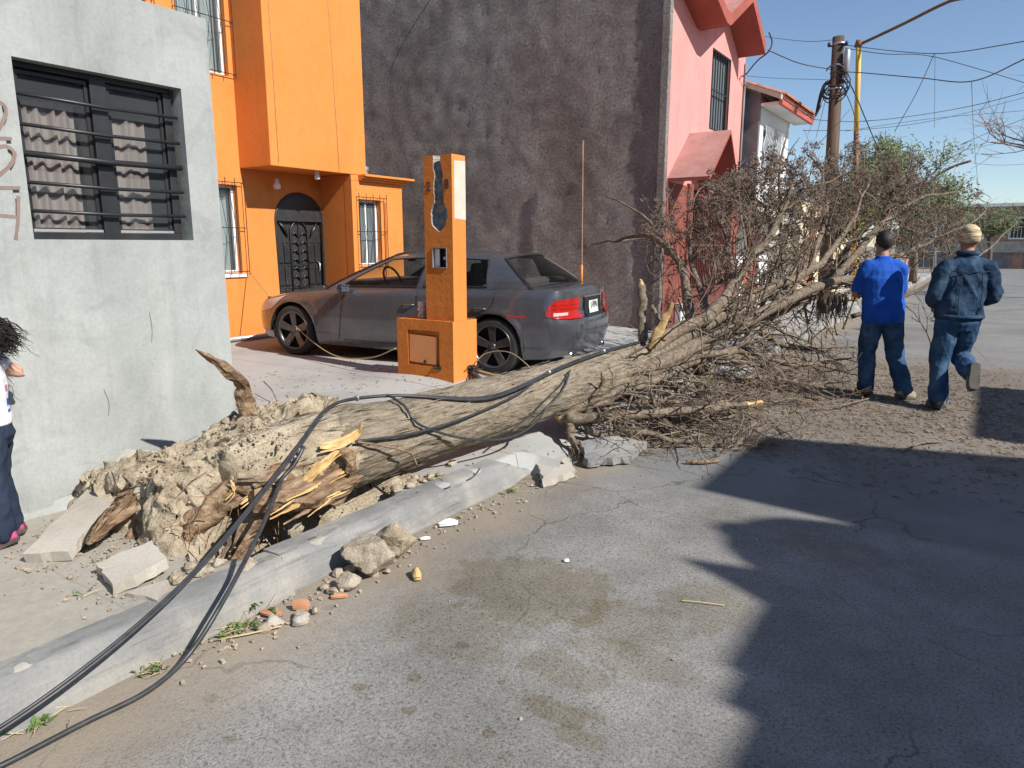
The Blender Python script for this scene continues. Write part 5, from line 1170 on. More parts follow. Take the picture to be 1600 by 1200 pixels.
def person(loc, rz, label, J, shirt, trousers, shoes, skin, s=1.0, long_sleeve=False, shirt_hem=.80, hat=None, hairm=None, group=None, folds=.012, belly=.0, shirtname='shirt', sleeve=.8):
    """J: joints in local metres (x right, y forward, z up)"""
    r = root('person', loc, label, 'person', group, local=True, rz=rz)
    hip, chest, neck, hd = [Vector(J[k]) for k in ('hip', 'chest', 'neck', 'head')]
    b = MB()
    rings(b, [((hip.x, hip.y, hip.z - .08 * s), .11 * s, .08 * s), (hip, .12 * s, .085 * s), (hip.lerp(chest, .5), .115 * s, .08 * s), (chest, .13 * s, .085 * s), (neck - Vector((0, 0, .05 * s)), .10 * s, .06 * s)])
    limbt(b, [neck - Vector((0, 0, .08 * s)), neck, hd - Vector((0, 0, .06 * s))], [.062 * s, .056 * s, .055 * s]); head(b, hd, s, J.get('face', (0, 1, 0)))
    for q in ('L', 'R'):
        S, E, W = Vector(J['sh' + q]), Vector(J['el' + q]), Vector(J['wr' + q])
        limbt(b, [neck - Vector((0, 0, .06 * s)), S, S.lerp(E, .5), E, E.lerp(W, .45), W], [.05 * s, .052 * s, .047 * s, .04 * s, .04 * s, .027 * s])
        hand(b, W, (W - E).normalized(), .8, s, 1 if q == 'L' else -1)
        H, K, A = Vector(J['hp' + q]), Vector(J['kn' + q]), Vector(J['an' + q])
        limbt(b, [hip - Vector((0, 0, .05 * s)), H, K, A], [.08 * s, .075 * s, .045 * s, .035 * s])
    remeshed(b, 'body', skin, r, .009 * s, smooth=4)
    face_bits(r, hd, s, J.get('face', (0, 1, 0)))
    # top
    g = MB(); hem = Vector((hip.x, hip.y, shirt_hem))
    rings(g, [(hem, .185 * s + belly * .5, .135 * s + belly * .5), (hem + Vector((0, 0, .05 * s)), .188 * s + belly, .14 * s + belly), (hip.lerp(chest, .35), .180 * s + belly, .132 * s + belly), (hip.lerp(chest, .7), .185 * s + belly * .6, .13 * s), (chest, .200 * s, .128 * s), (chest.lerp(neck, .45), .185 * s, .11 * s), (chest.lerp(neck, .75), .14 * s, .085 * s), (neck - Vector((0, 0, .01 * s)), .075 * s, .072 * s), (neck + Vector((0, 0, .022 * s)), .070 * s, .068 * s)], 24)
    for q in ('L', 'R'):
        S, E, W = Vector(J['sh' + q]), Vector(J['el' + q]), Vector(J['wr' + q])
        if long_sleeve: limbt(g, [chest.lerp(neck, .6), S, S.lerp(E, .5), E, E.lerp(W, .5), W.lerp(E, .08)], [.08 * s, .078 * s, .070 * s, .064 * s, .058 * s, .046 * s])
        limbt(g, [neck - Vector((0, 0, .01 * s)), neck.lerp(S, .5) - Vector((0, 0, .02 * s)), S + Vector((0, 0, .0))], [.06 * s, .062 * s, .066 * s])
        if not long_sleeve: limbt(g, [chest.lerp(neck, .6), S, S.lerp(E, sleeve * .56), S.lerp(E, sleeve)], [.08 * s, .072 * s, .066 * s, .068 * s])
    remeshed(g, shirtname, shirt, r, .009 * s, folds * s, 8 / s, 3, 3)
    # trousers
    g = MB(); rings(g, [((hip.x, hip.y, hip.z - .13 * s), .13 * s, .11 * s), ((hip.x, hip.y - .01, hip.z - .06 * s), .165 * s, .128 * s), (hip, .165 * s, .122 * s), (hip + Vector((0, 0, .09 * s)), .155 * s, .112 * s)], 22)
    for q in ('L', 'R'):
        H, K, A = Vector(J['hp' + q]), Vector(J['kn' + q]), Vector(J['an' + q])
        limbt(g, [H + Vector((0, 0, .02)), H.lerp(K, .35), K, K.lerp(A, .5), A.lerp(K, .06)], [.100 * s, .102 * s, .084 * s, .080 * s, .086 * s])
    remeshed(g, 'trousers', trousers, r, .009 * s, .013 * s, 9 / s, 7, 3)
    for q in ('L', 'R'): shoe('shoe', r, shoes, J['an' + q], J['to' + q], J.get('up' + q, (0, 0, 1)), s)
    c = hd + Vector((0, 0, .02 * s)); f = Vector(J.get('face', (0, 1, 0))).normalized()
    if hairm:
        g = MB(); g.ball(c - f * .012 * s + Vector((0, 0, .012 * s)), (.090 * s, .106 * s, .118 * s), lambda d: .95 + .05 * n3(d.x * 9, d.y * 9, d.z * 9) if (d.z > .0 + .75 * max(0, Vector((d.x, d.y)).dot(f.xy)) - .95 * max(0, -Vector((d.x, d.y)).dot(f.xy)) - .15) else .80, 30, 22)
        o = g.obj('hair', hairm, None, smooth=True); o.parent = r
    if hat:
        g = MB(); g.ball(c - f * .004 * s + Vector((0, 0, .02 * s)), (.092 * s, .108 * s, .118 * s), lambda d: (1 + .05 * n3(d.x * 4, d.y * 4, d.z * 9)) if d.z > -.55 else .72, 28, 18)
        o = g.obj('head_scarf', hat, None, smooth=True); o.parent = r
    return r
J1 = dict(hip=(-.07, .0, .90), chest=(-.11, .0, 1.26), neck=(-.12, .01, 1.465), head=(-.11, .05, 1.61), face=(.1, 1, 0),
          shL=(-.275, .0, 1.365), elL=(-.335, .08, 1.10), wrL=(-.22, .30, 1.08), shR=(.045, .0, 1.365), elR=(.125, .07, 1.10), wrR=(.02, .30, 1.08),
          hpL=(-.165, .0, .86), knL=(-.175, .05, .48), anL=(-.165, .03, .10), toL=(-.20, .25, .03), hpR=(.025, .0, .86), knR=(.10, .03, .49), anR=(.165, -.12, .10), toR=(.33, -.03, .05))
person((-.84, 8.42, 0), R(31), 'man seen from behind in royal blue polo shirt and jeans by the crown', J1, M_polo, M_jeans, M_shoe, M_skin, shirt_hem=.80, hairm=M_hair, belly=.02, folds=.010)
J2 = dict(hip=(.01, -.02, .92), chest=(.03, .0, 1.27), neck=(.05, .03, 1.50), head=(.06, .06, 1.64), face=(-.05, 1, -.05),
          shL=(-.15, .0, 1.375), elL=(-.235, -.02, 1.11), wrL=(-.12, .20, 1.02), shR=(.225, .0, 1.375), elR=(.30, -.03, 1.12), wrR=(.17, .20, 1.02),
          hpL=(-.085, -.02, .87), knL=(-.10, .03, .48), anL=(-.11, -.06, .10), toL=(-.12, .16, .04), hpR=(.105, -.02, .87), knR=(.13, .13, .53), anR=(.09, -.20, .40), toR=(.05, -.29, .20), upR=(0, .9, -.4))
man2 = person((-.235, 8.17, 0), R(28), 'man mid-stride seen from behind in a denim jacket, jeans and patterned head scarf', J2, M_jacket, M_jeans, M_shoe2, M_skin, shirt_hem=.90, long_sleeve=True, hat=M_camo, belly=.025, folds=.018, shirtname='denim_jacket')
# jacket details: yoke seam, collar, waistband
def body_ring(z, rx, ry, cx, cy, r, name, mat, parent, a0=0, a1=2 * math.pi, sag=0, closed=True):
    g = MB(); P = [(cx + rx * math.cos(lerp(a0, a1, q / 40)), cy + ry * math.sin(lerp(a0, a1, q / 40)), z + sag * math.sin(lerp(a0, a1, q / 40))) for q in range(41)]
    g.tube(P, r, 6, False); o = g.obj(name, mat, None, smooth=True); o.parent = parent; return o
for sx in (-1, 1):                       # jacket back seams and jeans pockets
    g = MB(); g.tube([(.04 + sx * .085, -.118 - .0, 1.36), (.03 + sx * .10, -.145, 1.2), (.02 + sx * .10, -.165, 1.02), (.015 + sx * .095, -.172, .95)], .004, 5); o = g.obj('back_seam', M_dkdenim, None, smooth=True); o.parent = man2
g = MB(); g.tube([(-.13, -.085, 1.355), (-.05, -.118, 1.35), (.04, -.128, 1.348), (.13, -.118, 1.35), (.21, -.085, 1.355)], .0045, 5); o = g.obj('yoke_seam', M_dkdenim, None, smooth=True); o.parent = man2
body_ring(1.525, .078, .076, .05, .03, .026, 'collar', M_jacket, man2, sag=-.0)
body_ring(.925, .205, .158, .012, -.02, .022, 'waistband', M_jacket, man2)
k = .655
def sc(d): return {a: tuple(q * k for q in b) if a != 'face' else b for a, b in d.items()}
J3 = sc(dict(hip=(0, 0, .90), chest=(0, .0, 1.26), neck=(0, .01, 1.46), head=(0, .03, 1.60), face=(0, 1, 0),
          shL=(-.17, .0, 1.39), elL=(-.24, .05, 1.14), wrL=(-.16, .24, 1.22), shR=(.17, .0, 1.39), elR=(.21, -.20, 1.25), wrR=(.14, .08, 1.36),
          hpL=(-.09, .0, .86), knL=(-.10, .02, .48), anL=(-.10, .0, .10), toL=(-.12, .2, .03), hpR=(.09, .0, .86), knR=(.10, .03, .48), anR=(.10, -.02, .10), toR=(.12, .2, .03)))
girl = person((-3.92, 1.365, .155), R(150), 'child in white printed t-shirt and dark jeans at the left picture edge', J3, M_tee, M_dkdenim, M_pinkshoe, M_skin2, s=k, shirt_hem=.92 * k, folds=.006, sleeve=.38)
hb_ = MB(); hc = Vector(J3['head']) + Vector((0, -.012, .012)); rr_ = random.Random(5)
for q in range(1500):
    d = Vector((rr_.gauss(0, 1), rr_.gauss(-.35, .8), rr_.gauss(.25, .8))).normalized()
    if d.y > .45 and d.z < .35: continue
    p = hc + Vector((d.x * .062, d.y * .070, d.z * .078)); P = [p]
    for t in range(7): P.append(P[-1] + Vector((d.x * .011 + rr_.gauss(0, .012), d.y * .011 + rr_.gauss(0, .012), -.014 + rr_.gauss(0, .008) + (.02 if t == 0 else 0))))
    hb_.tube(P, [.003, .003, .003, .0027, .0024, .002, .0015, .0008], 3)
o = hb_.obj('curly_hair', M_hair, None, smooth=True); o.parent = girl
g = MB(); g.ball(hc, (.062, .07, .078)); o = g.obj('hair', M_hair, None, smooth=True); o.parent = girl
for (z, h, m_) in ((1.16, .05, M_redprint), (1.06, .05, M_blueprint), (1.0, .03, M_blueprint)):
    for q in range(9):
        a = -1.9 + q * .42; g = MB(); rx, ry = .195 * k, .137 * k
        P = [Vector((rx * math.cos(a + e), ry * math.sin(a + e), zz * k)) for (e, zz) in ((0, z), (.22, z), (.22, z + h), (0, z + h))]
        g.poly(P); o = g.obj('shirt_print', m_, None); o.parent = girl

# ------------------------------------------------------------------ orange meter pillar
M_cementbreak = pm('broken_cement', [(.17, .165, .155), (.30, .29, .27), (.42, .41, .38)], 16, rough=.95, bscale=60, bstr=.9)
M_bareplaster = pm('bare_plaster', [(.55, .47, .38), (.66, .58, .48)], 8, rough=.9)
M_panel = pm('orange_painted_tin', [(.66, .27, .10), (.72, .31, .13)], 3, rough=.55)
M_meterglass = glassmat('meter_glass', (.55, .58, .58), .05, .35)
M_num = pm('dark_lettering', [(.05, .04, .05)], rough=.7)
mp = root('meter_pillar', (-4.8, 5.8, .2), 'broken orange service pillar with meter niche and square base in front of the car', 'pillar')
bx0, bx1, by0, by1, bz1 = -5.21, -4.45, 5.60, 6.0, .84
# base block with a recess for the little door
b = MB()
def wall_y(mb, Y, x0, x1, z0, z1, hole, depth, mi=0):
    xs = sorted({x0, x1, hole[0], hole[1]}); zs = sorted({z0, z1, hole[2], hole[3]})
    for i in range(len(xs) - 1):
        for j in range(len(zs) - 1):
            if hole[0] <= xs[i] < hole[1] and hole[2] <= zs[j] < hole[3]: continue
            mb.poly([(xs[i], Y, zs[j]), (xs[i + 1], Y, zs[j]), (xs[i + 1], Y, zs[j + 1]), (xs[i], Y, zs[j + 1])], mi)
    a, c, d, e = hole
    mb.poly([(a, Y, d), (a, Y + depth, d), (a, Y + depth, e), (a, Y, e)], mi); mb.poly([(c, Y, d), (c, Y, e), (c, Y + depth, e), (c, Y + depth, d)], mi)
    mb.poly([(a, Y, e), (a, Y + depth, e), (c, Y + depth, e), (c, Y, e)], mi); mb.poly([(a, Y, d), (c, Y, d), (c, Y + depth, d), (a, Y + depth, d)], mi)
    mb.poly([(a, Y + depth, d), (c, Y + depth, d), (c, Y + depth, e), (a, Y + depth, e)], mi)
wall_y(b, by0, bx0, bx1, .05, bz1, (-5.06, -4.63, .36, .73), .03)
b.poly([(bx1, by0, .05), (bx1, by1, .05), (bx1, by1, bz1), (bx1, by0, bz1)], 1); b.poly([(bx0, by1, .05), (bx0, by0, .05), (bx0, by0, bz1), (bx0, by1, bz1)])
b.poly([(bx1, by1, .05), (bx0, by1, .05), (bx0, by1, bz1), (bx1, by1, bz1)]); b.poly([(bx0, by0, bz1), (bx1, by0, bz1), (bx1, by1, bz1), (bx0, by1, bz1)])
bo_ = b.obj('base_block', [M_orange_rough, M_orange], mp)
g = MB(); g.obox((-4.86, by0 + .012, .53), (.37, .012, .29), Matrix.Rotation(.035, 3, 'Y')); dd = g.obj('hatch_door', M_panel, bo_, bevel=.003)
g = MB(); g.lathe((-4.83, by0 + .004, .405), [(.018, 0), (.018, .006), (.008, .006), (.008, 0)], 12, (0, -1, 0)); g.obj('hatch_ring', M_iron, dd)
g = MB(); g.obox((-4.66, by0 + .004, .355), (.10, .02, .035)); g.ball((-4.69, by0 - .006, .352), .016); g.obj('valve', M_iron, bo_)
cx0, cx1, cy0, cy1, cz1 = -4.775, -4.385, 5.645, 5.86, 2.47
cx0, cx1 = -4.83, -4.47
# column: front face with a ragged broken channel, built as a tall shell
col = MB()
def edge_l(z): return -4.70 + .022 * n3(z * 9, 3, 1) - .045 * math.exp(-((z - 1.86) / .12) ** 2) + .012 * n3(z * 30, 1, 1)
def edge_r(z): return -4.58 + .020 * n3(z * 8, 8, 1) + .045 * math.exp(-((z - 1.86) / .12) ** 2) + .012 * n3(z * 28, 5, 1) - .03 * sstep(2.2, 2.45, z)
zb = 1.73; NZc = 64
zs = [lerp(zb, cz1, i / NZc) for i in range(NZc + 1)]
rows_l = []; rows_r = []
for z in zs:
    cl = sstep(zb, zb + .08, z); mid = -4.64
    l = lerp(mid, edge_l(z), cl ** .5); r = lerp(mid, edge_r(z), cl ** .5)
    rows_l.append([(cx0, cy0, z), ((cx0 + l) / 2, cy0, z), (l, cy0, z)]); rows_r.append([(r, cy0, z), ((cx1 + r) / 2, cy0, z), (cx1, cy0, z)])
col.grid(rows_l, 0); col.grid(rows_r, 0)
col.grid([[a[-1], (a[-1][0] + .012, cy0 + .05 + .02 * n3(a[-1][2] * 20, 1, 7), a[-1][2]), (-4.66, cy0 + .10, a[-1][2]), (-4.61, cy0 + .105 + .015 * n3(a[-1][2] * 15, 2, 2), a[-1][2]), (c[0][0] - .012, cy0 + .05 + .02 * n3(a[-1][2] * 22, 6, 7), a[-1][2]), c[0]] for a, c in zip(rows_l, rows_r)], 1)
NI = (-4.735, -4.545, 1.37, 1.58)     # meter niche
wall_y(col, cy0, cx0, cx1, bz1 + .001, zb, NI, .11)
col.poly([(cx1, cy0, bz1), (cx1, cy1, bz1), (cx1, cy1, cz1), (cx1, cy0, cz1)], 2); col.poly([(cx0, cy1, bz1), (cx0, cy0, bz1), (cx0, cy0, cz1), (cx0, cy1, cz1)], 0); col.poly([(cx1, cy1, bz1), (cx0, cy1, bz1), (cx0, cy1, cz1), (cx1, cy1, cz1)], 0)
col.poly([(edge_r(cz1), cy0, cz1), (cx1, cy0, cz1), (cx1, cy1, cz1), (edge_r(cz1), cy1, cz1)], 0); col.poly([(cx0, cy0, cz1), (edge_l(cz1), cy0, cz1), (edge_l(cz1), cy1, cz1), (cx0, cy1, cz1)], 0)
col.poly([(edge_l(cz1), cy0 + .08, cz1 - .02), (edge_r(cz1), cy0 + .08, cz1 - .02), (edge_r(cz1), cy1, cz1 + .012), (edge_l(cz1), cy1, cz1 + .012)], 1)
co_ = col.obj('column', [M_orange_rough, M_cementbreak, M_orange], mp)
g = MB(); g.poly([(cx1 + .002, cy0 + .03, 1.86), (cx1 + .002, cy1 - .0, 1.85), (cx1 + .002, cy1 - .0, 2.42), (cx1 + .002, cy0 + .035, 2.41)]); g.obj('bare_patch', M_bareplaster, co_)
g = MB(); g.box(NI[0] + .004, NI[1] - .004, cy0 + .07, cy0 + .10, NI[2] + .004, NI[3] - .004); mb_ = g.obj('meter_box', M_black, co_)
g = MB(); win_box(g, 0, 0, 1, 0, 1, .04, .02)
for i, p in enumerate(g.v): g.v[i] = (NI[0] + .002 + p[1] * (NI[1] - NI[0] - .004), cy0 + .012 + p[0], NI[2] + .002 + p[2] * (NI[3] - NI[2] - .004))
g.obj('meter_frame', M_alu, co_)
g = MB(); g.box(NI[0] + .012, NI[0] + .075, cy0 + .02, cy0 + .03, NI[2] + .015, NI[3] - .015); g.obj('meter_door', M_plate, co_)
g = MB(); g.obox((NI[1] - .05, cy0 + .05, 1.47), (.06, .02, .03)); g.obj('meter_clip', M_bareplaster, co_)
rx = Matrix.Rotation(R(90), 4, 'X')
text_mesh('house_number', '2', .13, M_num, co_, Matrix.Translation((-4.765, cy0 - .003, 2.17)) @ rx)
text_mesh('house_number', '8', .13, M_num, co_, Matrix.Translation((-4.535, cy0 - .003, 2.185)) @ rx)
gm = root('water_meter', (-5.0, 5.78, bz1), 'small grey pipe coupling standing on top of the orange base block', 'meter')
g = MB(); g.lathe((-5.0, 5.78, bz1 + .002), [(0, 0), (.055, 0), (.055, .03), (.038, .04), (.038, .07), (.055, .075), (.055, .10), (.045, .105), (.045, .165), (.035, .17), (0, .17)], 18); g.obj('pipe_body', M_alu, gm, smooth=True, angle=40)
g = MB(); g.lathe((-4.93, 5.80, bz1 + .002), [(.035, 0), (.035, .11), (.02, .13), (0, .13)], 14); g.obj('glass_cup', M_meterglass, gm, smooth=True)
# conduits lying at the foot of the pillar
M_pvc = pm('tan_conduit', [(.30, .24, .13), (.38, .31, .18)], 8, rough=.6); M_conduit = pm('dark_conduit', [(.05, .04, .035), (.10, .085, .07)], 8, rough=.7)
tag(MBtube := None, '', '') if False else None
def thing_tube(name, pts, r, mat, label, cat, n=8, seg=8, group=None):
    g = MB(); P = spl(pts, seg)
    if cat == 'cable': P = [off_trunk(p, r) for p in P]
    g.tube(P, r, n); o = g.obj(name, mat, smooth=True); return tag(o, label, cat, group)
thing_tube('conduit_pipe', [(-4.472, 5.947, 0.300), (-3.949, 5.805, 0.280), (-3.655, 5.845, 0.240)], .022, M_pvc, 'tan plastic conduit lying from the pillar foot towards the trunk', 'pipe')
thing_tube('conduit_pipe', [(-4.447, 5.891, 0.290), (-4.132, 5.729, 0.220), (-3.869, 5.522, 0.200)], .026, M_conduit, 'dark conduit pipe lying at the foot of the orange pillar', 'pipe')
g = MB(); rr = random.Random(3); c0 = V((-4.431, 5.880, 0.300))
for q in range(14):
    P = [c0 + Vector((rr.gauss(0, .05), rr.gauss(0, .05), rr.uniform(-.04, .07))) for _ in range(4)]; g.tube(spl(P, 5), .006, 5)
tag(g.obj('wire_tangle', M_iron, smooth=True), 'tangle of black wire ends at the foot of the orange pillar', 'wire')
thing_tube('loose_wire', [(-9.12, 6.68, 1.22), (-8.2, 6.35, .85), (-7.2, 5.98, .52), (-6.3, 5.7, .33), (-5.6, 5.58, .38), (-5.2, 5.57, .52)], .007, M_pvc, 'thin wire sagging from the orange house to the pillar across the car', 'wire', 5)
thing_tube('loose_wire', [(-4.441, 5.906, 0.350), (-4.325, 6.000, 0.484), (-4.002, 6.000, 0.511), (-3.608, 5.987, 0.300), (-3.278, 6.114, 0.250)], .005, M_pvc, 'thin pale wire curling from the pillar foot over the driveway', 'wire', 5)
# ------------------------------------------------------------------ downed cables over the trunk
M_cable = pm('black_cable', [(.022, .023, .026), (.05, .052, .057)], 18, rough=.42, spec=.5)
cb = root('cable_bundle', (-3, 2.9, .4), 'thick bundle of black cables running from the road over the mound and trunk', 'cable')
base = [(-2.463, 0.360, 0.030), (-2.493, 0.618, 0.050), (-2.481, 0.770, 0.080), (-2.454, 0.956, 0.140), (-2.495, 1.327, 0.240), (-2.621, 1.698, 0.350), (-2.801, 2.118, 0.500), (-2.897, 2.405, 0.600), (-3.060, 2.781, 0.627), (-2.980, 3.068, 0.639), (-2.840, 3.444, 0.560), (-2.760, 3.825, 0.532), (-2.740, 4.364, 0.583), (-2.680, 4.940, 0.641), (-2.600, 5.473, 0.689), (-2.550, 6.035, 0.717), (-2.600, 6.970, 0.719)]
def relax(P, it=60):
    for _ in range(it): P = [P[0]] + [P[i] * .5 + (P[i - 1] + P[i + 1]) * .25 for i in range(1, len(P) - 1)] + [P[-1]]
    return P
def off_trunk(p, gap):
    p = Vector(p)
    if not 1.95 < p.y < 6.3: return p
    q = min(TP, key=lambda t: (t - p).length); d = p - q; m = tr_r(q.y) * (1.07 + .12 * sstep(2.9, 2.5, q.y)) + gap
    return q + d.normalized() * m if d.length < m else p
for i, (dx, dz, r) in enumerate(((0, 0, .009), (.014, .004, .0075), (.007, .012, .0065))):
    P = spl([Vector(p) + Vector((dx * (1 + .5 * n3(k * 1.3, i, 1)), 0, dz + .004 * n3(k, i, 3))) for k, p in enumerate(base)], 10)
    P = relax([off_trunk(p, r + .004 + dz * .5) for p in P])
    g = MB(); g.tube(P, r, 8); g.obj('cable_strand', M_cable, cb, smooth=True)
for q in (8.4, 12.2, 13.6):
    P = relax([off_trunk(p, .012) for p in spl([Vector(p) for p in base], 10)]); i = int(q * 10); g = MB(); g.tube([P[i] + Vector((.008, 0, .006)), P[i] * .7 + P[i + 1] * .3 + Vector((.008, 0, .006))], .019, 8); g.obj('cable_tie', M_alu, cb, smooth=True)
thing_tube('cable', [(-2.520, 0.371, 0.012), (-2.426, 0.575, 0.012), (-2.398, 0.730, 0.012), (-2.394, 0.975, 0.012), (-2.382, 1.190, 0.014), (-2.411, 1.367, 0.050), (-2.436, 1.542, 0.180), (-2.618, 1.874, 0.330), (-2.820, 2.190, 0.490), (-2.869, 2.303, 0.560)], .010, M_cable, 'thin black cable curving along the kerb foot up to the bundle', 'cable')
thing_tube('cable', [(-2.990, 3.078, 0.628), (-2.740, 3.083, 0.562), (-2.655, 3.403, 0.415), (-2.620, 3.850, 0.314), (-2.600, 4.187, 0.348), (-2.620, 4.442, 0.472), (-2.680, 4.716, 0.583)], .008, M_cable, 'black cable looping down the near side of the trunk', 'cable')
thing_tube('cable', [(-2.600, 3.899, 0.364), (-2.600, 4.212, 0.447), (-2.620, 4.459, 0.532), (-2.680, 4.735, 0.590)], .006, M_cable, 'short black wire beside the cable loop on the trunk', 'cable')
thing_tube('cable', [(-2.720, 2.579, 0.573), (-2.700, 2.981, 0.528), (-2.680, 3.438, 0.524), (-2.690, 3.954, 0.553), (-2.740, 4.364, 0.574)], .008, M_cable, 'straight black cable lying along the trunk bark', 'cable')
thing_tube('cable', [(-2.720, 2.579, 0.573), (-2.680, 2.748, 0.514), (-2.660, 2.932, 0.431), (-2.660, 2.995, 0.338)], .006, M_rootbark, 'short dangling root-brown wire at the base of the trunk', 'cable')
thing_tube('cable', [(-2.600, 3.528, 0.191), (-2.620, 3.451, 0.140), (-2.660, 3.211, 0.130), (-2.700, 3.022, 0.158)], .005, M_cable, 'thin wire curling onto the kerb top below the trunk', 'cable')
# ------------------------------------------------------------------ slabs, clods, chips
rn = random.Random(21)
def chunk(c, size, seed, mat, name, label, cat, group=None, nu=16, nv=11, rough=.35, flat=1.0, rot=None):
    g = MB(); s = seed * 3.7; rp = random.Random(seed * 7 + 1); planes = [(Vector((rp.gauss(0, 1), rp.gauss(0, 1), rp.gauss(0, 1))).normalized(), rp.uniform(.62, .95)) for _ in range(13)]
    def rf(d):
        k = 1 + rough * n3(d.x * 1.4 + s, d.y * 1.4, d.z * 1.4) + rough * .45 * n3(d.x * 3.6 + s, d.y * 3.6, d.z * 3.6) + rough * .2 * n3(d.x * 9 + s, d.y * 9, d.z * 9)
        c1 = noise.voronoi(Vector((d.x * 1.5 + s, d.y * 1.5, d.z * 1.5)))[0]; m = max(abs(d.x + .15 * d.y), abs(d.y), abs(d.z)); return min([1.15] + [h / n_.dot(d) for n_, h in planes if n_.dot(d) > .05]) * (1 + (k - 1) * .45) - .05 * c1[0] + .04 * n3(d.x * 14 + s, d.y * 14, d.z * 14)
    g.ball((0, 0, 0), size, rf, nu, nv)
    M = (rot or Matrix.Rotation(s, 3, 'Z')); g.v = [tuple(Vector(c) + M @ Vector(p)) for p in g.v]
    o = g.obj(name, mat, smooth=True, angle=28)
    return tag(o, label, cat, group)
M_clod = pm('pale_clay_clod', [(.24, .195, .145), (.36, .305, .235), (.44, .385, .31)], 14, 7, .97, grain=.2, gscale=120, bscale=70, bstr=.8, bdist=.008, spec=.1)
chunk(V((-2.413, 2.340, 0.100)), (.135, .115, .10), 1, M_clod, 'dirt_clod', 'largest clay clod lying in the gutter against the kerb', 'clod', nu=30, nv=20)
chunk(V((-2.398, 2.536, 0.100)), (.11, .10, .085), 2, M_dirt, 'dirt_clod', 'brown clay clod leaning behind the largest gutter clod', 'clod', nu=26, nv=18)
chunk(V((-2.880, 2.281, 0.140)), (.06, .055, .05), 5, M_clod, 'dirt_clod', 'round clay clod at the lip of the dark root hole', 'clod', nu=22, nv=15)
chunk(V((-2.366, 2.172, 0.040)), (.05, .06, .045), 4, M_clod, 'dirt_clod', 'pale lump just left below the largest gutter clod', 'clod', nu=20, nv=14)
chunk(V((-2.695, 1.864, 0.140)), (.055, .05, .045), 9, M_clod, 'dirt_clod', 'clay lump between the crossing cables behind the kerb', 'clod')
for k in range(46):      # along the kerb back edge and gutter
    if k < 26:
        t = rn.random(); u, v = lerp(350, 660, t) + rn.gauss(0, 8), lerp(895, 752, t) + rn.gauss(4, 12); z = .165
    else:
        t = rn.random(); u, v = lerp(460, 690, t) + rn.gauss(0, 10), lerp(945, 850, t) + rn.gauss(0, 8); z = .02
    d = lambda: None
    import math as _m
    # gutter and kerb-back spots in metres
    if k < 26: p = Vector((rn.uniform(-2.88, -2.79), rn.choice((rn.uniform(1.55, 1.85), rn.uniform(3.0, 3.6), rn.uniform(2.9, 3.4))), .165)); s = rn.uniform(.014, .036)
    else: p = Vector((rn.uniform(-2.53, -2.33), rn.uniform(1.7, 2.75), .012)); s = rn.uniform(.012, .034)
    chunk(p, (s * 1.2, s, s * .8), 20 + k, M_clod if k % 3 else M_dirt, 'dirt_clod', 'small clay crumb behind the kerb by the root hole' if k < 26 else 'small clay crumb in the gutter around the large clods', 'clod', 'clay crumbs behind the kerb' if k < 26 else 'clay crumbs in the gutter', 10, 7)
g = MB()
for k in range(900):
    r_ = rn.random()
    if r_ < .4: p = (rn.uniform(-3.95, -2.78), rn.uniform(1.2, 3.5), .158)
    elif r_ < .7: p = (-2.54 + abs(rn.gauss(0, .13)), rn.uniform(1.3, 4.6), .003)
    elif r_ < .74: p = (rn.uniform(-2.4, -.2), rn.uniform(1.5, 5.5), .003)
    else: x, y = rn.uniform(-6.5, -3.0), rn.uniform(3.2, 6.2); p = (x, y, ground_z(x, y) + .003)
    s = rn.uniform(.002, .009) * (.6 if .7 < r_ < .74 else 1); g.obox(p, (s * 2, s * 1.6, s * 1.3), Matrix.Rotation(rn.random() * 6, 3, 'Z') @ Matrix.Rotation(rn.random(), 3, 'X'), 0, s * .4, rn)
o = g.obj('grit', M_clod); o['kind'] = 'stuff'; o['label'] = 'loose grit and crumbs of soil on pavement and gutter'
def slab(name, pts, th, mat, label, jit=.02, seed=0):
    """irregular broken plate: top polygon pts with thickness th"""
    P = [Vector(p) for p in pts]; out = []
    for i in range(len(P)):
        a, b = P[i], P[(i + 1) % len(P)]; n = max(2, int((b - a).length / .035))
        for k in range(n):
            q = a.lerp(b, k / n); out.append(q + Vector((n3(q.x * 16, q.y * 16, seed), n3(q.x * 16 + 5, q.y * 16, seed), 0)) * jit)
    g = MB(); c = sum(out, Vector()) / len(out); n = len(out); nrm = (P[1] - P[0]).cross(P[2] - P[0]).normalized()
    if nrm.z < 0: nrm = -nrm
    for i in range(n):
        j = (i + 1) % n; g.poly([out[i], out[j], c]); lo = lambda q: q - nrm * th + Vector((n3(q.x * 20, q.y * 20, 4), n3(q.x * 20, q.y * 20, 8), 0)) * jit
        g.poly([out[j], out[i], lo(out[i]), lo(out[j])]); g.poly([lo(out[j]), lo(out[i]), c - nrm * th])
    return tag(g.obj(name, mat), label, 'slab')
slab('broken_slab', [(-3.58, 1.30, .20), (-3.42, 1.42, .21), (-3.93, 2.18, .42), (-4.13, 2.10, .42)], .055, M_slab, 'long broken pavement slab tilted up against the grey wall', .012, 1)
slab('broken_slab', [(-3.179, 1.428, 0.210), (-2.918, 1.370, 0.200), (-2.899, 1.599, 0.240), (-3.098, 1.636, 0.260)], .05, M_slab, 'flat broken pavement slab in front of the soil mound', .02, 2)
slab('broken_slab', [(-2.874, 1.402, 0.170), (-2.826, 1.550, 0.180), (-2.705, 1.429, 0.170)], .03, M_slab, 'small slab fragment nearest the kerb under the cable bundle', .015, 5)
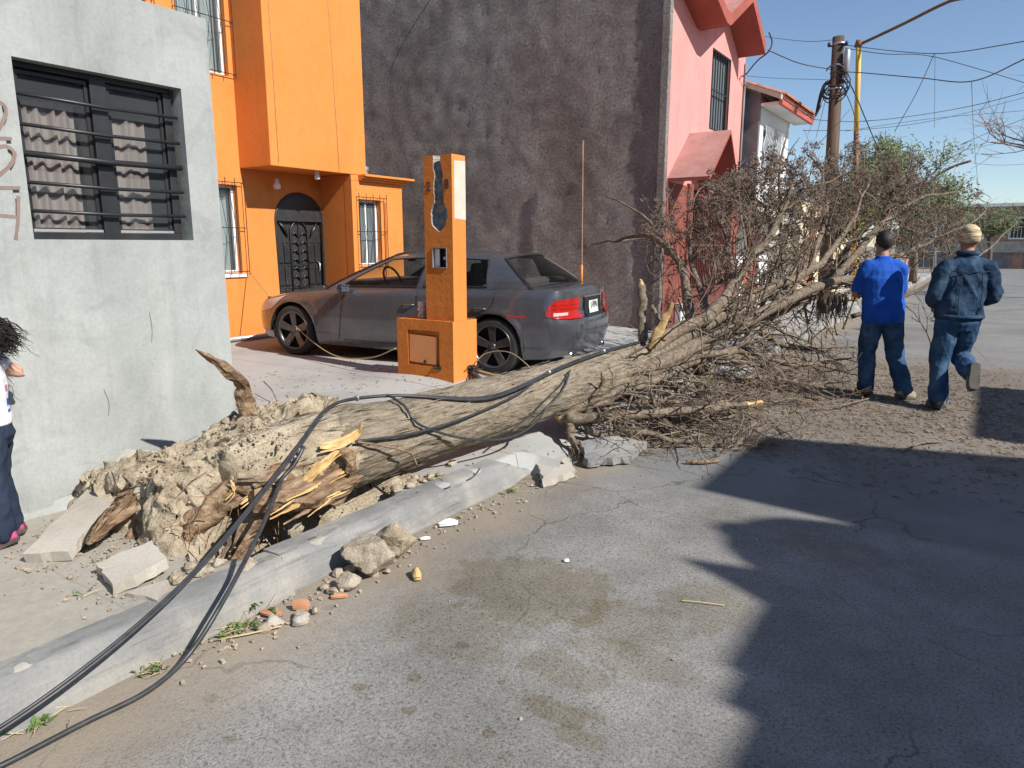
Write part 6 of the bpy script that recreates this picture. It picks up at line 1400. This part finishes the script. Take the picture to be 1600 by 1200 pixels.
slab('broken_slab', [(-2.591, 4.203, 0.060), (-2.440, 4.375, 0.090), (-2.274, 4.219, 0.050), (-2.340, 3.894, 0.050)], .05, M_slab, 'broken concrete plate at the end of the kerb', .02, 3)
slab('broken_slab', [(-2.493, 4.668, 0.120), (-2.318, 4.920, 0.140), (-2.064, 4.954, 0.120), (-2.078, 4.696, 0.070), (-2.290, 4.440, 0.070)], .06, M_kerb, 'pale broken concrete plate under the low branches', .03, 4)
# fibrous bark chunk beside the tilted slab
g = MB(); P = spl([(-3.40, 1.50, .22), (-3.50, 1.72, .31), (-3.62, 1.95, .38), (-3.72, 2.08, .40)], 10)
g.tube(P, [.012, .025, .035, .045] + [.052] * 20 + [.05, .045, .04, .035, .03, .02, .01], 40, True, 0, lambda i, k, a: .35 + 1.5 * abs(n3(math.cos(a) * 5, math.sin(a) * 5, i * .05)) + .5 * n3(math.cos(a) * 14, math.sin(a) * 14, i * .2))
tag(g.obj('bark_chunk', M_rootbark, smooth=True), 'fibrous brown bark chunk lying against the tilted slab', 'bark')
def flatbit(name, c, l, w, h, rz, mat, label, cat, tilt=0):
    g = MB(); rot = Matrix.Rotation(rz, 3, 'Z') @ Matrix.Rotation(tilt, 3, 'X')
    rows = [[Vector(c) + rot @ Vector((l * (x - .5) * (1 - .25 * abs(y - .5)), w * (y - .5) * (.75 + .25 * math.sin(x * 3)), h * (1 - (2 * y - 1) ** 2) * math.sin(math.pi * min(.97, max(.03, x))))) for y in (0, .25, .5, .75, 1)] for x in (0, .2, .4, .6, .8, 1)]
    g.grid(rows); low = [[p - Vector((0, 0, .004 + h * .3)) for p in r] for r in rows]; g.grid([r[::-1] for r in low])
    return tag(g.obj(name, mat, smooth=True), label, cat)
M_terra = pm('terracotta', [(.44, .19, .10), (.55, .27, .15)], 12, rough=.85)
M_trash = pm('white_paper', [(.72, .71, .68), (.80, .79, .77)], 9, rough=.9)
M_green = pm('green_leaf', [(.07, .13, .03), (.14, .22, .06)], 14, rough=.7); M_straw = pm('straw', [(.42, .33, .16), (.56, .45, .25)], 8, rough=.85)
flatbit('wood_chip', V((-2.187, 2.436, 0.020)), .10, .045, .035, 2.4, M_wood, 'yellow wood chip lying on the road beside the clods', 'wood chip')
flatbit('tile_shard', V((-2.402, 1.906, 0.030)), .08, .045, .006, .6, M_terra, 'upright terracotta tile shard in the gutter', 'tile shard', 1.2)
flatbit('tile_shard', V((-2.471, 1.801, 0.020)), .10, .05, .006, .3, M_terra, 'flat terracotta tile shard beside the weeds', 'tile shard')
flatbit('tile_shard', V((-2.349, 2.082, 0.012)), .08, .03, .01, .8, M_terra, 'narrow brown shard on the road in front of the clods', 'tile shard')
flatbit('paper_scrap', V((-2.471, 3.035, 0.020)), .12, .05, .025, .9, M_trash, 'crumpled white paper scrap in the gutter', 'paper')
flatbit('paper_scrap', V((-2.453, 2.810, 0.010)), .06, .03, .008, .9, M_trash, 'small flat white scrap left of the crumpled paper', 'paper')
g = MB(); g.lathe(V((-1.664, 3.000, 0.004)), [(0, .008), (.013, .008), (.016, .0)], 14); tag(g.obj('bottle_cap', M_trash, smooth=True), 'tiny white bottle cap lying alone on the road', 'bottle cap')
chunk(V((-2.394, 1.761, 0.020)), (.05, .035, .025), 61, M_slab, 'concrete_crumb', 'pale concrete crumb beside the terracotta shards', 'rubble'); chunk(V((-2.316, 1.826, 0.020)), (.035, .03, .025), 63, M_slab, 'concrete_crumb', 'grey concrete crumb at the road edge below the shards', 'rubble')
thing_tube('straw_stalk', [(-2.491, 1.535, 0.010), (-2.410, 1.644, 0.012), (-2.349, 1.757, 0.012)], .004, M_straw, 'dry straw stalk lying along the kerb foot', 'stalk', 4)
thing_tube('straw_stalk', [(-1.023, 2.921, 0.006), (-0.937, 2.949, 0.010), (-0.841, 2.987, 0.006)], .003, M_straw, 'dry straw stalk lying alone on the open road', 'stalk', 4)
thing_tube('stick', [(-0.430, 6.159, 0.010), (-0.322, 6.454, 0.030), (-0.197, 6.660, 0.012)], .010, M_limb, 'pale stick lying on the road right of the tree shadow', 'stick', 6)
thing_tube('stick', [(-1.740, 4.944, 0.015), (-1.643, 4.989, 0.020), (-1.552, 5.108, 0.015)], .016, M_rootbark, 'short brown stick on the road under the branch tips', 'stick', 7)
thing_tube('stick', [(-1.336, 7.254, 0.020), (-1.068, 7.546, 0.050), (-0.917, 8.174, 0.020)], .009, M_limb, 'thin bent stick lying at the feet of the man in blue', 'stick', 6)
thing_tube('twig', [(-5.183, 4.003, 0.200), (-5.341, 4.065, 0.300), (-5.591, 4.169, 0.340)], .006, M_limb, 'thin twig standing out of the mound top', 'twig', 5)
def weed(c, n, size, label, seed):
    r2 = random.Random(seed); t = root('weed', c, label, 'weed'); g = MB()
    for k in range(n):
        a = r2.uniform(0, 6.28); l = size * r2.uniform(.5, 1.1); d = Vector((math.cos(a), math.sin(a), r2.uniform(.25, .9))).normalized(); p = Vector(c) + Vector((r2.gauss(0, size * .6), r2.gauss(0, size * .9), .005)); w = d.cross(Vector((0, 0, 1))).normalized() * l * .24
        q = p + d * l; e = q + Vector((d.x, d.y, -.5)) * l * .5; g.poly([p, p.lerp(q, .6) + w, q, p.lerp(q, .6) - w]); g.poly([q, p.lerp(q, .6) + w, e, p.lerp(q, .6) - w]) if False else g.poly([p.lerp(q, .5) + w * .8, e, p.lerp(q, .5) - w * .8])
    g.obj('leaves', M_green, t)
    g = MB()
    for k in range(n // 2):
        a = r2.uniform(0, 6.28); p = Vector(c) + Vector((r2.gauss(0, size), r2.gauss(0, size * 1.2), .004)); g.tube([p, p + Vector((math.cos(a), math.sin(a), .3)) * size, p + Vector((math.cos(a), math.sin(a), .2)) * size * 2], [.0016, .0014, .0006], 3, False)
    g.obj('dry_stems', M_straw, t)
weed(V((-2.483, 1.649, 0.000)), 26, .045, 'broad-leaved green weeds growing at the kerb foot beside the tile shards', 1)
weed(V((-2.565, 1.765, 0.020)), 6, .06, 'single upright green leaf sprout against the kerb', 2)
weed(V((-2.507, 1.285, 0.000)), 22, .03, 'patch of low weeds at the kerb foot under the thin cable', 3)
weed(V((-2.536, 0.900, 0.000)), 26, .035, 'dry weeds and grass at the kerb foot under the cable bundle', 4)
weed(V((-3.052, 1.307, 0.160)), 6, .035, 'lone green leaf on the pavement left of the flat slab', 5)
weed(V((-2.484, 3.724, 0.000)), 20, .03, 'dry grass tuft at the broken end of the kerb', 6)
weed(V((-2.764, 3.283, 0.160)), 10, .025, 'tiny green tuft on the kerb top under the trunk', 7)
# leaf litter and twiglets under the crown, debris on the drive
g = MB()
for k in range(8500):
    if k < 7200:
        x, y = rn.gauss(-.9, 1.1), rn.gauss(8.1, 1.35)
        if not (-2.4 < x < 2.6 and 5.0 < y < 12.5): continue
        z = .004
    else:
        x, y = rn.uniform(-6.6, -2.6), rn.uniform(3.2, 8.6); z = ground_z(x, y) + .004
        if rn.random() < .4: continue
    a = rn.uniform(0, 3.14); l = rn.uniform(.015, .07) * (1 if k < 7200 else .8); w = rn.uniform(.001, .003); h = rn.uniform(.002, .008); l *= .62
    d = Vector((math.cos(a), math.sin(a), 0)); q = Vector((-d.y, d.x, 0)); p = Vector((x, y, z)); t = p + Vector((0, 0, h))
    g.poly([p - d * l + q * w, p - d * l - q * w, t]); g.poly([p + d * l - q * w, p + d * l + q * w, t]); g.poly([p - d * l - q * w, p + d * l - q * w, t]); g.poly([p + d * l + q * w, p - d * l + q * w, t])
o = g.obj('twig_litter', M_twig); o['kind'] = 'stuff'; o['label'] = 'brown twig and needle litter covering the road below the crown'
g = MB()
for k in range(2600):
    x, y = rn.gauss(-.6, 1.2), rn.gauss(8.3, 1.3)
    if not (-2.2 < x < 2.8 and 5.2 < y < 12): continue
    s = rn.uniform(.006, .018); a = rn.random() * 6; d = Vector((math.cos(a), math.sin(a), rn.uniform(-.2, .5))); q = Vector((-math.sin(a), math.cos(a), rn.uniform(-.3, .3))); p = Vector((x, y, .008))
    g.poly([p - d * s, p + q * s * .6, p + d * s, p - q * s * .6])
o = g.obj('leaf_litter', pm('litter_leaf', [(.16, .11, .07), (.28, .20, .13), (.36, .28, .18)], 15, rough=.95)); o['kind'] = 'stuff'; o['label'] = 'dry leaf litter scattered on the road around the men'
# green bottle-like bin far behind the trunk
g = MB(); g.lathe(V((-1.685, 15.164, 0.000)), [(0, .02), (.09, .02), (.10, .05), (.10, .24), (.05, .31), (.035, .36), (0, .36)], 16); tag(g.obj('green_jug', pm('green_plastic', [(.03, .28, .10), (.06, .38, .16)], 6, rough=.4), smooth=True), 'green plastic jug standing on the road behind the trunk', 'jug')
# ------------------------------------------------------------------ poles, lamps, wires
M_pole = pm('creosoted_wood', [(.055, .034, .022), (.10, .066, .045), (.15, .105, .075)], 14, 5, .9, st=(1, 1, .08), bscale=40, bstr=.6)
M_yellow = pm('yellow_paint', [(.66, .38, .045), (.74, .46, .08)], 4, rough=.6, st=(1, 1, .3)); M_brownpaint = pm('brown_paint', [(.16, .075, .04), (.24, .12, .07)], 8, rough=.7)
M_steel = pm('galvanised_steel', [(.38, .39, .40), (.5, .5, .51)], 8, rough=.45, metal=.6)
pole = root('utility_pole', (-2.98, 16.7, 0), 'dark wooden utility pole with tangled cables at its top', 'utility pole')
g = MB(); g.tube([(-2.96, 16.7, -.1), (-3.02, 16.7, 2.5), (-3.11, 16.7, 5.78)], [.15, .135, .115], 14); g.obj('shaft', M_pole, pole, smooth=True)
g = MB(); g.lathe((-2.90, 16.62, 4.95), [(0, 0), (.06, .02), (.06, .50), (.04, .55), (0, .56)], 14); g.obj('junction_can', M_steel, pole, smooth=True)
for z, r in ((5.62, .125), (5.2, .128), (4.75, .132)):
    g = MB(); g.lathe((-3.09, 16.7, z), [(r, 0), (r + .012, .0), (r + .012, .035), (r, .035)], 16); g.obj('steel_band', M_steel, pole, smooth=True)
for (dx, z) in ((-.16, 5.60), (.17, 5.58)):
    g = MB(); g.tube([(-3.1, 16.65, z), (-3.1 + dx, 16.6, z)], .018, 6); g.ball((-3.1 + dx, 16.6, z + .03), (.035, .035, .05)); g.obj('insulator', M_black, pole, smooth=True)
r3 = random.Random(8)
for k in range(9):
    c = Vector((-3.06, 16.55, 4.75 + r3.uniform(-.15, .2))); rr_ = r3.uniform(.16, .30); g = MB(); ph = r3.random() * 6
    g.tube([c + Vector((rr_ * math.cos(a * .42 + ph), .1 * math.sin(a * .42), rr_ * .8 * math.sin(a * .42 + ph) + .01 * a)) for a in range(14)], .012, 5); g.obj('cable_coil', M_iron, pole, smooth=True)
g = MB()
for k in range(5): g.tube(spl([(-3.22, 16.6, 4.95), (-3.28 - .015 * k, 16.55, 4.75), (-3.34 - .015 * k, 16.5, 4.4 - .04 * k), (-3.30, 16.5, 4.45)], 6), .009, 5)
g.obj('hanging_loop', M_iron, pole, smooth=True)
lamp = root('street_lamp', (-2.93, 20.6, 0), 'tall yellow street lamp post with long arm behind the utility pole', 'street lamp')
lt = V((-3.353, 20.600, 6.559))
g = MB(); g.tube([(-2.904, 20.600, 0.029), (-3.079, 20.600, 2.459)], .085, 12); g.obj('post_base', M_yellow, lamp, smooth=True)
g = MB(); g.tube([(-3.077, 20.600, 2.443), (-3.232, 20.600, 4.438)], .062, 12); g.obj('post_middle', M_brownpaint, lamp, smooth=True)
g = MB(); g.tube([(-3.230, 20.600, 4.423), (-3.351, 20.600, 6.529)], .062, 12); g.obj('post_top', M_yellow, lamp, smooth=True)
g = MB(); g.tube([lt + Vector((-.02, 0, -.12)), lt + Vector((.02, 0, .04))], .09, 8); g.obj('bracket', M_brownpaint, lamp, smooth=True)
g = MB(); g.tube(spl([(-3.348, 20.600, 6.499), (-2.397, 20.400, 6.776), (-1.620, 20.200, 7.016), (-1.245, 20.100, 7.061), (-0.518, 20.000, 6.986)], 6), .038, 8); g.obj('arm', M_brownpaint, lamp, smooth=True)
g = MB(); g.ball((-0.223, 20.000, 6.934), (.35, .12, .08)); g.obj('lamp_head', M_steel, lamp, smooth=True)
lamp2 = root('street_lamp', (-1.6, 36, 0), 'distant street lamp arm rising above the green trees', 'street lamp')
g = MB(); g.tube([(-2.007, 36.000, 0.049), (-2.398, 36.000, 4.479)], .06, 8); g.obj('post', M_steel, lamp2, smooth=True)
g = MB(); g.tube(spl([(-2.398, 36.000, 4.479), (-1.784, 36.000, 4.835), (-1.171, 36.000, 5.028)], 5), .05, 8); g.obj('arm', M_brownpaint, lamp2, smooth=True)
def wire(pts, r, label):
    g = MB(); g.tube(spl(pts, 8), r, 5); tag(g.obj('overhead_wire', M_iron, smooth=True), label, 'wire', 'overhead wires')
wire([(-4.05, 15.0, 5.30), (-3.669, 16.000, 5.208), (-3.139, 16.650, 5.143)], .010, 'wire running from the pink eave to the utility pole')
wire([(-3.109, 16.700, 5.726), (-4.163, 18.000, 6.139), (-6.696, 22.000, 7.588)], .006, 'thin wire leaving the pole top leftwards behind the pink roof')
wire([(-3.003, 16.700, 5.613), (-1.883, 15.500, 5.086), (-0.961, 14.000, 4.617), (0.102, 12.000, 4.214)], .007, 'uppermost wire from the pole top across the sky to the right')
wire([(-2.974, 16.700, 5.548), (-2.429, 18.000, 5.631), (-1.754, 20.000, 5.907), (-0.783, 22.000, 5.872), (0.329, 24.000, 5.733)], .009, 'wire dipping under the lamp arm towards the right edge')
wire([(-3.025, 16.650, 5.092), (-2.465, 16.000, 4.877), (-1.332, 14.500, 4.377), (-0.541, 13.000, 3.966), (0.114, 11.000, 3.816)], .009, 'thick wire kinked near the right edge of the sky')
wire([(-1.644, 20.200, 5.975), (-1.969, 20.600, 5.219), (-2.404, 21.000, 4.419)], .008, 'steep diagonal wire dropping from below the lamp arm')
wire([(-1.631, 20.200, 5.973), (-1.510, 20.600, 4.369)], .004, 'thin vertical wire dropping from below the lamp arm')
wire([(-0.540, 13.000, 3.957), (-0.582, 18.000, 3.706), (-0.495, 24.000, 2.867)], .004, 'thin vertical wire near the right edge above the far tree')
wire([(-4.413, 19.000, 4.649), (-3.273, 20.000, 4.593), (-2.123, 21.000, 4.745), (-0.828, 22.000, 5.023), (0.319, 22.000, 5.242)], .009, 'long wire above the crown rising to the right')
wire([(-4.168, 19.000, 4.331), (-2.968, 20.000, 4.386), (-1.631, 22.000, 4.746), (0.362, 24.000, 5.444)], .007, 'second long wire just below the rising one')
wire([(-3.741, 22.000, 4.655), (-1.859, 23.000, 4.936), (0.403, 24.000, 5.090)], .006, 'nearly level wire crossing behind the lamp post')
wire([(-1.279, 28.000, 4.785), (-0.439, 27.000, 5.004), (0.456, 26.000, 5.206)], .007, 'short wire rising from the green tree to the right edge')
wire([(-1.723, 30.000, 4.740), (0.598, 30.000, 5.131)], .006, 'faint wire low over the far street')
wire([(-1.053, 34.000, 4.739), (-0.210, 34.000, 4.617), (0.791, 34.000, 4.604)], .006, 'lowest level wire over the far roofs')
wire([(-2.969, 16.600, 5.100), (-2.932, 18.000, 4.896), (-2.962, 20.000, 4.639), (-2.914, 22.000, 4.211)], .014, 'thick service cable dropping from the pole to the right')
wire([(-2.973, 16.600, 4.854), (-2.809, 17.000, 4.464), (-2.803, 18.000, 4.146)], .008, 'thin service cable dropping beside the pole')
wire([(-3.155, 16.600, 5.000), (-3.616, 18.000, 4.698), (-4.271, 20.000, 4.372)], .005, 'thin wire dropping from the pole to the left')
wire([(-3.195, 16.600, 4.880), (-3.374, 17.000, 4.327), (-3.557, 17.500, 3.943)], .005, 'second thin wire dropping left of the pole')
wire([(-5.722, 19.000, 5.777), (-4.804, 18.500, 5.516), (-3.226, 17.000, 5.017)], .005, 'faint wire behind the white house roof')
wire([(-8.3, 11.1, 6.9), (-10.101, 10.900, 4.922), (-9.466, 10.500, 3.410), (-8.910, 10.200, 2.667)], .006, 'thin wire hanging across the dark stucco wall')
# ------------------------------------------------------------------ living trees further down the street
M_mesq = pm('feathery_green', [(.085, .105, .045), (.14, .165, .075), (.20, .23, .115)], 2.5, 4, .8); M_trunk = pm('tree_bark', [(.09, .07, .05), (.17, .135, .10)], 14, rough=.95, bscale=40)
M_bareb = pm('bare_reddish_twigs', [(.20, .14, .12), (.30, .22, .19)], 6, rough=.95)
def green_tree(loc, h, rad, seed, label, leaves=5200, bare=False, mat=None, group=None):
    r4 = random.Random(seed); t = root('bare_tree' if bare else 'green_tree', loc, label, 'tree', group); B = MB(); T = MB(); Lf = MB(); base = Vector(loc)
    top = base + Vector((r4.gauss(0, .2), r4.gauss(0, .2), h * .42)); B.tube(spl([base, base.lerp(top, .5) + Vector((.1, 0, 0)), top], 4), [.16, .15, .14, .13, .125, .12, .115, .11, .10], 8)
    tips = []
    def go(p, d, ln, r, dep):
        P = [p]; dd = d.normalized()
        for i in range(4): dd = (dd + Vector((r4.gauss(0, .22), r4.gauss(0, .22), r4.gauss(.04, .15)))).normalized(); P.append(P[-1] + dd * ln / 4)
        T.tube(P, [lerp(r, r * .45, i / 4) for i in range(5)], 5 if r > .02 else 3, False)
        if dep == 0 or dep == 1: tips.extend(P[1:])
        if dep:
            for _ in range(4 if dep > 1 else 5): i = r4.randint(1, 4); go(P[i], dd + Vector((r4.gauss(0, .8), r4.gauss(0, .8), r4.gauss(.1, .6))), ln * r4.uniform(.55, .8), r * .5, dep - 1)
    for k in range(6):
        a = k * 1.05 + r4.random(); go(top, Vector((math.cos(a) * rad, math.sin(a) * rad, h * .38)), (Vector((rad, 0, h * .5))).length * .48, .07, 3 if bare else 2)
    if not bare:
        for k in range(leaves):
            c = r4.choice(tips); p = c + Vector((r4.gauss(0, .16), r4.gauss(0, .16), r4.gauss(-.04, .16))); l = r4.uniform(.05, .13); u = Vector((r4.gauss(0, 1), r4.gauss(0, 1), r4.gauss(-.4, .7))).normalized(); q = u.orthogonal().normalized() * l * .22
            Lf.poly([p - u * l, p + q, p + u * l, p - q])
        Lf.obj('crown', mat or M_mesq, t)
    B.obj('trunk', M_trunk, t, smooth=True); T.obj('branches', M_bareb if bare else M_trunk, t, smooth=True)
green_tree((-3.3, 27, .1), 5.2, 2.1, 3, 'feathery pale green tree beyond the street lamp, right of the pole', 9000)
green_tree((-2.6, 33, .1), 4.9, 1.8, 5, 'smaller feathery green tree right of the pale green one', 6500)
green_tree((-4.3, 23.5, .1), 3.6, 1.3, 7, 'low yellow-green tree behind the utility pole', 5200, mat=pm('yellow_green', [(.10, .12, .025), (.17, .19, .05)], 2.5, rough=.8))
green_tree((-.2, 57, .1), 4.7, 1.7, 9, 'small round green tree in front of the far building roof', 3500)
green_tree((2.6, 27, .1), 7.0, 2.6, 12, 'leafless reddish tree at the right picture edge', 0, True)
